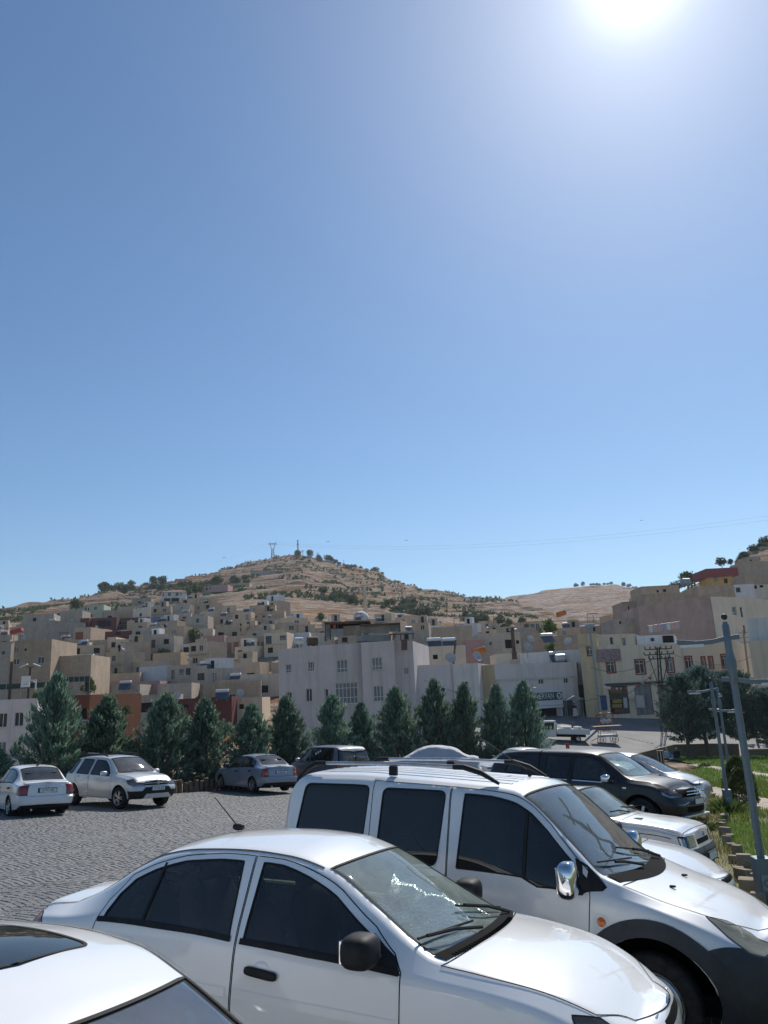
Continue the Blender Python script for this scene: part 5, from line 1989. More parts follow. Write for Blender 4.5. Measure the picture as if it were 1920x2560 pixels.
def wheel(root, x, y, R, style, wd=.2, mcol=None, near=False):
 s = 1 if y > 0 else -1
 seg = 48 if near else 26
 key = (style, round(R, 3), round(wd, 3), s, near)
 h = WH.get(key)
 if h is None:
  rr = R * .66
  w = wd / 2
  hub = MB().lathe([(0, s * (w - .075)), (rr * .95, s * (w - .085)), (rr * .97, -s * w)], seg, 'Y').build('wheel', DRK, None, True)
  ty = MB().lathe([(rr, s * (w - .02)), (rr + .012, s * w), (R * .86, s * (w + .006)), (R * .955, s * (w - .012)), (R * .99, s * (w - .04)),
       (R, 0), (R * .99, -s * (w - .04)), (R * .95, -s * w), (rr, -s * w)], seg, 'Y').build('tyre', TYR, hub, True)
  rm = MB()
  rm.lathe([(rr * 1.01, s * (w - .022)), (rr * .985, s * (w - .004)), (rr * .93, s * (w - .012)), (rr * .9, s * (w - .05))], seg, 'Y')
  if style == 'cover':        # wheel trim with slots
   rm.lathe([(rr * .9, s * (w - .014)), (rr * .8, s * (w - .004))], seg, 'Y')
   rm.lathe([(rr * .6, s * (w + .004)), (rr * .3, s * (w - .004)), (.0, s * (w - .004))], seg, 'Y')
   for k in range(12):
    a = 2 * math.pi * k / 12
    m4 = Matrix.Rotation(-a, 4, 'Y')
    rm.box(rr * .58, rr * .82, min(s * (w - .02), s * (w + .002)), max(s * (w - .02), s * (w + .002)), -rr * .13, rr * .13, m4)
  else:
   nsp = {'five': 5, 'six': 6, 'twin': 5, 'star': 5}[style]
   rm.lathe([(rr * .27, s * (w - .07)), (rr * .25, s * (w - .02)), (rr * .2, s * (w - .012)), (0, s * (w - .012))], seg, 'Y')
   for k in range(nsp):
    for q in ((-.11, .11) if style in ('twin', 'star') else (0,)):
     a = 2 * math.pi * k / nsp + q * (1 if style == 'twin' else 1.6)
     m4 = Matrix.Rotation(-a, 4, 'Y')
     wv = rr * (.055 if style in ('twin', 'star') else .12)
     n0 = len(rm.v)
     rm.box(rr * .15, rr * .96, min(s * (w - .05), s * (w - .012)), max(s * (w - .05), s * (w - .012)), -wv, wv, m4)
  rm.build('rim', ALU, hub, True)
  h = WH[key] = hub
  o = hub
 else:
  o = h.copy()
  COL.objects.link(o)
  for ch in h.children:
   cc = ch.copy()
   COL.objects.link(cc)
   cc.parent = o
 o.parent = root
 o.location = (x, y - s * wd / 2, R)
 return o

WH = {}

def plate(root, pos, nrm, txt, w=.52, h=.112, strip=True):
 z = Vector(nrm).normalized()
 x = Vector((0, 0, 1)).cross(z).normalized()
 y = z.cross(x)
 mt = basis(x, y, z, pos)
 p = MB().box(-w / 2, w / 2, -h / 2, h / 2, -.004, .006).build('licence_plate', PWH, root, bevel=.002)
 p.matrix_local = mt
 fr = MB()
 for a in ((-w / 2 - .012, w / 2 + .012, h / 2, h / 2 + .012), (-w / 2 - .012, w / 2 + .012, -h / 2 - .012, -h / 2),
     (-w / 2 - .012, -w / 2, -h / 2, h / 2), (w / 2, w / 2 + .012, -h / 2, h / 2)):
  fr.box(a[0], a[1], a[2], a[3], -.004, .008)
 fr.build('plate_holder', PLA, p)
 if strip:
  MB().box(-w / 2 + .001, -w / 2 + .045, -h / 2 + .001, h / 2 - .001, .006, .0072).build('country_strip', PBL, p)
 if txt:
  text_mesh('plate_number', txt, h * .92, INK, p, Matrix.Translation((.02, 0, .0075)), .0008, (w - .1) / (len(txt) * h * .52))
 return p

def mirror(root, pos, size, m, side, glassm=CHR, arm=PLA):
 """side -1 right; housing opens to the rear (-x)"""
 x, y, z = pos
 o = MB().blob((x, y, z), size, .62, 20, 12).build('door_mirror', m, root, True, angle=80)
 MB().box(x - size[0] / 2 + .004, x - size[0] / 2 + .02, y - size[1] * .34, y + size[1] * .34, z - size[2] * .34, z + size[2] * .34).build('mirror_glass', glassm, o, bevel=.004)
 MB().tube([(x + .02, y - side * size[1] * .3, z - size[2] * .25), (x + .03, y - side * (size[1] * .5 + .03), z - size[2] * .38), (x + .05, y - side * (size[1] * .5 + .07), z - size[2] * .4)], .022, 8).build('mirror_arm', arm, o, True)
 return o

def seat(root, x, y, z, m=SEA):
 s = MB().blob((x, y, z), (.5, .48, .2), .45, 16, 8).build('seat', m, root, True, angle=80)
 MB().blob((x - .27, y, z + .33), (.16, .46, .62), .5, 16, 8, Matrix.Rotation(R_(-16), 4, 'Y')).build('seat_back', m, s, True, angle=80)
 MB().blob((x - .37, y, z + .7), (.1, .26, .18), .6, 12, 8, Matrix.Rotation(R_(-12), 4, 'Y')).build('headrest', m, s, True, angle=80)
 return s

def build_car(name, label, cat, spec, matrix, body, group=None, du=.06, near=False):
 c = Car(spec)
 s = spec
 root = empty(name, matrix)
 tag(root, label, cat, group)
 polys = []
 info = []

 def add(kind, poly, mode='side', **kw):
  polys.append((kind, poly, mode))
  info.append((kind, poly, mode, kw))
 # hood, boot, bumpers, doors, lamps, glass in rising priority
 if 'hood' in s:
  add('hood', s['hood'](c), 'both')
 if 'boot' in s:
  add('boot_lid', s['boot'](c), 'both')
 if 'sunroof' in s:
  add('sunroof', s['sunroof'](c), 'both', m=GDK)
 for p in s.get('clad', []):
  add('lower_cladding', p(c), 'both', m=s.get('cladm', PLG))
 for nm, p in s.get('doors', []):
  add(nm, c.side(p), 'side', door=True)
 for p in s.get('grille', []):
  add('grille', p(c), 'both', m=DRK)
 for p in s.get('head', []):
  add('headlight', p(c), 'side', m=s.get('headm', LENS), lamp=True)
 for p in s.get('tail', []):
  add('taillight', p(c), 'side', m=RED)
 for p in s.get('amber', []):
  add('indicator', p(c), 'side', m=AMB)
 for i, p in enumerate(s.get('win', [])):
  add('window', c.side(p), 'side', m=s.get('winm', [GSD] * 9)[i], gl=True)
 if 'ws_' in s:
  add('windscreen', s['ws_'](c), 'both', m=s.get('wsm', GCL), gl=True)
 if 'rw_' in s:
  add('rear_window', s['rw_'](c), 'both', m=s.get('rwm', GRW), gl=True)
 for (xc, zc, rr) in s['arch']:
  arc = []
  for k in range(0, 25):
   a = math.pi * (k / 24) * 1.3 - .15 * math.pi
   x, z = xc + rr * math.cos(a), zc + rr * math.sin(a)
   arc.append((x, z))
  lo = [q for q in arc if q[1] > float(c.zb(q[0])) + .005]
  poly = [(lo[0][0], 0.0)] + c.side(lo) + [(lo[-1][0], 0.0)]
  add('__arch', poly, 'side')
 UT, reg = car_cdt(c, polys, du)
 bd = region_mesh(c, UT, reg[-1], 'body', body, root, 'both')
 for i, (kind, poly, mode, kw) in enumerate(info):
  tr = reg.get(i)
  if not tr or kind == '__arch':
   continue
  m = kw.get('m', body)
  off = -.005 if kw.get('gl') else (.002 if kind in ('headlight', 'taillight', 'indicator') else 0)
  if kind == 'lower_cladding':
   off = .004
  sides = ['both'] if mode == 'both' else ['L', 'R']
  for sd in sides:
   o = region_mesh(c, UT, tr, kind, m, root, sd, off)
   if kw.get('gl') or kind == 'sunroof':
    pp = poly
    if mode == 'both':      # open path along the outer edge only
     pp = open_edge(poly)
     ribbon(c, pp, .016 if near else .04, .0025, 'window_seal', RUB, o, sd, False)
    else:
     ribbon(c, pp, .013 if near else .03, .002, 'window_seal', s.get('sealm', RUB), o, sd, True)
   elif kw.get('door'):
    ribbon(c, poly, .007, .0012, 'door_gap', DRK, o, sd, True)
   elif kind in ('hood', 'boot_lid'):
    ribbon(c, open_edge(poly), .007, .003, 'panel_gap', DRK, o, sd, False)
   elif kw.get('lamp'):
    region_mesh(c, UT, tr, 'lamp_reflector', s.get('reflm', REFL), o, sd, -.05)
    ribbon(c, poly, .008, .0025, 'lamp_edge', DRK, o, sd, True)
   elif kind == 'taillight':
    ribbon(c, poly, .008, .0025, 'lamp_edge', DRK, o, sd, True)
 # inner lining so the cabin is not paint coloured
 if s.get('liner', True):
  keys = [-1] + [i for i, q in enumerate(info) if q[3].get('door')]
  tr = [t for k in keys for t in reg.get(k, []) if 1.0 < UT[list(t), 1].mean() and s['cab'][0] < UT[list(t), 0].mean() < s['cab'][1]]
  region_mesh(c, UT, tr, 'cabin_lining', s.get('linm', LIN), root, 'both', -.03)
 # floor pan
 xa, xb = c.x0 + .02, c.x1 - .02
 fl = MB().box(xa, xb, -float(c.ws(0 if c.x0 < 0 < c.x1 else (xa + xb) / 2)) + .16, float(c.ws((xa + xb) / 2)) - .16, float(c.zb((xa + xb) / 2)) + .01, float(c.zb((xa + xb) / 2)) + .14)
 fl.build('underbody', DRK, root)
 # dashboard and seats
 ca, cb = s['cab']
 if s.get('seats', True):
  zf = s.get('zseat', .48)
  for x in s['seatx']:
   for y in (-.36, .36):
    seat(root, x, y, zf)
  xd = s['dash']
  zd = float(c.zs(xd)) - .02
  MB().blob((xd, 0, zd - .12), (.62, 2 * float(c.ws(xd)) - .16, .3), .35, 20, 8).build('dashboard', PLA, root, True, angle=80)
  swm = Matrix.Rotation(R_(-62), 4, 'Y')
  sw = MB()
  pts = [swm @ Vector((.18 * math.cos(a), .18 * math.sin(a), 0)) + Vector((xd - .42, .36, zd - .04)) for a in np.linspace(0, 2 * math.pi, 21)]
  sw.tube(pts, .016, 8, cap=False)
  for a in (0, 2.1, 4.2):
   sw.tube([swm @ Vector((0, 0, -.03)) + Vector((xd - .42, .36, zd - .04)), swm @ Vector((.18 * math.cos(a), .18 * math.sin(a), 0)) + Vector((xd - .42, .36, zd - .04))], .018, 6)
  sw.build('steering_wheel', PLA, root, True)
  xm = s['dash'] - s.get('mirx', .42)
  MB().blob((xm, 0, float(c.zr(xm) + c.cr(xm)) - .1), (.03, .22, .06), .5).build('rear_view_mirror', PLA, root, True)
 # wheel wells, wheels
 for i, (xc, zc, rr) in enumerate(s['arch']):
  R = s['wheel'][0]
  for sg in (1, -1):
   yo = float(c.ws(xc)) - .01
   y0, y1 = sorted((sg * (yo - .34), sg * yo))
   ww = MB().lathe([(rr + .012, sg * (yo - .015)), (rr + .012, sg * (yo - .34)), (0, sg * (yo - .34))], 24, 'Y', (xc, 0, zc), a0=-.1, a1=math.pi + .1)
   ww.build('wheel_well', DRK, root)
   wheel(root, xc, sg * (float(c.ws(xc)) + c.wm - s.get('wheelin', .03)), R, s['wheel'][1], s.get('tw', .2), near=near)
  arc = [(xc + (rr + .006) * math.cos(a), zc + (rr + .006) * math.sin(a)) for a in np.linspace(-.1, math.pi + .1, 25)]
  arc = [q for q in arc if q[1] > float(c.zb(q[0])) + .004]
  lw = s.get('lip', .03)
  lipp = c.side([(xc + (rr + lw / 2) * math.cos(a), zc + (rr + lw / 2) * math.sin(a)) for a in np.linspace(-.15, math.pi + .15, 31) if zc + (rr + lw / 2) * math.sin(a) > float(c.zb(xc + rr * math.cos(a))) + .01])
  ribbon(c, lipp, lw, .008, 'wheel_arch_trim', s.get('lipm', body), root, 'both', False)
 for (x, z, sgs) in s.get('handles', []):
  t = c.t_of(x, z)
  p = c.P(np.array([x]), np.array([t]))[0]
  for sg in (1, -1):
   hm = s.get('handlem', body)
   cup = MB().blob((x, sg * (p[1] - .006), z), (.13, .02, .13), .9, 16, 8).build('handle_cup', body, root, True, angle=80) if near else None
   MB().blob((x, sg * (p[1] + .016), z), (.24, .032, .05), .45, 16, 8, Matrix.Rotation(R_(s.get('htilt', 0)), 4, 'Y')).build('door_handle', hm, root, True, angle=80)
 if 'mirror' in s:
  (x, y, z), sz, mm = s['mirror']
  for sg in (1, -1):
   mirror(root, (x, sg * y, z), sz, mm, sg)
 for p in s.get('side_trim', []):
  path, w, off, mm = p
  ribbon(c, c.side(path), w, off, 'side_trim', mm, root, 'both')
 if 'badge_f' in s:
  y, z, r = 0, s['badge_f'][0], s['badge_f'][1]
  u, t = c.face_u(0, z)
  q = c.P(np.array([u]), np.array([t]))[0]
  MB().lathe([(0, .012), (r * .4, .012), (r * .5, .004), (r * .8, .004), (r, .012), (r * 1.05, 0)], 20, 'X', (q[0] + .004, 0, z)).build('badge', CHR, root, True)
 return root, c

# ---- region outline helpers (u,t)
def screen(c, xt, xb, tt=3.05, bow_t=.06, bow_b=.13, n=10, lean=0.0):
 """windscreen / rear window: sides along the rail, top edge and base bowed"""
 k = [i / n for i in range(n + 1)]
 top = [(xt + bow_t * (1 - (1 - a) ** 2), tt + (4 - tt) * a) for a in k]
 bot = [(xb + bow_b * (1 - (1 - a) ** 2), tt + (4 - tt) * a) for a in k]
 return top + bot[::-1]

def hoodpoly(c, xb, xf, t0=2.86, bow=.13, n=8, zf=None):
 k = [i / n for i in range(n + 1)]
 a = [(xb + bow * (1 - (1 - q) ** 2), t0 + (4 - t0) * q) for q in k]
 b = [(xf, 4.0), (xf, t0)]
 if zf:
  tz = c.t_of(c.x1, zf)
  b = [(c.x1 + CAPW, 4.0), (c.x1 + CAPW, tz + .1), (c.x1 + .25, tz + .06), (c.x1, tz), (xf, t0)]
 return a + b

def fpoly(c, pts, front=True):
 return [c.face_u(y, z, front) for y, z in pts]

def scaled(sp, kx, ky, kz, **over):
 """stretch a specification"""
 o = dict(sp)
 for k in ('zr', 'cr', 'zs', 'zb'):
  o[k] = [(x * kx, z * kz) for x, z in sp[k]]
 for k in ('ws', 'wr'):
  o[k] = [(x * kx, y * ky) for x, y in sp[k]]
 o['x0'], o['x1'] = sp['x0'] * kx, sp['x1'] * kx
 o['win'] = [[(x * kx, z * kz) for x, z in p] for p in sp['win']]
 o['doors'] = [(n, [(x * kx, z * kz) for x, z in p]) for n, p in sp['doors']]
 o['arch'] = [(x * kx, z, r) for x, z, r in sp['arch']]
 o['handles'] = [(x * kx, z * kz, g) for x, z, g in sp.get('handles', [])]
 o['cab'] = tuple(q * kx for q in sp['cab'])
 o['seatx'] = [q * kx for q in sp['seatx']]
 o['dash'] = sp['dash'] * kx
 (x, y, z), sz, mm = sp['mirror']
 o['mirror'] = ((x * kx, y * ky, z * kz), sz, mm)
 o.update(over)
 return o

WHITE = paint('white_paint', (.84, .84, .83), 0, .28, .09)
WHITE2 = paint('white_paint_dusty', (.74, .74, .73), 0, .34, .25)
SILV = paint('silver_paint', (.72, .73, .74), .1, .36, .3, .12)
SILV2 = paint('silver_paint_pale', (.58, .59, .60), .2, .34, .2, .1)
GREYB = paint('grey_blue_paint', (.22, .26, .33), .25, .36, .3, .1)
GREYM = paint('grey_paint', (.13, .14, .17), .3, .5, .12, .1, .6)
NAVY = paint('black_blue_paint', (.003, .004, .007), .0, .45, .02, 0., .3)

# ---------------------------------------------------------------- white saloon (foreground)
SALOON = dict(
 x0=.06, x1=4.34, bf=.14, br=.06,
 zr=[(0, .98), (0.06, 1.04), (0.14, 1.06), (0.38, 1.065), (0.5, 1.095), (0.7, 1.19), (0.95, 1.335), (1.17, 1.425), (1.46, 1.47), (1.85, 1.485), (2.2, 1.465), (2.5, 1.39),
  (2.85, 1.205), (3.15, 1.04), (3.28, .985), (3.554, .95), (3.935, .89), (4.164, .82), (4.291, .75), (4.367, .66)],
 cr=[(0, .03), (0.4, .03), (0.6, .03), (0.95, .06), (1.3, .055), (2.4, .055), (2.9, .08), (3.25, .06), (3.681, .05), (4.367, .04)],
 zs=[(0, .86), (0.06, .93), (0.25, .97), (0.6, .99), (0.89, 1.0), (1.57, .995), (1.96, .975), (2.7, .925), (3.09, .90), (3.427, .875), (3.808, .83), (4.126, .74), (4.367, .6)],
 ws=[(0, .70), (0.06, .735), (0.25, .785), (0.6, .805), (1.2, .815), (2.2, .825), (3, .82), (3.427, .81), (3.935, .785), (4.189, .745), (4.367, .69)],
 wr=[(0, .58), (0.3, .615), (0.5, .62), (0.7, .605), (1.17, .57), (1.85, .58), (2.2, .58), (2.5, .565), (2.85, .62), (3.15, .69), (3.3, .715), (3.554, .71), (3.935, .67), (4.189, .61), (4.367, .53)],
 zb=[(0, .34), (0.5, .26), (1, .2), (3.427, .2), (4.367, .24)],
 pf=[(.2, -.05), (.35, .02), (.55, .03), (.66, .01), (.78, -.04), (.9, -.06)], pr=[(.3, -.04), (.42, .05), (.6, .05), (.68, 0), (.9, -.02), (1.0, -.05)],
 win=[[(1.915, 1.0), (1.875, 1.415), (1.69, 1.415), (1.37, 1.385), (1.13, 1.32), (.97, 1.25), (.88, 1.16), (.835, 1.06), (.83, 1.02)],
   [(2.025, .995), (3.06, .925), (2.99, .99), (2.86, 1.085), (2.6, 1.25), (2.39, 1.345), (2.18, 1.405), (2.035, 1.415)]],
 winm=[GSD, GSD],
 doors=[('rear_door', [(1.945, .27), (1.965, 1.0), (1.955, 1.45), (1.69, 1.452), (1.37, 1.42), (1.13, 1.36), (.92, 1.275), (.80, 1.12), (.765, .99), (.745, .88), (.93, .74), (1.16, .62), (1.29, .42), (1.30, .27)]),
     ('front_door', [(1.955, .27), (1.975, 1.0), (1.965, 1.45), (2.18, 1.438), (2.41, 1.38), (2.63, 1.285), (2.90, 1.115), (3.05, 1.0), (3.11, .92), (3.11, .66), (3.07, .27)])],
 ws_=lambda c: screen(c, 2.5, 3.26, 3.06, .06, .13), rw_=lambda c: screen(c, 1.14, .52, 3.08, .03, -.06),
 hood=lambda c: hoodpoly(c, 3.33, c.x1 - .14, zf=.735), arch=[(.92, .30, .335), (3.52, .30, .335)], wheel=(.295, 'six'),
 head=[lambda c: [(c.x1 - .22, c.t_of(c.x1 - .22, .70)), (c.x1 - .26, c.t_of(c.x1 - .26, .80)), (c.x1 - .12, 2.84), (c.x1, 2.72), (c.x1 + .28, 2.3), (c.x1 + .3, 1.9), (c.x1, 1.75), (c.x1 - .1, c.t_of(c.x1 - .1, .62))]],
 tail=[lambda c: [(.2, 1.95), (.12, 2.3), (.06, 2.5), (-.12, 2.4), (-.14, 1.45), (.06, 1.35), (.18, 1.45)]],
 grille=[lambda c: fpoly(c, [(.26, .645), (.24, .69), (0, .70), (0, .635)])],
 boot=lambda c: [(.44, 4), (.44, 2.96), (.06, 2.7), (-.1, 2.4), (-.12, 1.5), (-.64, 1.5), (-.64, 4)],
 handles=[(2.185, .83, 1), (1.10, .87, 1)], handlem=PLA, htilt=5,
 wsm=GSC, linm=LINL, mirror=((2.92, .935, 1.045), (.2, .24, .18), PLA), cab=(.45, 3.3), seatx=[2.15, 1.25], dash=3.02,
 side_trim=[([(1.98, .70), (3.08, .665)], .05, .004, WHITE), ([(1.32, .70), (1.92, .70)], .05, .004, WHITE)],
)

def wiper(root, c, pts, name='wiper'):
 MB().tube(pts, .011, 6).build(name, PLA, root, True)

def place(x, y, psi, xo=0.0, dz=0.0):
 return on_lot(x, y, R_(psi), dz) @ Matrix.Translation((-xo, 0, 0))

# ---------------------------------------------------------------- silver panel van (foreground)
VAN = dict(
 x0=-4.2, x1=-.14, bf=.14, br=.03, zmid=.45,
 zr=[(-4.2, 1.66), (-4.14, 1.76), (-4.0, 1.815), (-3.5, 1.815), (-3.0, 1.795), (-2.44, 1.765), (-2.05, 1.74), (-1.86, 1.715), (-1.72, 1.65), (-1.55, 1.51), (-1.3, 1.27),
  (-1.16, 1.14), (-1.0, 1.08), (-.71, .98), (-.4, .90), (-.25, .84), (-.14, .77)],
 cr=[(-4.2, .04), (-3.5, .05), (-2.2, .055), (-1.7, .075), (-1.2, .05), (-.7, .035), (-.14, .03)],
 zs=[(-4.2, 1.08), (-2.4, 1.08), (-1.76, 1.06), (-1.2, 1.0), (-.9, .965), (-.6, .89), (-.4, .82), (-.14, .68)],
 ws=[(-4.2, .83), (-4.05, .865), (-3, .875), (-1.5, .875), (-.9, .87), (-.5, .85), (-.28, .80), (-.14, .73)],
 wr=[(-4.2, .70), (-4.0, .735), (-3, .735), (-2.1, .725), (-1.85, .715), (-1.5, .755), (-1.16, .80), (-1.0, .775), (-.7, .735), (-.4, .68), (-.2, .61), (-.14, .57)],
 zb=[(-4.2, .36), (-3.6, .27), (-.6, .25), (-.14, .27)],
 pf=[(.2, -.02), (.4, .05), (.68, .06), (.72, .03), (.85, -.01), (1.0, -.04)],
 h=[0, .5, .2, .16, .25],
 win=[rounded([(-4.06, 1.13), (-3.29, 1.125), (-3.25, 1.735), (-3.97, 1.74)], .06),
   rounded([(-3.13, 1.125), (-2.53, 1.12), (-2.47, 1.705), (-3.1, 1.72)], .06),
   [(-2.34, 1.115), (-1.77, 1.09), (-1.64, 1.03), (-1.28, 1.015), (-1.2, 1.04), (-1.24, 1.10), (-1.36, 1.22), (-1.56, 1.43), (-1.70, 1.555), (-1.84, 1.63), (-2.05, 1.675), (-2.29, 1.69)]],
 winm=[GDK, GDK, GDK],
 doors=[('sliding_door', [(-3.23, .3), (-3.21, 1.78), (-2.43, 1.745), (-2.45, .3)]),
     ('front_door', [(-2.44, .3), (-2.42, 1.745), (-2.03, 1.715), (-1.86, 1.69), (-1.70, 1.615), (-1.54, 1.48), (-1.24, 1.165), (-1.225, 1.0), (-1.25, .72), (-1.26, .3)])],
 clad=[lambda c: [(-.46, c.t_of(-.46, .705)), (-.14, c.t_of(-.14, .705)), (-.14 + CAPW, c.t_of(-.14, .70)), (-.14 + CAPW, 0), (-.40, 0), (-.42, c.t_of(-.42, .5))],
    lambda c: [(-4.2 - CAPW, 0), (-4.2 - CAPW, c.t_of(-4.2, .62)), (-3.9, c.t_of(-3.9, .6)), (-3.9, 0)]],
 ws_=lambda c: screen(c, -1.78, -1.14, 3.05, .05, .16), rw_=lambda c: [(-4.2 - CAPW, c.t_of(-4.2, 1.1)), (-4.2 - .2, c.t_of(-4.2, 1.1)), (-4.2 - .2, 2.85), (-4.2 - CAPW, 2.85)],
 rwm=GDK, wsm=GSV, reflm=LREF, hood=lambda c: hoodpoly(c, -1.0, -.3, 2.95, .1, zf=.80), arch=[(-.83, .33, .43), (-3.49, .33, .40)], wheel=(.325, 'cover'), tw=.2, lip=.12, lipm=PLG,
 head=[lambda c: [(-.43, 2.93), (-.3, 3.08), (-.17, 3.05), (-.14 + .08, 2.75), (-.14 + .26, 2.2), (-.14 + .30, c.t_of(-.14, .715)), (-.2, c.t_of(-.2, .71)), (-.3, c.t_of(-.3, .80))]],
 headm=LENSY, tail=[lambda c: [(-4.2, 1.9), (-4.06, 1.95), (-4.06, 1.3), (-4.2, 1.25), (-4.26, 1.25), (-4.26, 1.9)]],
 grille=[lambda c: fpoly(c, [(.40, .735), (.38, .775), (0, .78), (0, .725)])],
 handles=[(-2.27, .985, 1), (-3.05, .985, 1)], handlem=PLG, mirror=((-1.33, 1.06, 1.13), (.15, .2, .265), CHR), cab=(-4.1, -1.05), seatx=[-2.1, -2.95], dash=-1.25, zseat=.62, mirx=.3,
)

root, c = build_car('silver_van', 'dusty silver panel van with roof rails, dark windows and chrome mirrors, in the foreground', 'van', VAN, place(2.999, 6.709, -29.5, 0, -.04) @ Matrix.Scale(1.045, 4), SILV, du=.05, near=True)
# roof rails
for sg in (1, -1):
 rl = MB()
 rl.tube([(-3.95, sg * .62, 1.925), (-3.0, sg * .62, 1.925), (-2.35, sg * .62, 1.905)], .017, 10)
 rr = rl.build('roof_rail', ALU, root, True)
 for xa, xb in ((-3.95, -4.15), (-2.35, -2.02)):
  zA = 1.922 if xa < -3 else 1.904
  zB = float(c.zr(xb)) + .035
  MB().tube([(xa + (.12 if xa < -3 else -.1), sg * .62, zA), (xa, sg * .62, zA), ((xa + xb) / 2, sg * .62, zA - .045), (xb, sg * .62, zB)], [.024, .026, .024, .014], 10).build('rail_foot', PLA, rr, True)
 MB().box(-3.11, -3.03, sg * .62 - .022, sg * .62 + .022, 1.82, 1.905).build('rail_foot', PLA, rr, bevel=.01)
# ribs pressed into the roof
for y in (-.48, -.34, -.2, -.06, .08, .22, .36, .5):
 xs = np.linspace(-3.9, -1.95, 30)
 zz = c.zr(xs) + c.cr(xs) * (1 - (y / c.wr(xs)) ** 2)
 V = [(x, y - .018, z + .001) for x, z in zip(xs, zz)] + [(x, y, z + .007) for x, z in zip(xs, zz)] + [(x, y + .018, z + .001) for x, z in zip(xs, zz)]
 F = [(i, i + 1, i + 31, i + 30) for i in range(29)] + [(i + 30, i + 31, i + 61, i + 60) for i in range(29)]
 mesh_obj('roof_rib', V, F, SILV, root, True)
ant = MB().tube([(-1.98, .05, 1.80), (-2.0, .05, 1.86)], .02, 8, .01)
ant = ant.build('aerial', PLA, root, True)
MB().tube([(-2.0, .05, 1.85), (-2.5, .05, 2.17)], .005, 6).build('aerial_rod', PLA, ant, True)
# cowl, wipers, washer jets, indicator, badge
cw = MB()
k = 12
for i in range(k):
 y0, y1 = -.74 + 1.48 * i / k, -.74 + 1.48 * (i + 1) / k
 def cwp(y, f):
  q = 1 - (abs(y) / .78) ** 2
  x = -1.14 + .155 * q + f * (.10 + .03 * q)
  return (x, y, float(c.zr(x) + c.cr(x) * (1 - (y / c.wr(x)) ** 2)) + .006)
 cw.quad(cwp(y0, 0), cwp(y0, 1), cwp(y1, 1), cwp(y1, 0))
cw.build('cowl', DRK, root, True)

def on_top(c, x, y, up=0.0):
 ta = 1 - abs(y) / float(c.wr(x))
 return Vector((x, y, float(c.zr(x) + c.cr(x) * (1 - (1 - ta) ** 2)) + up))

for yb, ye in ((-.15, -.68), (.5, -.08)):
 a, b = on_top(c, -.97, yb, .03), on_top(c, -1.16, ye, .045)
 m2 = on_top(c, -1.06, (yb + ye) / 2, .06)
 w = MB().tube([a, m2, (a * .3 + b * .7) + Vector((0, 0, .02))], .012, 6).build('wiper', PLA, root, True)
 MB().tube([on_top(c, -1.08, yb + .06, .025), on_top(c, -1.2, ye, .03)], .008, 6).build('wiper_blade', PLA, w, True)
for y in (-.33, .2):
 MB().blob(on_top(c, -.72, y, .012), (.05, .028, .018), .6).build('washer_jet', PLA, root, True)
t = c.t_of(-1.17, .83)
MB().lathe([(0, 0), (.03, -.004), (.034, .006)], 16, 'Y', (-1.15, -c.P(np.array([-1.15]), np.array([t]))[0, 1] - .004, .83)).build('side_indicator', AMB, root, True)
MB().blob((0.0, 0, .80), (.02, .16, .07), .9).build('badge', CHR, root, True)
# wide black moulding at the wing mirror foot and the window divider
ribbon(c, c.side([(-1.755, 1.08), (-1.735, 1.57)]), .03, .004, 'window_divider', PLA, root)
sail = [(-1.29, 1.02), (-1.2, 1.03), (-1.13, 1.035), (-1.10, 1.06), (-1.16, 1.125), (-1.25, 1.20), (-1.34, 1.25)]
pv = np.array(c.side(sail))
pp = c.P(pv[:, 0], pv[:, 1]) + c.Nrm(pv[:, 0], pv[:, 1]) * .006
for sg in (1, -1):
 mesh_obj('mirror_sail', pp * np.array([1, sg, 1]), [tuple(range(len(pp)))[::sg]], PLA, root)

# ---------------------------------------------------------------- white saloon
root, c = build_car('white_saloon', 'white four-door saloon with black mirrors and foil sunshade, beside the silver van', 'car', SALOON, place(-2.57, 6.83, -24.5, 0, .02), WHITE, du=.045, near=True)
an = MB().blob((1.38, 0, 1.55), (.1, .055, .05), .7).build('aerial', PLA, root, True)
MB().tube([(1.36, 0, 1.565), (1.14, 0, 1.76)], .006, 6, .004).build('aerial_rod', PLA, an, True)
ribbon(c, c.side([(1.18, 1.04), (1.21, 1.37)]), .022, .003, 'window_divider', PLA, root)
belt_f = [(2.0, .985), (2.5, .955), (3.1, .915)]
belt_r = [(.78, 1.01), (1.3, 1.012), (1.93, .99)]
for b in (belt_f, belt_r):
 ribbon(c, c.side(b), .035, .006, 'belt_moulding', PLA, root)
rp = [(x, 3.02) for x in np.linspace(.62, 2.46, 24)]
ribbon(c, rp, .014, .002, 'roof_gutter', RUB, root)
for sg in (1, -1):
 sail = [(2.83, .94), (3.11, .905), (3.06, .985), (2.98, 1.03), (2.90, 1.085)]
 pv = np.array(c.side(sail))
 pp = (c.P(pv[:, 0], pv[:, 1]) + c.Nrm(pv[:, 0], pv[:, 1]) * .006) * np.array([1, sg, 1])
 mesh_obj('mirror_sail', pp, [tuple(range(len(pp)))[::sg]], PLA, root)
cw = MB()
for i in range(14):
 y0, y1 = -.68 + 1.36 * i / 14, -.68 + 1.36 * (i + 1) / 14
 def cwp(y, f):
  q = 1 - (abs(y) / .70) ** 2
  x = 3.255 + .13 * q + f * .085
  return tuple(on_top(c, x, y, .006))
 cw.quad(cwp(y0, 0), cwp(y0, 1), cwp(y1, 1), cwp(y1, 0))
cw = cw.build('cowl', DRK, root, True)
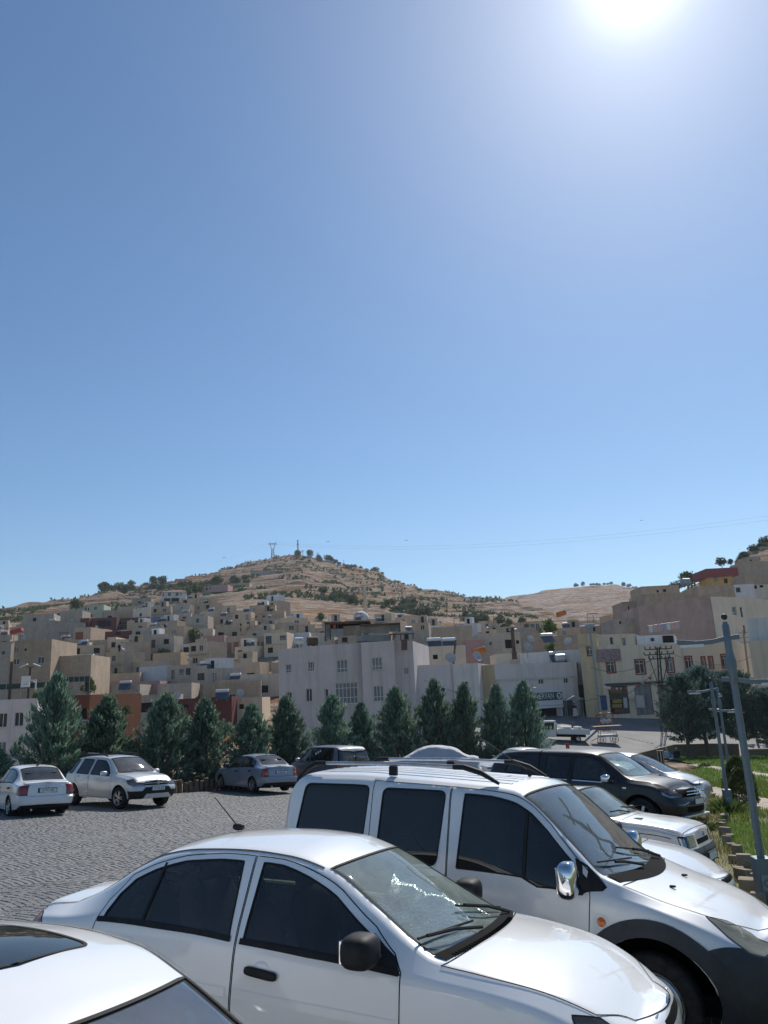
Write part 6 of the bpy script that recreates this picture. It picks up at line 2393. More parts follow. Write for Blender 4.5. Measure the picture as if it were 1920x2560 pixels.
for i in range(34):
 y = -.6 + i * .028
 q = 1 - (abs(y) / .70) ** 2
 x = 3.315 + .13 * q
 MB().tube([on_top(c, x, y, .008), on_top(c, x + .035, y, .008)], .004, 4).build('cowl_slat', DRK, cw)
for yb, ye in ((-.12, -.66), (.48, .0)):
 w = MB().tube([on_top(c, 3.38, yb, .02), on_top(c, 3.30, (yb + ye) / 2, .06), on_top(c, 3.2, ye + .05, .05)], .011, 6).build('wiper', PLA, root, True)
 MB().tube([on_top(c, 3.30, yb + .05, .025), on_top(c, 3.16, ye, .03)], .008, 6).build('wiper_blade', PLA, w, True)
MB().lathe([(.062, 0), (.07, .01), (.078, 0)], 24, 'X', (4.455, 0, .68)).build('badge', CHR, root, True)
for q in range(3):
 MB().tube([(4.45 - .1 * abs(y), y, .655 + .03 * q - .03 * abs(y)) for y in (-.28, 0, .28)], .008, 6).build('grille_bar', CHR, root, True)
FOIL, nt, b = _nt('crinkled_foil')
b.inputs['Metallic'].default_value = 1
b.inputs['Base Color'].default_value = (.82, .84, .84, 1)
b.inputs['Roughness'].default_value = .3
vo = N(nt, 'ShaderNodeTexVoronoi')
vo.inputs['Scale'].default_value = 42
nt.links.new(coord(nt), vo.inputs['Vector'])
bump(nt, b, vo.outputs['Distance'], .9, .012)
# foil sunshade lying folded on the dashboard
V, F = [], []
nx, ny = 14, 20
for i in range(nx):
 for j in range(ny):
  a, bq = i / (nx - 1), j / (ny - 1)
  y = -.60 + 1.2 * bq
  x = 3.2 - .72 * a * (.6 + .4 * bq)
  z = .965 + .30 * a * (.25 + .75 * bq) + .018 * math.sin(9 * bq + 5 * a) + .012 * math.sin(23 * a + 11 * bq)
  V.append((x, y, z))
for i in range(nx - 1):
 for j in range(ny - 1):
  F.append((i * ny + j, i * ny + j + 1, (i + 1) * ny + j + 1, (i + 1) * ny + j))
o = mesh_obj('foil_sunshade', V, F, FOIL, None, True)
o.matrix_world = place(-2.57, 6.83, -24.5, 0, .02)
tag(o, 'crumpled silver foil sunshade lying on the dashboard behind the saloon windscreen', 'sunshade')
# ---------------------------------------------------------------- white car with sunroof, bottom left
KX = 4.3 / 4.24
AC = scaled(SALOON, 1.0, 1.03, .965, doors=[], handles=[],
   sunroof=lambda c: rounded([(1.55, 4.6), (1.55, 3.4), (2.18, 3.4), (2.24, 4.6)], .09, 5),
   wsm=glass('dusty_dark_screen', (.07, .12, .19), 1.0, .12, (.45, .47, .5), 2.1), ws_=lambda c: screen(c, 2.52, 3.3, 3.05, .1, .14))
AC.pop('grille')
_f, _l, _n = frame(R_(-31))
_cor = onp(425, 2413, 1.395)
_co = Vector((_cor.x, _cor.y, 0)) - Vector((_f.x, _f.y, 0)) * 2.52 - Vector((_l.x, _l.y, 0)) * .56
root, c = build_car('white_hatchback', 'white car roof with tinted sunroof and dusty windscreen, cut by the lower left corner', 'car', AC,
     place(_co.x, _co.y, -31, 0, 0), WHITE, du=.05, near=True)
for sg in (1, -1):
 rp = [(x, 2.985) for x in np.linspace(.7, 3.26, 30)]
 o = ribbon(c, rp, .02, .012, 'roof_strip', ALU, root, 'L' if sg > 0 else 'R')
 ribbon(c, [(x, 3.035) for x in np.linspace(.7, 3.26, 30)], .018, .003, 'roof_gutter', RUB, root, 'L' if sg > 0 else 'R')

# ---------------------------------------------------------------- generic saloons
SAL_R = scaled(SALOON, 1.0, 1.01, .955, rwm=GRW, wheel=(.31, 'five'), handlem=PLA, side_trim=[], arch=[(.98, .31, .34), (3.6, .31, .34)])
SAL_R['doors'] = [(n, p) for n, p in SAL_R['doors']]
SAL_R['tail'] = [lambda c: [(.26, c.t_of(.26, .68)), (.22, c.t_of(.22, .8)), (.12, c.t_of(.12, .90)), (.06, c.t_of(.06, .93)), (-.13, c.t_of(.06, .93)), (-.13, c.t_of(.06, .65)), (.06, c.t_of(.06, .65))]]
SAL_R['head'] = [lambda c: [(4.12, c.t_of(4.12, .68)), (4.1, c.t_of(4.1, .8)), (4.25, 2.8), (4.45, 2.2), (4.45, 1.7)]]
SAL_R['grille'] = []
SAL_R['boot'] = lambda c: [(.46, 4), (.46, 3.0), (.06, 2.8), (-.11, 2.5), (-.12, c.t_of(.06, .64)), (-.636, c.t_of(.06, .62)), (-.636, 4)]
SAL_R['clad'] = [lambda c: [(-.64, 0), (-.64, c.t_of(.06, .40)), (.06, c.t_of(.06, .385)), (.2, 0)]]
SAL_R['cladm'] = PLA
SAL_R['zb'] = [(0, .30), (.5, .25), (1, .2), (3.6, .2), (4.39, .24)]
SAL_R['pr'] = [(.3, -.06), (.42, .05), (.58, .05), (.63, 0), (.86, -.03), (.95, -.06)]

def rear_trim(root, c, xr, txt, zp=.78):
 plate(root, (xr - .012, 0, zp), (-1, 0, 0), txt)
 MB().lathe([(.05, .01), (.06, .016), (.066, 0)], 18, 'X', (xr - .02, 0, zp + .155)).build('badge', CHR, root, True)
 MB().tube([(xr + .2, .4, .25), (xr + .0, .4, .25)], .03, 10).build('exhaust_pipe', ALU, root, True)

root, c = build_car('white_rear_saloon', 'white saloon seen from behind at the left edge, dark red tail lights', 'car', SAL_R, place(-10.43, 23.79, 129.3, 0, -.05), WHITE2, du=.08)
rear_trim(root, c, .035, '57 FC 287')
MB().blob((1.32, 0, 1.475), (.12, .05, .06), .8).build('aerial', PLA, root, True)
MB().box(1.32, 1.5, -.01, .01, 1.47, 1.49).build('aerial_foot', PLA, root)
AST = dict(SAL_R)
AST = scaled(SAL_R, .96, 1.0, .99, wheel=(.305, 'star'), arch=[(.87, .31, .335), (3.46, .31, .335)])
AST['head'] = []
AST['tail'] = [lambda c: [(.2, c.t_of(.2, .62)), (.2, c.t_of(.2, .86)), (.06, c.t_of(.06, .93)), (-.06, c.t_of(.06, .93)), (-.11, c.t_of(.06, .62)), (.06, c.t_of(.06, .61))]]
root, c = build_car('grey_saloon', 'grey-blue saloon parked tail towards the viewer with bright red and amber tail lights', 'car', AST, place(-4.59, 31.59, 130.3, 0, .05), GREYB, du=.08)
rear_trim(root, c, .035, '35 KEA 87', .76)
for sg in (1, -1):
 p = c.P(np.array([-.03]), np.array([c.t_of(.06, .74)]))[0]
 MB().blob((p[0] - .002, sg * p[1], .73), (.03, .12, .07), .6).build('rear_indicator', AMB, root, True)
MB().blob((1.2, 0, 1.45), (.08, .04, .05), .8).build('aerial', PLA, root, True)

# ---------------------------------------------------------------- silver off-roader (three-quarter front)
SUV = dict(
 x0=-4.22, x1=-.16, bf=.16, br=.08, zmid=.5,
 zr=[(-4.22, .95), (-4.1, 1.1), (-3.9, 1.35), (-3.65, 1.52), (-3.3, 1.56), (-2.5, 1.585), (-2.0, 1.56), (-1.78, 1.52), (-1.45, 1.32), (-1.2, 1.13), (-1.08, 1.06), (-.7, 1.02), (-.35, .97), (-.2, .90), (-.16, .85)],
 cr=[(-4.22, .03), (-3.5, .05), (-2, .055), (-1.5, .07), (-1.1, .05), (-.16, .04)],
 zs=[(-4.22, .85), (-4.0, 1.02), (-3.0, 1.03), (-1.3, 1.0), (-.9, .96), (-.5, .9), (-.16, .78)],
 ws=[(-4.22, .76), (-4.0, .84), (-3.3, .87), (-2, .865), (-1, .87), (-.6, .865), (-.3, .83), (-.16, .79)],
 wr=[(-4.22, .6), (-3.8, .62), (-3.3, .645), (-2.2, .645), (-1.8, .63), (-1.4, .69), (-1.08, .76), (-.7, .72), (-.3, .66), (-.16, .6)],
 zb=[(-4.22, .42), (-3.6, .32), (-1, .3), (-.3, .3), (-.16, .32)],
 pf=[(.28, -.1), (.4, .02), (.62, .05), (.72, .02), (.8, -.02), (.95, -.06)],
 win=[rounded([(-4.0, 1.16), (-3.84, 1.05), (-3.62, 1.05), (-3.43, 1.48), (-3.62, 1.49), (-3.82, 1.36)], .05), rounded([(-3.38, 1.05), (-2.66, 1.03), (-2.6, 1.49), (-3.22, 1.50)], .04),
   rounded([(-2.52, 1.03), (-1.5, 1.0), (-1.42, 1.07), (-1.68, 1.3), (-1.95, 1.46), (-2.46, 1.49)], .05)],
 winm=[GDK, GDK, GDK],
 doors=[('rear_door', [(-2.62, .34), (-2.6, 1.0), (-2.56, 1.55), (-3.3, 1.54), (-3.46, 1.1), (-3.44, .9), (-3.1, .6), (-3.0, .34)]),
     ('front_door', [(-2.59, .34), (-2.57, 1.0), (-2.53, 1.55), (-1.95, 1.53), (-1.6, 1.33), (-1.36, 1.1), (-1.3, .98), (-1.32, .34)])],
 ws_=lambda c: screen(c, -1.8, -1.16, 3.06, .05, .13), wsm=GDU, rw_=lambda c: screen(c, -3.7, -4.12, 3.1, -.04, -.05),
 hood=lambda c: hoodpoly(c, -1.0, -.2, 2.9, .1, zf=.86), arch=[(-.82, .345, .40), (-3.49, .345, .40)], wheel=(.345, 'star'), tw=.22, lip=.07, wheelin=.0,
 clad=[lambda c: [(-.42, c.t_of(-.42, .56)), (-.16, c.t_of(-.16, .56)), (-.16 + .22, c.t_of(-.16, .56)), (-.16 + .30, c.t_of(-.16, .67)), (-.16 + CAPW, c.t_of(-.16, .67)), (-.16 + CAPW, 0), (-.45, 0)],
    lambda c: [(-4.22 - CAPW, 0), (-4.22 - CAPW, c.t_of(-4.22, .62)), (-3.88, c.t_of(-3.88, .62)), (-3.88, 0)]],
 cladm=PLA,
 head=[lambda c: [(-.46, c.t_of(-.46, .86)), (-.3, 2.75), (-.16, 2.62), (-.16 + .3, 2.35), (-.16 + .3, c.t_of(-.16, .72)), (-.2, c.t_of(-.2, .72)), (-.38, c.t_of(-.38, .77))]],
 tail=[lambda c: [(-4.05, 1.9), (-4.22, 1.95), (-4.3, 1.9), (-4.3, 1.2), (-4.22, 1.2), (-4.1, 1.3)]],
 grille=[lambda c: fpoly(c, [(.44, .73), (.42, .84), (0, .855), (0, .72)])],
 handles=[(-2.75, .92, 1), (-3.3, .95, 1)], mirror=((-1.5, 1.03, 1.08), (.16, .22, .15), SILV2), cab=(-4.0, -1.1), seatx=[-2.2, -3.0], dash=-1.3, zseat=.6,
)
root, c = build_car('silver_off_roader', 'silver off-road car with black roof rails and open-mesh grille, facing right beside the cypresses', 'car', SUV, place(-7.84, 26.05, -36.7), SILV2, du=.08)
for sg in (1, -1):
 rl = MB().tube([(-3.55, sg * .62, 1.60), (-3.4, sg * .62, 1.665), (-2.9, sg * .62, 1.685), (-2.2, sg * .62, 1.665), (-1.95, sg * .62, 1.60)], [.02, .03, .028, .03, .02], 8).build('roof_rail', PLA, root, True)
 MB().tube([(-3.1, sg * .635, 1.70), (-2.45, sg * .635, 1.69)], .018, 6).build('rail_insert', ALU, rl, True)
 MB().blob((-.17, sg * .62, .49), (.05, .1, .1), .9).build('fog_lamp', REFL, root, True)
plate(root, (.052, 0, .62), (1, 0, 0), '33 DN 208')
MB().box(-.03, .03, -.48, .48, .775, .80).build('grille_bar', CHR, root, bevel=.006)
MB().box(-.03, .045, -.05, .05, .735, .845).build('badge', CHR, root, bevel=.01)
MB().prism([(-.55, .33), (.55, .33), (.42, .47), (-.42, .47)], 'X', -.02, .05).build('skid_plate', ALU, root, bevel=.01)
MB().tube([(-1.9, 0, 1.6), (-1.98, 0, 1.72)], .006, 6).build('aerial', PLA, root, True)
for y in (-.5, .1):
 MB().tube([on_top(c, -1.06, y + .25, .02), on_top(c, -1.14, y - .3, .035)], .012, 6).build('wiper', PLA, root, True)

# ---------------------------------------------------------------- grey people carrier
MPV = scaled(SUV, 4.7 / 4.3, 1.05, 1.06, wheel=(.33, 'five'), arch=[(-.95, .33, .37), (-3.85, .33, .37)], lip=.03, clad=[], rwm=GDU, winm=[GDK, GDK, GCL])
MPV['x0'], MPV['x1'] = -4.62, -.18
MPV['zr'] = [(-4.62, 1.28), (-4.5, 1.52), (-4.35, 1.66), (-4.1, 1.71), (-3, 1.73), (-2.2, 1.70), (-1.9, 1.60), (-1.3, 1.17), (-1.15, 1.08), (-.7, 1.0), (-.3, .9), (-.18, .8)]
MPV['zs'] = [(-4.62, 1.05), (-3.0, 1.05), (-1.4, 1.02), (-.9, .95), (-.5, .86), (-.18, .74)]
MPV['ws'] = [(-4.62, .87), (-4.4, .91), (-2, .93), (-.8, .91), (-.3, .84), (-.18, .78)]
MPV['wr'] = [(-4.62, .70), (-4.2, .74), (-2.2, .72), (-1.9, .70), (-1.2, .80), (-.7, .74), (-.18, .6)]
MPV['zb'] = [(-4.62, .32), (-3.8, .27), (-.8, .25), (-.18, .28)]
MPV['cr'] = [(-4.62, .03), (-2, .05), (-.18, .04)]
MPV['win'] = [rounded([(-4.22, 1.12), (-2.45, 1.1), (-2.4, 1.62), (-4.12, 1.65)], .1), rounded([(-2.36, 1.09), (-1.5, 1.06), (-1.4, 1.13), (-1.85, 1.48), (-2.1, 1.6), (-2.33, 1.62)], .06)]
MPV['winm'] = [GDK, GSD]
MPV['doors'] = [('front_door', [(-2.4, .32), (-2.38, 1.0), (-2.36, 1.67), (-2.05, 1.65), (-1.8, 1.53), (-1.35, 1.15), (-1.3, .98), (-1.32, .32)])]
MPV['rw_'] = lambda c: [(-4.62 - CAPW, c.t_of(-4.62, 1.09)), (-4.62 - .02, c.t_of(-4.62, 1.09)), (-4.60, 2.2), (-4.43, 2.93), (-4.50, 3.2), (-4.54, 4), (-4.62 - CAPW, 4)]
MPV['ws_'] = lambda c: screen(c, -1.95, -1.26, 3.06, .05, .13)
MPV['head'], MPV['grille'] = [], []
MPV['tail'] = [lambda c: [(-4.5, 1.9), (-4.62, 1.95), (-4.7, 1.9), (-4.7, 1.2), (-4.62, 1.2), (-4.5, 1.3)]]
MPV['handles'] = [(-2.25, .98, 1)]
root, c = build_car('grey_people_carrier', 'dusty grey people carrier with long dark side window, behind the grey-blue saloon', 'van', MPV, place(-1.85, 34.6, 128, -4.62, 0), GREYM, du=.09)
MB().tube([(-4.72, -.25, 1.15), (-4.70, -.62, 1.22)], .012, 6).build('wiper', PLA, root, True)
STK = mat('paper_white', (.7, .72, .68), (.6, .6, .6), 9, .8)
for k in range(3):
 p = c.P(np.array([-3.1 + .16 * k]), np.array([c.t_of(-3.1, 1.52 - .06 * k)]))[0]
 MB().box(p[0] - .06, p[0] + .06, p[1] + .002, p[1] + .006, p[2] - .1 + .03 * k, p[2] + .06).build('window_sticker', STK, root)

# ---------------------------------------------------------------- dark pick-up with canopy
PICK = dict(
 x0=-5.15, x1=-.2, bf=.2, br=.04, zmid=.5,
 zr=[(-5.15, 1.2), (-5.05, 1.45), (-4.85, 1.66), (-4.6, 1.75), (-4.0, 1.79), (-3.3, 1.79), (-2.6, 1.78), (-2.15, 1.74), (-1.95, 1.68), (-1.5, 1.40), (-1.28, 1.24), (-1.1, 1.17), (-.7, 1.13), (-.35, 1.06), (-.22, .98), (-.2, .94)],
 cr=[(-5.15, .03), (-3, .04), (-1.9, .06), (-1.2, .05), (-.2, .05)],
 zs=[(-5.15, 1.08), (-3.5, 1.12), (-1.6, 1.10), (-1.1, 1.06), (-.6, 1.02), (-.2, .86)],
 ws=[(-5.15, .90), (-4, .94), (-1.5, .94), (-.8, .945), (-.4, .91), (-.2, .84)],
 wr=[(-5.15, .74), (-4.5, .74), (-2.4, .71), (-2.0, .68), (-1.5, .75), (-1.15, .82), (-.7, .80), (-.3, .72), (-.2, .66)],
 zb=[(-5.15, .5), (-4.5, .4), (-1, .38), (-.2, .36)],
 pf=[(.3, -.08), (.45, .04), (.62, .05), (.75, .0), (.9, -.04), (1.05, -.1)], h=[0, .4, .16, .14, .25],
 win=[rounded([(-4.6, 1.25), (-4.02, 1.25), (-3.98, 1.62), (-4.42, 1.62)], .05), rounded([(-3.4, 1.17), (-2.72, 1.15), (-2.68, 1.66), (-3.35, 1.68)], .04), rounded([(-2.62, 1.15), (-1.62, 1.11), (-1.5, 1.2), (-1.85, 1.5), (-2.1, 1.64), (-2.58, 1.66)], .04)],
 winm=[GSD, GDK, GSD],
 doors=[('rear_door', [(-2.69, .42), (-2.65, 1.73), (-3.45, 1.74), (-3.5, .9), (-3.4, .42)]), ('front_door', [(-2.67, .42), (-2.63, 1.73), (-2.1, 1.7), (-1.75, 1.5), (-1.42, 1.22), (-1.36, 1.06), (-1.38, .42)])],
 ws_=lambda c: screen(c, -2.0, -1.28, 3.06, .05, .14), wsm=GSC, rw_=lambda c: screen(c, -4.75, -5.06, 3.1, -.02, -.02), rwm=GDK,
 hood=lambda c: hoodpoly(c, -1.12, -.24, 2.85, .1), arch=[(-.9, .39, .47), (-3.99, .39, .46)], wheel=(.385, 'five'), tw=.25, lip=.06, wheelin=.0,
 head=[lambda c: [(-.42, c.t_of(-.42, 1.0)), (-.25, 2.7), (-.2, 2.55), (-.2 + .26, 2.25), (-.2 + .27, c.t_of(-.2, .80)), (-.22, c.t_of(-.22, .80)), (-.36, c.t_of(-.36, .86))]],
 tail=[], grille=[lambda c: fpoly(c, [(.5, .80), (.5, .98), (0, 1.0), (0, .79)]), lambda c: fpoly(c, [(.5, .48), (.5, .6), (0, .6), (0, .46)])],
 handles=[(-2.8, 1.0, 1), (-3.4, 1.0, 1)], mirror=((-1.62, 1.1, 1.18), (.2, .24, .2), CHR), cab=(-5.0, -1.2), seatx=[-2.2, -3.1], dash=-1.4, zseat=.72, mirx=.4,
)
root, c = build_car('dark_pickup', 'black-blue pick-up truck with hard canopy and chrome mirrors, facing right', 'pickup truck', PICK, place(6.80, 18.65, -41.4), NAVY, du=.08)
for z in (.86, .925):
 MB().tube([(.03, -.5, z), (.055, 0, z), (.03, .5, z)], .012, 6).build('grille_bar', CHR, root, True)
MB().lathe([(.06, 0), (.075, .012), (.085, 0)], 22, 'X', (.04, 0, .90)).build('badge', CHR, root, True)
for sg in (1, -1):
 MB().tube([(-.22, sg * .8, .66), (-.02, sg * .68, .64), (.06, sg * .5, .71)], .014, 6).build('bumper_trim', CHR, root, True)
 ribbon(c, c.side([(-3.4, 1.135), (-2.75, 1.12)]), .022, .008, 'window_trim', CHR, root, 'L' if sg > 0 else 'R')
 ribbon(c, c.side([(-2.6, 1.115), (-1.66, 1.08)]), .022, .008, 'window_trim', CHR, root, 'L' if sg > 0 else 'R')
 MB().blob((-1.25, sg * .965, .98), (.1, .02, .05), .6).build('side_badge', CHR, root, True)
ribbon(c, [(-3.56, t) for t in np.linspace(1.0, 4.0, 16)], .03, .004, 'canopy_joint', DRK, root)
plate(root, (.085, 0, .70), (1, 0, 0), '')
MB().blob((-.02, 0, .40), (.2, 1.5, .06), .4, 24, 6).build('front_lip', ALU, root, True)

# ---------------------------------------------------------------- old boxy silver-white car
OLD = dict(
 x0=-4.0, x1=-.1, bf=.06, br=.04, zmid=.6, wm=.015, h=[0, .3, .1, .08, .2],
 zr=[(-4.0, .86), (-3.9, .95), (-3.3, 1.0), (-3.1, 1.1), (-2.85, 1.28), (-2.6, 1.345), (-1.85, 1.35), (-1.55, 1.17), (-1.25, .975), (-1.1, .945), (-.6, .905), (-.2, .85), (-.1, .80)],
 cr=[(-4, .02), (-2, .035), (-1.3, .045), (-.6, .025), (-.1, .02)],
 zs=[(-4.0, .82), (-3, .88), (-1.2, .88), (-.6, .85), (-.1, .76)],
 ws=[(-4.0, .76), (-3, .805), (-1, .81), (-.4, .80), (-.1, .77)],
 wr=[(-4.0, .68), (-3.2, .66), (-2.5, .57), (-1.85, .56), (-1.25, .68), (-1.1, .745), (-.6, .74), (-.1, .70)],
 zb=[(-4.0, .3), (-1, .24), (-.1, .26)], pf=[(.3, .0), (.5, .04), (.6, .0), (.85, -.06)],
 win=[[(-2.95, .93), (-2.35, .925), (-2.35, 1.30), (-2.6, 1.31)], [(-2.28, .925), (-1.38, .91), (-1.33, .95), (-1.85, 1.29), (-2.28, 1.305)]], winm=[GDK, GDK],
 doors=[('front_door', [(-2.32, .28), (-2.3, 1.32), (-1.86, 1.31), (-1.28, .93), (-1.25, .28)])],
 ws_=lambda c: screen(c, -1.84, -1.26, 3.05, .03, .08), wsm=GSC, rw_=lambda c: screen(c, -2.68, -3.15, 3.05, -.03, -.03),
 hood=lambda c: hoodpoly(c, -1.12, -.12, 2.45, .05), arch=[(-.75, .28, .32), (-3.25, .28, .32)], wheel=(.28, 'cover'),
 clad=[lambda c: [(-.3, c.t_of(-.3, .585)), (-.1, c.t_of(-.1, .585)), (-.1 + CAPW, c.t_of(-.1, .585)), (-.1 + CAPW, 0), (-.3, 0)]], cladm=PLG,
 head=[lambda c: [(-.2, c.t_of(-.2, .76)), (-.1, c.t_of(-.1, .77)), (-.1 + .3, c.t_of(-.1, .76)), (-.1 + .3, c.t_of(-.1, .615)), (-.1, c.t_of(-.1, .615)), (-.19, c.t_of(-.19, .62))]],
 tail=[], grille=[lambda c: fpoly(c, [(.36, .63), (.36, .70), (0, .70), (0, .63)])],
 handles=[], mirror=((-1.42, .9, .98), (.1, .16, .12), PLA), cab=(-3.2, -1.15), seatx=[-2.1, -2.8], dash=-1.38, zseat=.42, mirx=.35,
)
root, c = build_car('old_silver_car', 'old boxy silver car with black bumper, between the pick-up and the white bonnet', 'car', OLD, place(4.71, 12.65, -33.9, 0, -.03), SILV2, du=.07)
plate(root, (.055, 0, .45), (1, 0, 0), '')
MB().prism([(-.03, .72), (.03, .72), (0, .78)], 'X', -.06, -.035).build('badge', CHR, root)
for y in (-.45, .1):
 w = MB().tube([on_top(c, -1.16, y + .42, .02), on_top(c, -1.24, y + .15, .05), on_top(c, -1.3, y - .1, .045)], .012, 6).build('wiper', PLA, root, True)
MB().box(-.98, -.86, -.42, -.3, .955, .962).build('hood_vent', PLA, root)
MB().tube([(-1.9, -.4, 1.38), (-2.3, -.4, 1.62)], .005, 5).build('aerial', PLA, root, True)
ribbon(c, c.side([(-1.2, .80), (-.3, .74)]), .01, .002, 'side_crease', DRK, root)

# ---------------------------------------------------------------- white bonnet peeping past the van, silver cars on the far right
HB = scaled(SALOON, .98, 1.02, .97)
root, c = build_car('white_bonnet_car', 'white car hidden behind the silver van, only its rounded bonnet showing', 'car', HB, place(3.58, 9.25, -32, 4.36, 0), WHITE, du=.08)
rt = scaled(SUV, .99, .95, .985, clad=[], lip=.02, wheel=(.31, 'six'), arch=[(-.86, .31, .35), (-3.45, .31, .35)], winm=[GDK, GDK, GSD], wsm=GCL)
rt['zb'] = [(-4.2, .3), (-1, .24), (-.2, .25)]
rt['zr'] = [(-4.18, .95), (-4.0, 1.2), (-3.8, 1.4), (-3.5, 1.53), (-2.7, 1.57), (-2.1, 1.53), (-1.8, 1.44), (-1.2, 1.16), (-.8, 1.0), (-.5, .93), (-.25, .83), (-.16, .76)]
rt['ws_'] = lambda c: screen(c, -2.0, -1.0, 3.05, .05, .14)
rt['hood'] = lambda c: hoodpoly(c, -.84, -.2, 2.85, .1)
rt['win'] = [rt['win'][0], rt['win'][1], rounded([(-2.5, 1.03), (-1.45, .98), (-1.3, 1.03), (-1.65, 1.27), (-2.0, 1.41), (-2.44, 1.46)], .05)]
rt['doors'] = [('front_door', [(-2.55, .32), (-2.5, 1.49), (-2.0, 1.45), (-1.6, 1.29), (-1.22, 1.03), (-1.2, .95), (-1.22, .32)])]
rt['grille'], rt['mirror'] = [], ((-1.5, .98, 1.05), (.18, .2, .14), SILV2)
root, c = build_car('silver_compact', 'silver compact people carrier nosing onto the lawn behind the pick-up', 'car', rt, place(9.15, 24.0, -37), SILV2, du=.09)
ht = dict(scaled(SALOON, .93, .98, .95))
ht['grille'] = []
root, c = build_car('white_small_car', 'small white car almost hidden between the dark pick-up and the silver compact', 'car', ht, place(7.85, 21.15, -38, 4.12, 0), WHITE2, du=.1)
wm_ = scaled(SALOON, 1.0, 1.04, 1.0)
wm_['grille'] = []
root, c = build_car('pale_saloon', 'pale silver-white saloon half hidden behind the pick-up canopy and the covered car', 'car', wm_, place(4.1, 38.4, 213, 4.4, 0), WHITE2, du=.1)

# ---------------------------------------------------------------- car under a cloth cover
CLOTH, nt, b = _nt('car_cover_cloth')
v = coord(nt)
nt.links.new(mixc(nt, noise_node(nt, 3, 5, v), (.52, .52, .54), (.43, .43, .46)), b.inputs['Base Color'])
b.inputs['Roughness'].default_value = .85
w_ = N(nt, 'ShaderNodeTexNoise')
w_.inputs['Scale'].default_value = 3.5
w_.inputs['Detail'].default_value = 3
nt.links.new(coord(nt, 'Object', (1, 1, .5)), w_.inputs['Vector'])
bump(nt, b, w_.outputs['Fac'], 1.0, .12)
cs = Car(scaled(SALOON, .99, 1.03, .98))
us = np.concatenate([np.linspace(cs.x0 - CAPW, cs.x0, 6)[:-1], np.linspace(cs.x0, cs.x1, 70), np.linspace(cs.x1, cs.x1 + CAPW, 6)[1:]])
tsn = np.linspace(.0, 4, 36)
U, T = np.meshgrid(us, tsn, indexing='ij')
p = cs.P(U, T)
n = cs.Nrm(U.ravel(), T.ravel())
fold = np.array([noise.noise(Vector((a * 1.6, b * 2.2, 3))) + .7 * noise.noise(Vector((a * 4 + b * 2, b * 3, 9))) for a, b in zip(U.ravel(), T.ravel())])
p = p + n * (.04 + .03 * fold)[:, None]
lo = np.clip((1.6 - T.ravel()) / 1.6, 0, 1)
p[:, 2] -= lo * .1
p[:, 1] *= 1 + .03 * lo * np.sin(U.ravel() * 14)
a_, b_ = U.shape
F = [(i * b_ + j, (i + 1) * b_ + j, (i + 1) * b_ + j + 1, i * b_ + j + 1) for i in range(a_ - 1) for j in range(b_ - 1)]
V = np.concatenate([p, p * np.array([1, -1, 1])])
F2 = F + [tuple(k + len(p) for k in f[::-1]) for f in F]
o = weld_obj('covered_car', V, F2, CLOTH, None, np.concatenate([n, n * np.array([1, -1, 1])]))
me = o.data
o2 = mesh_obj('covered_car', [v.co for v in me.vertices], [tuple(q.vertices) for q in me.polygons], CLOTH, None, True)
bpy.data.objects.remove(o)
o2.name = 'covered_car'
o2.matrix_world = place(1.6, 37.2, 172, 2.2, .02) @ Matrix.Diagonal((1.08, 1.05, 1.08, 1))
tag(o2, 'car wrapped in a creased pale grey cloth cover', 'car')
# ================================================================== street furniture and small things
def lamp_post(label, loc, H, az, base=True, k=.58, group='grey lamp posts with two bowed arms'):
 root = empty('lamp_post', loc=loc, rz=az)
 tag(root, label, 'lamp post', group)
 MB().lathe([(.085 * k, -.3), (.085 * k, H * .55), (.078 * k, H - .95)], 18).build('pole', LAMPG, root, True)
 hd = MB().lathe([(.078 * k, H - .96), (.10 * k, H - .94), (.10 * k, H - .78), (.125 * k, H - .72), (.125 * k, H - .64), (.105 * k, H - .6), (.085 * k, H - .5), (.085 * k, H - .14), (.06 * k, H - .12), (.055 * k, H - .09)], 18).build('collar', LAMPG, root, True)
 MB().blob((0, 0, H - .02), (.15 * k, .15 * k, .15 * k), 1, 16, 10).build('ball_finial', BLKM, root, True, angle=80)
 for sg, z in ((-1, H - .34), (1, H - .92)):
  pts = [(-sg * .16, z + .03), (0, z + .02), (sg * .22, z - .02), (sg * .45, z - .03), (sg * .7, z + .0)]
  mb = MB()
  V = []
  for i, (x, zz) in enumerate(pts):
   hw = .055 * k if i else .05 * k
   V += [(x, -hw, zz - .035), (x, hw, zz - .035), (x, hw, zz + .03), (x, -hw, zz + .03)]
  mb.v = V
  for i in range(len(pts) - 1):
   for j in range(4):
    a_, b_ = i * 4 + j, i * 4 + (j + 1) % 4
    mb.f.append((a_, b_, b_ + 4, a_ + 4))
  mb.f += [(3, 2, 1, 0), tuple(4 * (len(pts) - 1) + j for j in range(4))]
  arm = mb.build('arm', LAMPG, root, bevel=.004)
  MB().box(min(sg * .35, sg * .66), max(sg * .35, sg * .66), -.04, .04, z - .085, z - .078 + .03).build('led_panel', PVC, arm)
 if base:
  MB().prism([(-.11, -.11), (.11, -.11), (.11, .11), (-.11, .11)], 'Z', -.2, .62).build('base_box', LAMPG, root, bevel=.02)
  bp = MB().box(-.07, .07, -.122, -.112, .22, .42).build('base_panel', GALV, root, bevel=.004)
  MB().lathe([(.03, 0), (.045, .006), (.05, 0)], 16, 'Y', (0, -.128, .32)).build('emblem', LAMPG, bp)
 return root

def post_h(u, vt, p):
 return at(u, vt, p.y).z - p.z

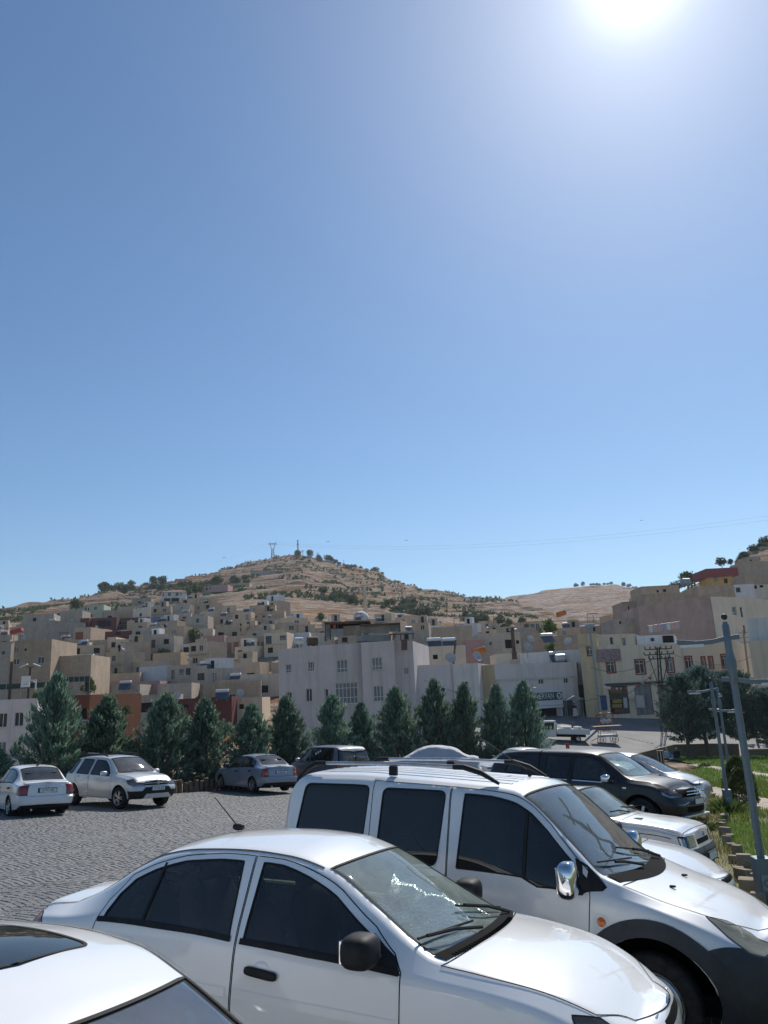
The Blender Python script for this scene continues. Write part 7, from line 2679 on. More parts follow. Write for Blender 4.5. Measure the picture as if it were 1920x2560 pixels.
p = onp(1921, 2268)
big = Vector((p.x, p.y, plane(p.x, p.y)))
lamp_post('big grey lamp post with ball finial close by at the right', big, post_h(1825, 1538, big), R_(-6))
p = onp(1824, 2030)
lamp_post('left one of the paired grey lamp posts on the lawn', p, post_h(1782, 1696, p), R_(-8))
p = onp(1832, 1985)
lamp_post('right one of the paired lamp posts, slightly behind and lower', p, post_h(1796, 1712, p), R_(75))
p = at(227, 1960, 35.5)
p.z = plane(p.x, p.y)
lamp_post('dark lamp post with cameras between the first two cypresses', p, post_h(227, 1778, p), R_(-10), k=.58)
cm = MB().box(-.06, .06, -.2, .2, -.05, .05).build('cctv_camera', PVC, None, bevel=.02)
q = at(232, 1806, 35.2)
cm.location = q
cm.rotation_euler = (.2, 0, .8)
tag(cm, 'small white surveillance camera on the dark lamp post between cypresses', 'camera')
mount = MB().tube([(0, 0, 0), (-.12, .3, .02)], .015, 6).build('bracket', GALV, cm)

# palisade of short logs along the far edge of the lot
pal = tag(empty('log_palisade', loc=(0, 0, 0)), 'low palisade of upright logs along the far edge of the lot', 'fence')
LOGM = mat('log_wood', (.20, .15, .11), (.11, .085, .06), 6, .9, bmp=.5, rvar=.25)
lg = MB().lathe([(.1, -.3), (.105, .0), (.1, .48), (.07, .5), (0, .5)], 10).build('log', LOGM, pal, True)
fx = np.array(FAR)
first = True
cnt = 0
for i in range(1, 7):
 a, b_ = fx[i], fx[i + 1]
 L = np.hypot(*(b_ - a))
 k = int(L / .24)
 for j in range(k):
  q = a + (b_ - a) * (j + .5) / k
  o = lg if first else lg.copy()
  if not first:
   COL.objects.link(o)
  first = False
  o.location = (q[0], q[1], plane(*q) - .02)
  o.scale = (random.uniform(.9, 1.15), random.uniform(.9, 1.15), random.uniform(.8, 1.15))
  o.rotation_euler = (random.uniform(-.05, .05), random.uniform(-.05, .05), random.uniform(0, 6))
  cnt += 1

# retaining wall between lawn and street, with pale coping
RW = wall('rubble_wall', (.26, .21, .17), (.19, .155, .125), True, .3, .95, .5, .22)
def rwall(label, pts, hs9, th=.45):
 root = empty('garden_wall', loc=(pts[0].x, pts[0].y, pts[0].z))
 tag(root, label, 'wall')
 for i in range(len(pts) - 1):
  a, b_ = pts[i] - pts[0], pts[i + 1] - pts[0]
  d = (b_ - a)
  L = math.hypot(d.x, d.y)
  m4 = Matrix.Translation(a) @ Matrix.Rotation(math.atan2(d.y, d.x), 4, 'Z') @ Matrix.Rotation(-math.atan2(d.z, L), 4, 'Y')
  ha, hb = hs9[i], hs9[i + 1]
  for nm, mm, e_, lo_, hi_ in (('wall', RW, 0, (-.6, -.6), (ha, hb)), ('coping', KST, .04, (ha, hb), (ha + .09, hb + .09))):
   mb = MB().box(0, L, -e_, th + e_, 0, 1)
   mb.v = [tuple(m4 @ Vector((x, y, (lo_ if z < .5 else hi_)[0 if x < L / 2 else 1]))) for x, y, z in mb.v]
   mb.build(nm, mm, root, bevel=.02)
 return root

def lp(u, v, Y=None):
 p = at(u, v, Y)
 return Vector((p.x, p.y, plane(p.x, p.y)))

rwall('low rubble wall between lawn and street, right of the silver compact', [lp(1545, 1890, 69.6), lp(1605, 1890, 69.9), lp(1690, 1890, 70.1), lp(1780, 1890, 70.1), lp(1850, 1890, 70.2)], [.12, .35, 1.0, 1.05, 1.0])
rwall('reddish low wall end at the right edge of the lawn', [lp(1872, 1890, 69.3), lp(1945, 1890, 69.0)], [.55, .6])

# litter bin of black slats
p = lp(1653, 1905, 56.5)
bn = tag(empty('litter_bin', loc=p), 'black slatted litter bin on the lawn left of the seated people', 'bin')
MB().lathe([(.20, .03), (.20, .78)], 16).build('liner', DRK, bn, True)
for k in range(14):
 a = 2 * math.pi * k / 14
 MB().box(.21, .235, -.03, .03, .0, .88, Matrix.Rotation(a, 4, 'Z')).build('slat', BLKM if k % 2 else ALU, bn, bevel=.006)
MB().lathe([(.2, .86), (.245, .88), (.245, .92), (.18, .93)], 16).build('rim', BLKM, bn, True)

# ---- people
def skin_figure(name, label, joints, edges, radii, m, matrix, extra=()):
 me = bpy.data.meshes.new('body')
 me.from_pydata(joints, edges, [])
 o = bpy.data.objects.new('body', me)
 COL.objects.link(o)
 md = o.modifiers.new('skin', 'SKIN')
 for i, v in enumerate(me.skin_vertices[0].data):
  v.radius = (radii[i], radii[i])
  v.use_root = (i == 0)
 sb = o.modifiers.new('sub', 'SUBSURF')
 sb.levels = sb.render_levels = 2
 dg = bpy.context.evaluated_depsgraph_get()
 m2 = bpy.data.meshes.new_from_object(o.evaluated_get(dg))
 bpy.data.objects.remove(o)
 m2.materials.clear()
 m2.materials.append(m)
 for pl in m2.polygons:
  pl.use_smooth = True
 root = empty(name, matrix)
 tag(root, label, 'person')
 b_ = bpy.data.objects.new('body', m2)
 COL.objects.link(b_)
 b_.parent = root
 return root, b_

SKIN = mat('skin', (.36, .21, .14), (.32, .18, .12), 8, .6)
CLW = mat('white_cloth', (.62, .62, .60), (.52, .52, .5), 6, .9)
CLB = mat('black_cloth', (.015, .015, .017), (.025, .025, .027), 8, .9)
CLBL = mat('pale_blue_cloth', (.36, .44, .54), (.30, .38, .48), 6, .9)
CLD = mat('dark_cloth', (.03, .032, .04), (.045, .045, .05), 8, .9)
HAIR = mat('dark_hair', (.012, .01, .009), (.02, .017, .015), 10, .7)

def head(root, x, y, z, m_hair=HAIR, scarf=None, face=-1):
 MB().blob((x, y, z), (.16, .19, .23), 1, 16, 12).build('head', SKIN, root, True, angle=80)
 MB().blob((x, y + .018 * -face, z + .03), (.175, .2, .21), 1, 16, 10).build('headscarf' if scarf else 'hair', scarf or m_hair, root, True, angle=80)
 MB().blob((x, y + face * .1, z - .01), (.025, .04, .04), 1, 8, 6).build('nose', SKIN, root, True)

# standing person in a white apron outside the shop
q = at(1437, 1803, 90.0)
zf = street_z(q.x, 89.5)
js = [(0, 0, .95), (0, 0, 1.15), (0, 0, 1.38), (0, 0, 1.5), (-.19, 0, 1.4), (-.25, -.03, 1.12), (-.2, -.16, .92), (.19, 0, 1.4), (.25, -.03, 1.12), (.2, -.16, .92),
   (-.1, 0, .88), (-.11, .02, .48), (-.11, 0, .07), (-.11, -.14, .04), (.1, 0, .88), (.11, .02, .48), (.11, 0, .07), (.11, -.14, .04)]
es = [(0, 1), (1, 2), (2, 3), (2, 4), (4, 5), (5, 6), (2, 7), (7, 8), (8, 9), (0, 10), (10, 11), (11, 12), (12, 13), (0, 14), (14, 15), (15, 16), (16, 17)]
rd_ = [.15, .14, .15, .06, .07, .05, .035, .07, .05, .035, .1, .07, .045, .04, .1, .07, .045, .04]
root, _b = skin_figure('person', 'person standing in a long white apron outside the shop under the sign', js, es, rd_, CLD, Matrix.Translation((q.x, 89.5, zf)))
head(root, 0, -.01, 1.62)
MB().prism([(-.2, 1.2), (.2, 1.2), (.28, .32), (-.28, .32)], 'Y', -.19, -.15).build('apron', CLW, root, bevel=.015)
for sg in (-1, 1):
 hm = MB().blob((sg * .2, -.17, .87), (.07, .05, .1), .9, 10, 8)
 for k in range(4):
  hm.tube([(sg * .2 + (k - 1.5) * .016, -.17, .84), (sg * .2 + (k - 1.5) * .018, -.185, .775 + abs(k - 1.5) * .008)], .009, 6)
 hm.tube([(sg * .165, -.18, .87), (sg * .15, -.2, .82)], .01, 6)
 hm.build('hand', SKIN, root, True)

def seated(label, loc, top, scarf, rz):
 js = [(0, 0, .16), (0, .02, .36), (0, -.02, .58), (0, -.04, .68), (-.17, -.02, .56), (-.24, -.12, .34), (-.12, -.3, .32), (.17, -.02, .56), (.24, -.12, .34), (.12, -.3, .32),
    (-.14, -.1, .13), (-.2, -.42, .34), (-.16, -.5, .06), (-.14, -.62, .04), (.14, -.1, .13), (.2, -.42, .34), (.16, -.5, .06), (.14, -.62, .04)]
 rr_ = [.17, .17, .15, .06, .07, .055, .035, .07, .055, .035, .11, .08, .05, .045, .11, .08, .05, .045]
 root, _ = skin_figure('person', label, js, es, rr_, top, Matrix.Translation(loc) @ Matrix.Rotation(rz, 4, 'Z'))
 head(root, 0, -.07, .79, scarf=scarf)
 for sg in (-1, 1):
  hm = MB().blob((sg * .1, -.32, .32), (.06, .08, .05), .9, 10, 8)
  for k in range(4):
   hm.tube([(sg * .1 + (k - 1.5) * .014, -.35, .32), (sg * .1 + (k - 1.5) * .014, -.40, .305)], .008, 6)
  hm.tube([(sg * .07, -.33, .33), (sg * .055, -.36, .345)], .009, 6)
  hm.build('hand', SKIN, root, True)
 return root

q = lp(1668, 1897, 65.5)
seated('person in pale blue seated on the grass beside the rubble wall', q, CLBL, CLBL, R_(20))
q = lp(1694, 1897, 66.0)
seated('person in black with a white headscarf seated under the lawn cypress', q, CLB, CLW, R_(-30))

# ---- flatbed truck with sacks
TX, TYY = 17.6, 77.0
pT = at(1438, 1858, TYY)
tz = street_z(pT.x, TYY)
trk = tag(empty('flatbed_truck', loc=(pT.x - 1.0, TYY, tz), rz=R_(2)), 'small white flatbed truck loaded with white sacks on the street', 'truck')
trk.rotation_euler = (0, R_(4), R_(2))
TW = paint('truck_white', (.72, .72, .71), 0, .4, .3)
cab = MB().prism([(-2.75, .45), (-2.7, .95), (-2.55, 1.15), (-2.1, 1.92), (-1.0, 1.98), (-.95, .45)], 'Y', -.82, .82).build('cab', TW, trk, True, bevel=.06, angle=35)
for sg in (-1, 1):
 MB().prism([(-2.38, 1.15), (-2.02, 1.78), (-1.2, 1.8), (-1.2, 1.12)], 'Y', sg * .83 - .004, sg * .83 + .004).build('side_window', GDK, cab)
MB().quad((-2.56, -.7, 1.2), (-2.56, .7, 1.2), (-2.14, .66, 1.86), (-2.14, -.66, 1.86)).build('windscreen', GDK, cab)
MB().box(-.85, 2.25, -.85, .85, .72, .8).build('bed', TW, trk, bevel=.01)
for sg in (-1, 1):
 MB().box(-.85, 2.25, sg * .85 - .02, sg * .85 + .02, .8, 1.22).build('side_board', TW, trk, bevel=.01)
MB().box(2.23, 2.27, -.83, .83, .8, 1.22).build('tail_board', TW, trk, bevel=.01)
MB().box(-.95, -.88, -.8, .8, .8, 1.75).build('headboard', TW, trk, bevel=.01)
MB().box(-2.3, 2.0, -.35, .35, .45, .68).build('chassis', DRK, trk)
for x in (-2.1, 1.1):
 for sg in (-1, 1):
  wheel(trk, x, sg * .82, .31, 'cover', .2)
SACK = mat('white_sack', (.70, .70, .69), (.60, .60, .58), 5, .85, bmp=.3)
k = 0
for i in range(6):
 for j in range(2):
  for l in range(2 if i in (1, 2, 4) else 1):
   o = MB().blob((0, 0, 0), (.52, .72, .30), .7, 16, 10).build('sack', SACK, None, True, angle=80)
   o.matrix_world = trk.matrix_basis @ Matrix.Translation((-.6 + i * .48 + random.uniform(-.05, .05), -.42 + j * .82, 1.02 + l * .24 + random.uniform(0, .08))) @ Matrix.Rotation(random.uniform(-.4, .4), 4, 'Z')
   tag(o, 'bulging white sack heaped on the flatbed truck', 'sack', 'white sacks on the truck')

# ---- vendor's cart, heart frame, small sign, railing box
p = at(1520, 1848, 77.0)
p.z = street_z(p.x, p.y)
ct = tag(empty('vendor_cart', loc=p), 'wooden vendor cart with a wide flat board top on the street', 'cart')
MB().box(-1.35, 1.35, -.5, .5, 1.52, 1.58).build('board', mat('pale_board', (.46, .33, .20), (.38, .27, .16), 5, .8), ct, bevel=.01)
for x in (-.75, .75):
 for y in (-.35, .35):
  MB().tube([(x, y, .5), (x, y, 1.52)], .03, 6).build('post', WOOD, ct)
MB().box(-.9, .9, -.42, .42, .55, .75).build('tray', TINB, ct, bevel=.02)
for x in (-.6, .6):
 for sg in (-1, 1):
  wh = MB()
  pts = [(x + .3 * math.cos(a), sg * .42, .3 + .3 * math.sin(a)) for a in np.linspace(0, 2 * math.pi, 21)]
  wh.tube(pts, .025, 6, cap=False)
  for a in np.linspace(0, math.pi, 5)[:-1]:
   wh.tube([(x + .3 * math.cos(a), sg * .42, .3 + .3 * math.sin(a)), (x - .3 * math.cos(a), sg * .42, .3 - .3 * math.sin(a))], .008, 4)
  wh.build('wheel', BLKM, ct, True)
MB().tube([(-.8, -.3, .6), (-1.7, -.3, .25)], .03, 6).build('shaft', WOOD, ct)
p = at(1513, 1800, 84.0)
p.z = street_z(p.x, p.y)
hr = tag(empty('heart_frame', loc=p), 'heart-shaped red frame with white flowers at the street corner', 'sign')
REDP = mat('red_frame_paint', (.42, .05, .03), (.36, .04, .03), 4, .5)
hp = []
for a in np.linspace(0, 2 * math.pi, 41):
 hp.append((.055 * 16 * math.sin(a) ** 3, 0, 1.0 + .055 * (13 * math.cos(a) - 5 * math.cos(2 * a) - 2 * math.cos(3 * a) - math.cos(4 * a))))
MB().tube(hp, .06, 8, cap=False).build('heart_ring', REDP, hr, True)
for sg in (-.3, .3):
 MB().tube([(sg, 0, 0), (sg * .8, 0, .45)], .03, 6).build('leg', REDP, hr)
fl = proto('flower_bunch', round_mesh(33, .3, 120, (.3, .5)), CLW)
for k in range(4):
 o = bpy.data.objects.new('flowers', fl)
 COL.objects.link(o)
 o.parent = hr
 o.location = (-.4 + .27 * k, 0, .5 + .1 * (k % 2))
p = at(1419, 1866, 71.5)
p.z = street_z(p.x, 71.5)
sg_ = tag(empty('street_sign', loc=p), 'small red and white board on a post before the truck', 'sign')
MB().tube([(0, 0, 0), (0, 0, .6)], .02, 6).build('post', PVC, sg_)
MB().box(-.16, .16, -.015, .015, .35, .85).build('board', REDP, sg_, bevel=.03)
p = at(1360, 1868, 70.0)
bx = tag(empty('white_wall_box', loc=(p.x, p.y, p.z)), 'white low wall with black railing left of the truck', 'wall')
MB().box(-.65, .65, 0, .3, -1.5, .75).build('wall', WHT, bx, bevel=.02)
for k in range(9):
 MB().tube([(-.6 + .15 * k, .15, .75), (-.6 + .15 * k, .15, 1.45)], .012, 6).build('bar', BLKM, bx)
MB().tube([(-.62, .15, 1.45), (.62, .15, 1.45)], .02, 6).build('rail', BLKM, bx)

# ---- shop sign
a, b_ = Vector(pt(1238, 87.2)), Vector(pt(1443, 92.5))
s0, zt_ = wall_ray(a, b_, 1318, 1737)
s1, zb_ = wall_ray(a, b_, 1402, 1768)
an_ = math.atan2(b_.y - a.y, b_.x - a.x)
ctr = a + (b_ - a).normalized() * ((s0 + s1) / 2)
zt_ += .25
hs_g = (zt_ - zb_)
sw_ = s1 - s0
sgn = tag(empty('shop_sign', loc=(ctr.x, ctr.y, zb_), rz=an_), 'white box shop sign with dark green lettered band', 'sign')
MB().box(-sw_ / 2, sw_ / 2, -.5, -.02, 0, hs_g).build('box', BOARD, sgn, bevel=.02)
MB().box(-sw_ / 2 + .05, sw_ / 2 - .05, -.53, -.5, hs_g * .47, hs_g * .95).build('band', SIGNG, sgn)
text_mesh('lettering', 'ZA ERVAN', hs_g * .5, BOARD, sgn, Matrix.Translation((-sw_ * .11, -.535, hs_g * .71)) @ Matrix.Rotation(math.pi / 2, 4, 'X'), .004, sw_ * .76 / (8 * hs_g * .33))
MB().lathe([(hs_g * .12, 0), (hs_g * .17, .01), (hs_g * .2, 0)], 20, 'Y', (sw_ / 2 - hs_g * .27, -.54, hs_g * .71)).build('round_logo', BOARD, sgn)
MB().box(sw_ / 2 - hs_g * .40, sw_ / 2 - hs_g * .14, -.56, -.535, hs_g * .66, hs_g * .70).build('logo_bar', BOARD, sgn)
for x in (-sw_ / 2 + .2, sw_ / 2 - .1):
 MB().tube([(x, -.3, 0), (x, -.3, -2.4)], .05, 8).build('support', PVC, sgn)
q = at(1338, 1800, 86.0)
pl_ = tag(empty('pole', loc=(q.x, 86, street_z(q.x, 86))), 'thin dark pole with a small lamp in front of the shop sign', 'pole')
MB().tube([(0, 0, 0), (0, 0, 4.1)], .06, 8).build('shaft', GALV, pl_)
MB().blob((.2, 0, 3.7), (.5, .16, .08), .7).build('lamp', PVC, pl_, True)
# awning stall right of the shop
q = at(1446, 1790, 88.5)
aw = tag(empty('awning_stall', loc=(q.x - .3, 88.5, street_z(q.x, 88.5))), 'small awning on thin posts right of the shop shutter', 'awning')
for x, y in ((-.9, 0), (.9, 0), (-.9, .9), (.9, .9)):
 MB().tube([(x, y, 0), (x, y, 2.3)], .03, 6).build('post', GALV, aw)
MB().prism([(-1.1, 2.25), (1.2, 2.3), (.1, 2.75)], 'Y', -.3, 1.1).build('cover', mat('awning_cloth', (.16, .16, .17), (.36, .35, .33), 1.2, .8), aw)

# ---- banner, awning and shop goods on the yellow building
a, b_ = Vector(pt(1505, 91.3)), Vector(pt(1852, 94))
an_ = math.atan2(b_.y - a.y, b_.x - a.x)

def on_wall(u, v):
 s_, z_ = wall_ray(a, b_, u, v)
 q = a + (b_ - a).normalized() * s_
 return Vector((q.x, q.y, z_)), s_

(q0, sa0), (q1, sa1) = on_wall(1494, 1655), on_wall(1549, 1622)
BANN, nt, bb = _nt('faded_banner')
c = ramp(nt, noise_node(nt, 3.2, 5, coord(nt), .7), [(.38, (.10, .035, .045)), (.5, (.36, .28, .28)), (.62, (.16, .06, .07)), (.7, (.45, .38, .36))])
nt.links.new(c, bb.inputs['Base Color'])
bnr = MB().box(0, sa1 - sa0, -.06, -.02, 0, q1.z - q0.z).build('wall_banner', BANN)
bnr.location = (q0.x, q0.y - .1, q0.z)
bnr.rotation_euler = (0, 0, an_)
tag(bnr, 'faded maroon and white banner hung on the yellow building corner', 'banner')
(q0, sa0), (q1, sa1) = on_wall(1672, 1702), on_wall(1836, 1686)
aw = MB()
L = sa1 - sa0
aw.v = [(0, 0, .8), (L, 0, .8), (L, -1.3, .25), (0, -1.3, .25), (0, 0, .74), (L, 0, .74), (L, -1.3, .19), (0, -1.3, .19)]
aw.f = [(0, 1, 2, 3), (7, 6, 5, 4), (2, 1, 5, 6), (0, 3, 7, 4), (3, 2, 6, 7)]
o = aw.build('long_awning', mat('slate_awning', (.09, .115, .15), (.075, .095, .125), 2, .8))
o.location = (q0.x, q0.y - .02, q0.z)
o.rotation_euler = (0, 0, an_)
tag(o, 'long slate-blue awning along the yellow building over its right shops', 'awning')
(q0, sa0), (q1, sa1) = on_wall(1513, 1716), on_wall(1690, 1708)
o = MB().box(0, sa1 - sa0, -.25, -.02, 0, .3).build('shop_canopy_beam', SHUTD)
o.location = (q0.x, q0.y, q0.z)
o.rotation_euler = (0, 0, an_)
tag(o, 'dark shutter housing beam above the shop fronts of the yellow building', 'canopy')
gm = [mat('goods_yellow', (.36, .27, .06), (.3, .22, .05), 3, .7), mat('goods_red', (.36, .05, .045), (.3, .04, .04), 3, .7), mat('goods_white', (.5, .5, .48), (.42, .42, .4), 3, .7), mat('goods_brown', (.2, .12, .07), (.15, .09, .05), 3, .7)]
for k, (u0, u1, v0, v1, mi) in enumerate([(1530, 1552, 1748, 1758, 0), (1530, 1552, 1760, 1770, 0), (1534, 1548, 1773, 1780, 1), (1558, 1564, 1744, 1770, 2), (1524, 1552, 1718, 1734, 3), (1570, 1583, 1746, 1751, 2), (1590, 1606, 1738, 1770, 2)]):
 (q0, s0_), (q1, s1_) = on_wall(u0, v1), on_wall(u1, v0)
 o = MB().box(0, s1_ - s0_, -.3, -.04, 0, q1.z - q0.z).build('display_crate', gm[mi], None, bevel=.02)
 o.location = (q0.x, q0.y, q0.z)
 o.rotation_euler = (0, 0, an_)
 tag(o, ['upper yellow crate', 'lower yellow crate', 'small red crate at the foot', 'narrow white board', 'brown goods shelf at the top', 'flat white carton', 'tall pale board'][k] + ' in the shop front of the yellow building', 'crate')
(q0, s0_), (q1, s1_) = on_wall(1503, 1776), on_wall(1515, 1738)
o = MB().box(0, s1_ - s0_, -.05, -.01, 0, q1.z - q0.z).build('blue_door_panel', BLUS)
o.location = (q0.x, q0.y, q0.z)
o.rotation_euler = (0, 0, an_)
tag(o, 'dark blue painted door panel left of the yellow building shops', 'door')

# ---- air conditioners, rooftop things
def ac_unit(label, q, rz):
 r = tag(empty('air_conditioner', loc=q, rz=rz), label, 'air conditioner')
 MB().box(-.42, .42, -.3, 0, 0, .58).build('case', PVC, r, bevel=.02)
 MB().lathe([(0, -.302), (.2, -.302), (.22, -.312), (.235, -.3)], 18, 'Y', (-.08, 0, .29)).build('fan_grille', BLKM, r, True)
 return r

q = at(1108, 1732, 83.9)
ac_unit('white air conditioner on the grey annex wall', (q.x, 83.8, q.z), .12)
q, _s = on_wall(1741, 1674)
ac_unit('white air conditioner between red-framed windows of the yellow building', (q.x, q.y - .02, q.z), an_)

# roof shed on the lilac building
def lr(x, y):
 return (700 + x * .2411, 1520 + y * .2411)

rs = tag(empty('roof_shed', loc=(-8, 82, 7.5)), 'patched roof shed of boards and sheet metal on the lilac building', 'shed')
CORR = mat('corrugated_sheet', (.40, .42, .44), (.26, .27, .28), 1.5, .5, metal=.3)
PLY = mat('stained_board', (.38, .31, .25), (.20, .16, .13), 1.2, .85)
BLKW = wall('white_block', (.42, .41, .40), (.34, .33, .32), True, .4)

def slab3(name, m, u0, u1, v0, v1, Y, th=.15, slope=0.0, parent=rs, ribs=0):
 A, B_, C_, D_ = at(*lr(u0, v1), Y), at(*lr(u1, v1 + slope), Y), at(*lr(u1, v0 + slope), Y), at(*lr(u0, v0), Y)
 o0 = Vector(parent.location)
 mb = MB()
 k = [Vector(q) - o0 for q in (A, B_, C_, D_)]
 mb.v = [tuple(q) for q in k] + [tuple(q + Vector((0, th, 0))) for q in k]
 mb.f = [(0, 1, 2, 3), (7, 6, 5, 4), (0, 4, 5, 1), (1, 5, 6, 2), (2, 6, 7, 3), (3, 7, 4, 0)]
 o = mb.build(name, m, parent)
 for j in range(ribs):
  t = (j + .5) / ribs
  b0 = k[0].lerp(k[1], t)
  t0 = k[3].lerp(k[2], t)
  MB().tube([b0 + Vector((0, -.02, 0)), t0 + Vector((0, -.02, 0))], .035, 6).build('corrugation', CORR, o)
 return o

slab3('block_wall', BLKW, 790, 1150, 275, 345, 81.2, 3.5)
slab3('block_wall', BLKW, 842, 1132, 165, 262, 81.0, .2)
slab3('board_wall', PLY, 655, 840, 190, 290, 81.0, .15, -12)
slab3('sheet_wall', CORR, 525, 655, 215, 300, 81.0, .1, 0, ribs=9)
slab3('sheet_wall', CORR, 466, 520, 150, 320, 82.0, .1, 0, ribs=5)
slab3('sheet_wall', CORR, 1134, 1240, 165, 245, 81.5, .1, 0, ribs=8)
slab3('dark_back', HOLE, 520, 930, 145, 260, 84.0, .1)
for u0, v0, u1, v1 in ((470, 140, 470, 345), (523, 145, 523, 330), (600, 150, 600, 220), (1240, 160, 1240, 250), (1172, 258, 1172, 330), (1380, 262, 1380, 320), (1252, 262, 1252, 335)):
 A, B_ = at(*lr(u0, v0), 81), at(*lr(u1, v1), 81)
 MB().tube([A - Vector(rs.location), B_ - Vector(rs.location)], .06, 6).build('post', RUST, rs)

def roofsheet(u0, v0, u1, v1, Y0, Y1, m=RUST):
 A, B_ = at(*lr(u0, v0), Y0), at(*lr(u1, v1), Y0)
 C_, D_ = Vector((B_.x, Y1, B_.z + .25)), Vector((A.x, Y1, A.z + .25))
 k = [q - Vector(rs.location) for q in (A, B_, C_, D_)]
 mb = MB()
 mb.v = [tuple(q) for q in k] + [tuple(q - Vector((0, 0, .1))) for q in k]
 mb.f = [(0, 1, 2, 3), (7, 6, 5, 4), (0, 4, 5, 1), (1, 5, 6, 2), (2, 6, 7, 3), (3, 7, 4, 0)]
 mb.build('roof_sheet', m, rs)

roofsheet(455, 148, 935, 130, 80.2, 86)
roofsheet(830, 172, 1245, 150, 80.0, 85)
roofsheet(1130, 268, 1395, 258, 79.2, 83)
o = slab3('hanging_board', RUST, 1257, 1320, 328, 438, 78.6, .06)
o = slab3('red_blanket', mat('rust_red_cloth', (.36, .11, .04), (.3, .09, .035), 3, .9), 548, 580, 172, 218, 80.8, .04)

def drum(label, u, v, Y, r, L, m, ax=0., grp=None):
 q = at(u, v, Y)
 d = tag(empty('water_tank', loc=q, rz=ax), label, 'tank', grp)
 MB().lathe([(0, -L / 2 - .02), (r * .8, -L / 2 - .02), (r, -L / 2 + .05), (r, L / 2 - .05), (r * .8, L / 2 + .02), (0, L / 2 + .02)], 20, 'X').build('tank', m, d, True)
 for x in (-L * .3, L * .3):
  MB().box(x - .05, x + .05, -r * .6, r * .6, -r - .35, -r * .6).build('cradle', GALV, d)
 return d

drum('rusty horizontal drum on the lilac building roof edge', 781, 1603, 82.5, .5, 1.1, RUST, .3)
drum('shiny horizontal tank on the lilac building roof edge', 746, 1602, 84.5, .38, .95, TANK, .3)
drum('grey barrel tank on the skyline house roof', 1714, 1455, 184, .9, 2.0, GALV, .2)
drum('silver tank above the pale shop parapet', 1400, 1645, 97.5, .5, 1.2, TANK, .1)

def solar(q, rz, label=None, s=1.0, grp='solar water heaters on the rooftops'):
 if 'h' not in SOL:
  r = empty('solar_heater', loc=(0, 0, 0))
  MB().lathe([(0, -1.0), (.2, -.98), (.27, -.9), (.27, .9), (.2, .98), (0, 1.0)], 14, 'X', (0, .5, 1.45)).build('tank', TANK, r, True)
  MB().box(-.95, .95, -.03, .03, 0, 1.75, Matrix.Translation((0, -.75, .2)) @ Matrix.Rotation(R_(-48), 4, 'X')).build('collector', SPAN, r)
  fr = MB()
  for x in (-.8, .8):
   fr.tube([(x, .5, 0), (x, .5, 1.3)], .03, 5)
   fr.tube([(x, -.75, .0), (x, -.75, .2), (x, .5, 1.3)], .03, 5)
  fr.build('frame', GALV, r)
  SOL['h'] = r
  o = r
 else:
  o = copy_tree(SOL['h'])
 o.location = q
 o.rotation_euler = (0, 0, rz)
 o.scale = (s, s, s)
 tag(o, label or 'white-tanked solar water heater on a hillside rooftop', 'solar heater', grp)
 return o

def dish(q, rz, label=None, s=1.0, grp='satellite dishes on the rooftops'):
 if 'h' not in DSH:
  r = empty('satellite_dish', loc=(0, 0, 0))
  m4 = Matrix.Translation((0, -.1, .9)) @ Matrix.Rotation(R_(62), 4, 'X')
  MB().lathe([(0, 0), (.15, .02), (.32, .085), (.42, .15)], 18, 'Z', m=m4).build('reflector', DISH, r, True)
  MB().tube([(0, 0, 0), (0, 0, .85)], .025, 6).build('mast', GALV, r)
  MB().tube([(0, -.1, .72), (0, -.55, .95)], .012, 5).build('feed_arm', GALV, r)
  DSH['h'] = r
  o = r
 else:
  o = copy_tree(DSH['h'])
 o.location = q
 o.rotation_euler = (0, 0, rz)
 o.scale = (s, s, s)
 tag(o, label or 'grey satellite dish on a hillside rooftop', 'satellite dish', grp)
 return o

SOL, DSH = {}, {}
rr9 = random.Random(3)
for h in FILLED:
 x, y, z, w, dp, r = h['_top']
 del h['_top']
 zn = ' of '.join(h['label'].split(', ')[-1].split(' of ')) + ', ' + h['label'].split(' house')[0].replace('plain ', '').replace('small ', '')
 zs9, kn9 = zn.split(', ')
 if rr9.random() < .42:
  solar((x + rr9.uniform(-.2, .2) * w, y - dp * .2, z - .2), R_(rr9.uniform(-25, 25)), 'solar heater on a %s roof, %s' % (kn9, zs9))
 if rr9.random() < .25:
  dish((x + rr9.uniform(-.35, .35) * w, y - dp * .3, z - .2), R_(rr9.uniform(-60, 60)), 'satellite dish on a %s roof, %s' % (kn9, zs9), s=1.2)
for (u, v, Y, lab) in [(1087, 1614, 106, 'left one of two blue-tanked heaters on the cream house'), (1124, 1614, 106, 'right one of two blue-tanked heaters on the cream house'), (1370, 1600, 122, 'solar heater with slanted panel left of the big bright green tree'),
        (1395, 1650, 98, 'solar heater with twin tanks above the pale shop parapet'), (555, 1742, 117, 'solar heater on the brick-red house low on the slope'), (312, 1718, 135, 'solar heater on the grey blockwork house low left'),
        (130, 1556, 246, 'solar heater on the large windowless block house'), (1625, 1560, 126, 'stacked tank heater left of the clothes line')]:
 q = at(u, v, Y)
 solar((q.x, Y, q.z - .6), R_(8), lab)
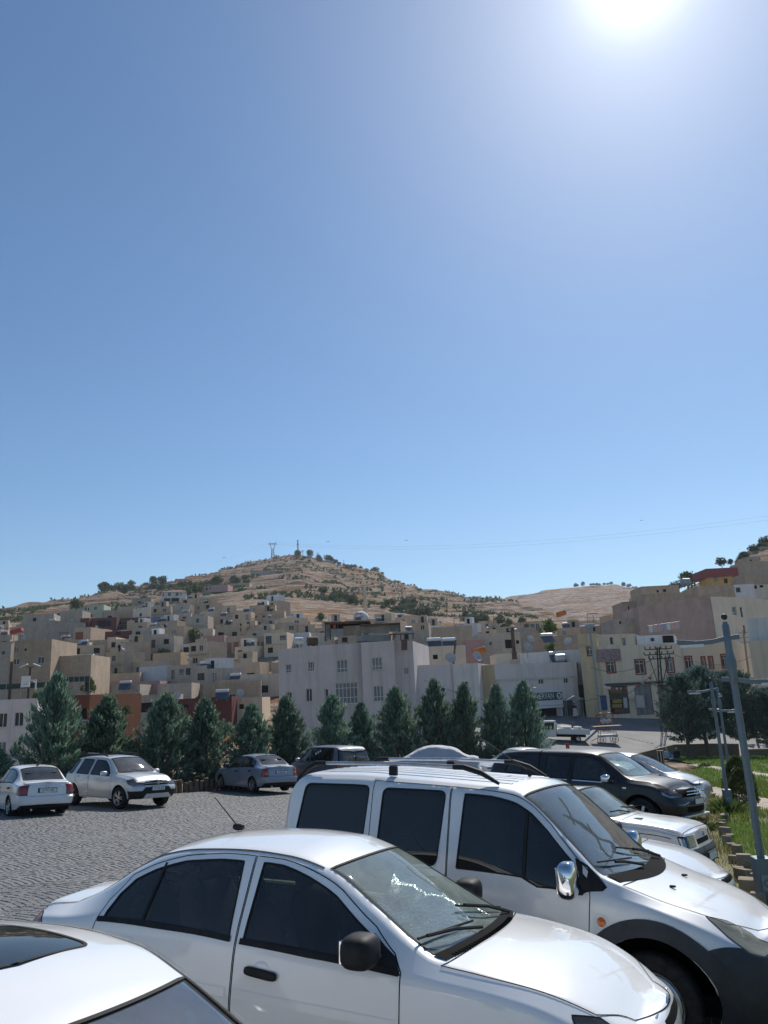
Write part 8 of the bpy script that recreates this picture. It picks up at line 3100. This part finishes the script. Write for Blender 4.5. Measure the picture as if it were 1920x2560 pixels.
for (u, v, Y, lab) in [(1190, 1652, 90, 'grey satellite dish on the annex roof corner'), (1126, 1656, 88, 'grey satellite dish beside the leaning pole on the annex roof'), (1325, 1606, 118, 'white satellite dish on the concrete house roof'), (1423, 1612, 112, 'white satellite dish left of the yellow building'),
        (1318, 1628, 99, 'round dish on the white corner house parapet'), (443, 1748, 117, 'white dish on the brick-red house'), (600, 1740, 121, 'yellowed dish on the tan house left of the lilac building')]:
 q = at(u, v, Y)
 dish((q.x, Y, q.z - .9), R_(rr9.uniform(-40, 40)), lab, 1.5)
# laundry on the roof behind the yellow building
lx = tag(empty('clothes_line', loc=(0, 0, 0)), 'line of pale laundry on the roof before the blank brown wall', 'laundry')
A, B_ = at(1618, 1565, 104), at(1700, 1553, 104)
MB().tube([A, B_], .02, 5).build('line', GALV, lx)
for P_ in (A, B_):
 MB().tube([P_ - Vector((0, 0, 2.6)), P_ + Vector((0, 0, .2))], .04, 6).build('post', GALV, lx)
lm = [CLW, mat('peach_cloth', (.55, .38, .30), (.5, .34, .27), 5, .9), mat('pink_cloth', (.5, .36, .38), (.45, .32, .34), 5, .9), mat('lilac_cloth', (.36, .35, .45), (.3, .3, .4), 5, .9)]
for k in range(7):
 t0, t1 = .04 + k * .135, .04 + k * .135 + .115
 a0, a1 = A.lerp(B_, t0), A.lerp(B_, t1)
 MB().quad(a0 - Vector((0, .02, .9)), a1 - Vector((0, .02, .95)), a1 - Vector((0, .02, 0)), a0 - Vector((0, .02, 0))).build('cloth', lm[k % 4], lx)
lx = tag(empty('clothes_line', loc=(0, 0, 0)), 'red and white laundry hanging at the arched terrace house', 'laundry')
A, B_ = at(*(380 + 150 * .2411, 1400 + 770 * .2411), 225), at(*(380 + 225 * .2411, 1400 + 770 * .2411), 225)
MB().tube([A, B_], .03, 5).build('line', GALV, lx)
for k in range(4):
 a0, a1 = A.lerp(B_, k * .25 + .02), A.lerp(B_, k * .25 + .22)
 MB().quad(a0 - Vector((0, .05, 1.7)), a1 - Vector((0, .05, 1.6)), a1 - Vector((0, .05, 0)), a0 - Vector((0, .05, 0))).build('cloth', [CLW, lm[1], REDP, CLW][k], lx)

# chimney stack, leaning pole, orange tarps
q = at(1288, 1660, 94)
ch = tag(empty('chimney', loc=(q.x, 94, q.z)), 'tall black metal chimney with stone foot above the pale shop', 'chimney')
MB().box(-.55, .55, -.4, .4, -1, .55).build('foot', TAN, ch, bevel=.03)
MB().lathe([(.4, .55), (.3, .8), (.32, 1.4), (.22, 1.6), (.22, 4.1), (.26, 4.1), (.26, 4.3)], 14).build('flue', RUST, ch, True)
MB().lathe([(.5, 4.45), (.05, 4.75)], 14).build('cap', RUST, ch, True)
q0, q1 = at(1132, 1655, 89), at(1139, 1600, 89)
lpole = tag(empty('leaning_pole', loc=q0), 'leaning rusty pole on the annex roof', 'pole')
MB().tube([(0, 0, -.5), tuple(q1 - q0)], .11, 8).build('shaft', RUST, lpole)
TRP = mat('orange_tarp', (.50, .17, .02), (.42, .13, .015), 2, .6)
for (u, v, Y, w, h, lab) in ((1198, 1628, 100, 1.0, .6, 'orange tarp bundle on a roof behind the annex'), (1403, 1534, 150, 1.2, .7, 'small orange hut roof above the bright green tree'), (42, 1578, 132, 1.3, .5, 'red tarp on the left apartment block roof')):
 q = at(u, v, Y)
 o = MB().blob((0, 0, 0), (w * 1.6, 1.2, h * 1.4), .25, 14, 8, Matrix.Rotation(R_(-14), 4, 'Y')).build('tarp_bundle', TRP if 'orange' in lab else REDP, None, True)
 o.location = q
 tag(o, lab, 'tarp')

# ---- poles and masts
q = at(1503, 1790, 86)
up_ = tag(empty('utility_pole', loc=(q.x, 86, street_z(q.x, 86))), 'tall steel utility pole before the yellow building', 'pole')
hp_ = at(1474, 1568, 86).z - street_z(q.x, 86)
dx_ = at(1474, 1568, 86).x - q.x
MB().tube([(0, 0, 0), (dx_, 0, hp_)], .16, 10, .11).build('shaft', GALV, up_, True)
cb = MB().box(dx_ - .45, dx_ + .45, -.12, .12, hp_ - .1, hp_ + .35).build('lamp_box', GALV, up_, bevel=.03)
MB().blob((dx_ + .8, 0, hp_ + .15), (.7, .2, .1), .7).build('lamp', PVC, up_, True)
MB().blob((dx_ - .8, 0, hp_ + .15), (.7, .2, .1), .7).build('lamp', PVC, up_, True)
q = at(1655, 1800, 82)
ep = tag(empty('electricity_pole', loc=(q.x, 82, street_z(q.x, 82))), 'lattice electricity pole with tangled cross arms before the yellow building', 'pole')
zt_ = at(1645, 1618, 82).z - street_z(q.x, 82)
dx_ = at(1645, 1618, 82).x - q.x
for sx_ in (-.22, .22):
 for sy_ in (-.2, .2):
  MB().tube([(sx_, sy_, 0), (dx_ + sx_ * .5, sy_ * .5, zt_)], .045, 5).build('leg', BLKM, ep)
for k in range(12):
 z0_, z1_ = zt_ * k / 12, zt_ * (k + 1) / 12
 f0, f1 = k / 12, (k + 1) / 12
 MB().tube([(dx_ * f0 - .22, -.2, z0_), (dx_ * f1 + .2, -.2, z1_)], .025, 4).build('brace', BLKM, ep)
for k, (w, dz) in enumerate(((1.4, -.2), (1.55, -.75), (1.1, -1.2))):
 MB().box(dx_ - w, dx_ + w, -.05, .05, zt_ + dz - .05, zt_ + dz + .05).build('cross_arm', BLKM, ep)
 for x in np.linspace(-w, w, 6):
  MB().lathe([(.03, 0), (.08, .05), (.05, .12), (.08, .18), (.03, .28)], 8, 'Z', (dx_ + x, 0, zt_ + dz + .04)).build('insulator', RUST, ep)
for sg in (-1, 1):
 MB().tube([(dx_ * .5 + sg * .1, 0, zt_ * .52), (dx_ + sg * 1.1, 0, zt_ - .8)], .05, 5).build('strut', BLKM, ep)
WIRE = mat('wire_black', (.02, .02, .022), (.03, .03, .03), 3, .7)

def wire(label, a, b_, sag, r=.02, grp='overhead wires'):
 mb = MB()
 a, b_ = Vector(a), Vector(b_)
 mb.tube([a.lerp(b_, t) - Vector((0, 0, sag * 4 * t * (1 - t))) for t in np.linspace(0, 1, 17)], r, 4)
 tag(mb.build('overhead_wire', WIRE), label, 'wire', grp)

wire('thin wire from the utility pole down to the electricity pole', at(1476, 1668, 86), at(1640, 1640, 82), 1.0)
wire('drooping wire from the electricity pole to the right along the yellow building', at(1660, 1622, 82), at(1900, 1628, 88), 1.6)
wire('wire crossing the pale shop from the annex to the utility pole', at(1060, 1700, 82), at(1495, 1745, 85.5), 1.6)
wire('low wire with scraps of bunting before the yellow building', at(1492, 1738, 85.5), at(1640, 1672, 82), 1.2)
bunt = tag(empty('bunting', loc=(0, 0, 0)), 'torn white and red bunting strung before the yellow building', 'bunting')
A, B_ = at(1505, 1712, 85), at(1630, 1690, 83)
for k in range(12):
 q = A.lerp(B_, (k + .5) / 12) - Vector((0, 0, .7 * 4 * ((k + .5) / 12) * (1 - (k + .5) / 12)))
 s = random.uniform(.12, .3)
 mesh_obj('flag', [q + Vector((-s, 0, 0)), q + Vector((s, .03, .02)), q + Vector((random.uniform(-.1, .2), .05, -s * 1.3))], [(0, 1, 2)], [CLW, CLW, REDP][k % 3], bunt)
MB().tube([A - Vector((0, 0, 0)), A.lerp(B_, .25) - Vector((0, 0, .53)), A.lerp(B_, .5) - Vector((0, 0, .7)), A.lerp(B_, .75) - Vector((0, 0, .53)), B_], .012, 4).build('string', WIRE, bunt)
# wooden pole at the right edge
q = at(1880, 1770, 80)
wp_ = tag(empty('wooden_pole', loc=(q.x, 80, street_z(q.x, 80))), 'slanting wooden electricity pole behind the big lamp post', 'pole')
e = at(1858, 1575, 80)
MB().tube([(0, 0, 0), (e.x - q.x, 0, e.z - street_z(q.x, 80))], .13, 8, .09).build('shaft', mat('pale_pole_wood', (.42, .32, .19), (.34, .26, .15), 3, .85), wp_, True)
for dz in (.3, .8, 1.3):
 MB().box(e.x - q.x - .5, e.x - q.x + .5, -.04, .04, e.z - street_z(q.x, 80) - dz, e.z - street_z(q.x, 80) - dz + .06).build('cross_arm', GALV, wp_)
# rubble heap behind it
RUB_ = mat('rubble_stone', (.42, .35, .27), (.32, .26, .2), 4, .9, bmp=.4, rvar=.2)
q = at(1890, 1748, 82)
hp0 = tag(empty('rubble_heap', loc=(q.x, 82, q.z)), 'heap of broken tan stones at the foot of the right house', 'rubble')
for k in range(46):
 a_ = random.uniform(0, 6.28)
 rr_ = random.uniform(0, 1.9) ** 1
 o = MB().blob((0, 0, 0), (random.uniform(.25, .6), random.uniform(.25, .5), random.uniform(.2, .4)), .45, 8, 6).build('stone', RUB_, hp0)
 o.location = (math.cos(a_) * rr_, math.sin(a_) * rr_ * .6, max(-.6, 1.2 - rr_ * .8) + random.uniform(-.2, .2))
 o.rotation_euler = (random.uniform(0, 3), random.uniform(0, 3), random.uniform(0, 3))

# ---- sports court lamp, backboard and goal on the left
q = at(68, 1735, 100)
cl = tag(empty('court_lamp', loc=q), 'black floodlight mast with two lamps above the sports court', 'lamp post')
MB().tube([(0, 0, -4), (.2, 0, 3.4)], .13, 8).build('mast', BLKM, cl)
for sg in (-1, 1):
 MB().tube([(.2, 0, 3.3), (.2 + sg * .5, 0, 3.45)], .05, 6).build('arm', BLKM, cl)
 MB().box(-.5, .5, -.15, .15, -.06, .06, Matrix.Translation((.2 + sg * .85, 0, 3.6)) @ Matrix.Rotation(R_(22 * sg), 4, 'Y')).build('lamp', PVC, cl)
q = at(64, 1704, 99)
bb_ = tag(empty('backboard', loc=q), 'white basketball backboard beside the floodlight mast', 'backboard')
MB().box(-.55, .55, -.05, .05, -.7, .7).build('board', PVC, bb_)
MB().tube([(-.2, -.05, -.35), (.2, -.05, -.35), (.2, -.05, .05), (-.2, -.05, .05), (-.2, -.05, -.35)], .03, 4).build('target_square', BLKM, bb_)
q = at(70, 1724, 98)
gl_ = tag(empty('goal_frame', loc=q), 'white steel goal frame on the sports court', 'goal')
MB().tube([(0, 0, 1.1), (.95, 0, 1.15), (.95, 0, -.4)], .09, 6).build('frame', PVC, gl_)
MB().tube([(.55, 0, 1.1), (.95, 0, .75)], .06, 6).build('brace', PVC, gl_)
for (u0, u1, v0, v1, Y, lab) in ((-20, 160, 1703, 1725, 104, 'dark green mesh fence of the sports court'), (158, 225, 1690, 1706, 112, 'dark green windbreak net right of the first cypress')):
 A, B_ = at(u0, v1, Y), at(u1, v0, Y)
 o = tag(empty('mesh_fence', loc=A), lab, 'fence')
 MB().box(0, B_.x - A.x, -.02, .02, 0, B_.z - A.z).build('net', DGRN, o)
 for k in range(6):
  MB().tube([((B_.x - A.x) * k / 5, -.05, -2), ((B_.x - A.x) * k / 5, -.05, B_.z - A.z)], .05, 5).build('post', GALV, o)
for (u0, u1, v0, v1, lab, mm) in ((525, 660, 1474, 1482, 'upper dark green fence on the slope below the pink house', DGRN), (508, 600, 1494, 1501, 'lower dark green fence under the bright green box', DGRN), (706, 732, 1500, 1507, 'dark green fence at the foot of the white shell house', DGRN)):
 A = at(u0, v1, 392)
 B_ = at(u1, v0, 392)
 o = tag(empty('slope_fence', loc=A), lab, 'fence')
 MB().box(0, B_.x - A.x, 0, .1, -1, B_.z - A.z).build('panel', mm, o)
q = at(517, 1494, 385)
gb = tag(empty('green_box_hut', loc=q), 'bright green box hut with orange base on the slope', 'hut')
MB().box(-2, 2, 0, 3, .8, 2.3).build('wall', BGRN, gb)
MB().box(-2, 2, 0.01, 2.99, 0, .8).build('base', ORNG, gb)
A, B_ = at(680, 1548, 268), at(905, 1540, 300)
sw2 = tag(empty('stone_terrace_wall', loc=A), 'long brown stone terrace wall above the lilac building', 'wall')
d_ = B_ - A
MB().box(0, math.hypot(d_.x, d_.y), 0, .6, -2, 2.2, Matrix.Rotation(math.atan2(d_.y, d_.x), 4, 'Z')).build('wall', CONC2, sw2)
# small dome and minaret of the mosque beyond the shed roof
q = at(903, 1548, 262)
mq = tag(empty('mosque', loc=q), 'pale dome and slim minaret showing above the roof shed', 'mosque')
MB().lathe([(2.7, -4), (2.7, .2), (2.6, .9), (2.2, 1.7), (1.4, 2.4), (.5, 2.75), (0, 2.8)], 24).build('dome', WHT, mq, True)
MB().lathe([(.75, -6), (.72, 5.5), (1.1, 5.9), (1.1, 6.5), (.6, 6.6), (.55, 10), (.7, 10.1), (.1, 13.5), (0, 14)], 14, 'Z', (1.4, 6, 0)).build('minaret', TAN2, mq, True)

# ---- pylon, masts, poles and wires on the hilltop
def lattice(label, u, vb, vt, Y, w0, w1, arms, name='pylon'):
 q = at(u, vb, Y)
 H = at(u, vt, Y).z - q.z
 r = tag(empty(name, loc=(q.x, Y, q.z - 1)), label, 'pylon')
 for sx_ in (-1, 1):
  for sy_ in (-1, 1):
   if len(arms) == 1:      # portal head
    MB().tube([(sx_ * w0, sy_ * w0, 0), (sx_ * w1, sy_ * w1, H * .5), (sx_ * w0 * 1.5, sy_ * w1, H * .86)], .22, 4).build('leg', GALV, r)
   else:
    MB().tube([(sx_ * w0, sy_ * w0, 0), (sx_ * w1, sy_ * w1, H)], .2, 4).build('leg', GALV, r)
 n_ = 7
 for k in range(n_):
  a0, a1 = k / n_, (k + 1) / n_
  f = (lambda t: w0 + (w1 - w0) * min(1, t * 2)) if len(arms) == 1 else (lambda t: w0 + (w1 - w0) * t)
  if len(arms) == 1 and a1 > .58:
   break
  for sy_ in (-1, 1):
   MB().tube([(-f(a0), sy_ * f(a0), H * a0), (f(a1), sy_ * f(a1), H * a1)], .13, 4).build('brace', GALV, r)
   MB().tube([(f(a0), sy_ * f(a0), H * a0), (-f(a1), sy_ * f(a1), H * a1)], .13, 4).build('brace', GALV, r)
 for z, w in arms:
  MB().tube([(-w, 0, H * z), (w, 0, H * z)], .25, 4).build('cross_arm', GALV, r)
  if len(arms) == 1:
   MB().tube([(-w, 0, H * (z - .05)), (w, 0, H * (z - .05))], .2, 4).build('cross_arm', GALV, r)
   for x in (-w, 0, w):
    MB().tube([(x, 0, H * z), (x, 0, H * (z - .13))], .14, 4).build('insulator', GALV, r)
   for x in (-w * .75, w * .75):
    MB().tube([(x, 0, H * z), (x, 0, H)], .15, 4).build('peak', GALV, r)
 return r

lattice('grey lattice pylon with wide head on the hilltop', 682, 1394, 1351, 755, 1.7, .9, [(.88, 3.9)])
lattice('slim lattice mast right of the pylon on the hilltop', 745, 1387, 1347, 768, .6, .3, [(.7, 1.7), (.93, .9)], 'mast')
for (u, vb, vt, lab) in ((757, 1390, 1375, 'short wooden pole with cross arms just right of the mast'), (776, 1395, 1375, 'thin bare pole on the hill skyline'), (795, 1400, 1381, 'pole with cross arms farther down the skyline'), (860, 1415, 1399, 'thin pole near the right shoulder of the hill')):
 q = at(u, vb, 770)
 H = at(u, vt, 770).z - q.z + 1
 r = tag(empty('hill_pole', loc=(q.x, 770, q.z - 1)), lab, 'pole')
 MB().tube([(0, 0, 0), (0, 0, H)], .25, 5).build('shaft', WOOD, r)
 if 'cross' in lab:
  for dz in (.4, 1.6):
   MB().box(-1.6, 1.6, -.12, .12, H - dz - .2, H - dz).build('cross_arm', WOOD, r)
for k, (u0, v0, u1, v1, Y0, Y1) in enumerate([(672, 1356, 520, 1408, 755, 800), (692, 1356, 2250, 1240, 755, 420), (692, 1361, 2250, 1252, 755, 420)]):
 wire(['power line running left from the pylon', 'upper power line running right from the pylon across the sky', 'lower power line running right from the pylon across the sky'][k], at(u0, v0, Y0), at(u1, v1, Y1), 14 if k else 3, .035, 'power lines')
for (u, v, lab) in ((820, 1354, 'distant bird above the hill'), (1016, 1351, 'distant bird right of the hill'), (1604, 1301, 'distant bird high over the right roofs'), (560, 1394, 'distant bird left of the pylon')):
 q = at(u, v, 180)
 b9 = MB()
 b9.v = [(0, 0, 0), (-.22, .05, .1), (-.5, .1, .02), (.22, .05, .1), (.5, .1, .02), (0, .25, .02), (0, -.2, .0)]
 b9.f = [(0, 1, 5), (1, 2, 5), (0, 5, 3), (3, 5, 4), (6, 1, 0), (6, 0, 3)]
 o = b9.build('bird', BLKM)
 o.location = q
 tag(o, lab, 'bird')

# ================================================================== thin summer haze over the valley
hz_ = MB().box(-1560, 1560, -440, 1560, -63, 260).build('haze')
hm_ = bpy.data.materials.new('summer_haze')
hm_.use_nodes = True
hn = hm_.node_tree
hn.nodes.remove(hn.nodes['Principled BSDF'])
pv_ = hn.nodes.new('ShaderNodeVolumePrincipled')
pv_.inputs['Color'].default_value = (.80, .87, 1, 1)
pv_.inputs['Density'].default_value = .00013
pv_.inputs['Anisotropy'].default_value = .3
hn.links.new(pv_.outputs[0], hn.nodes['Material Output'].inputs['Volume'])
hz_.data.materials.append(hm_)
tag(hz_, kind='stuff')
SC.cycles.volume_bounces = 0
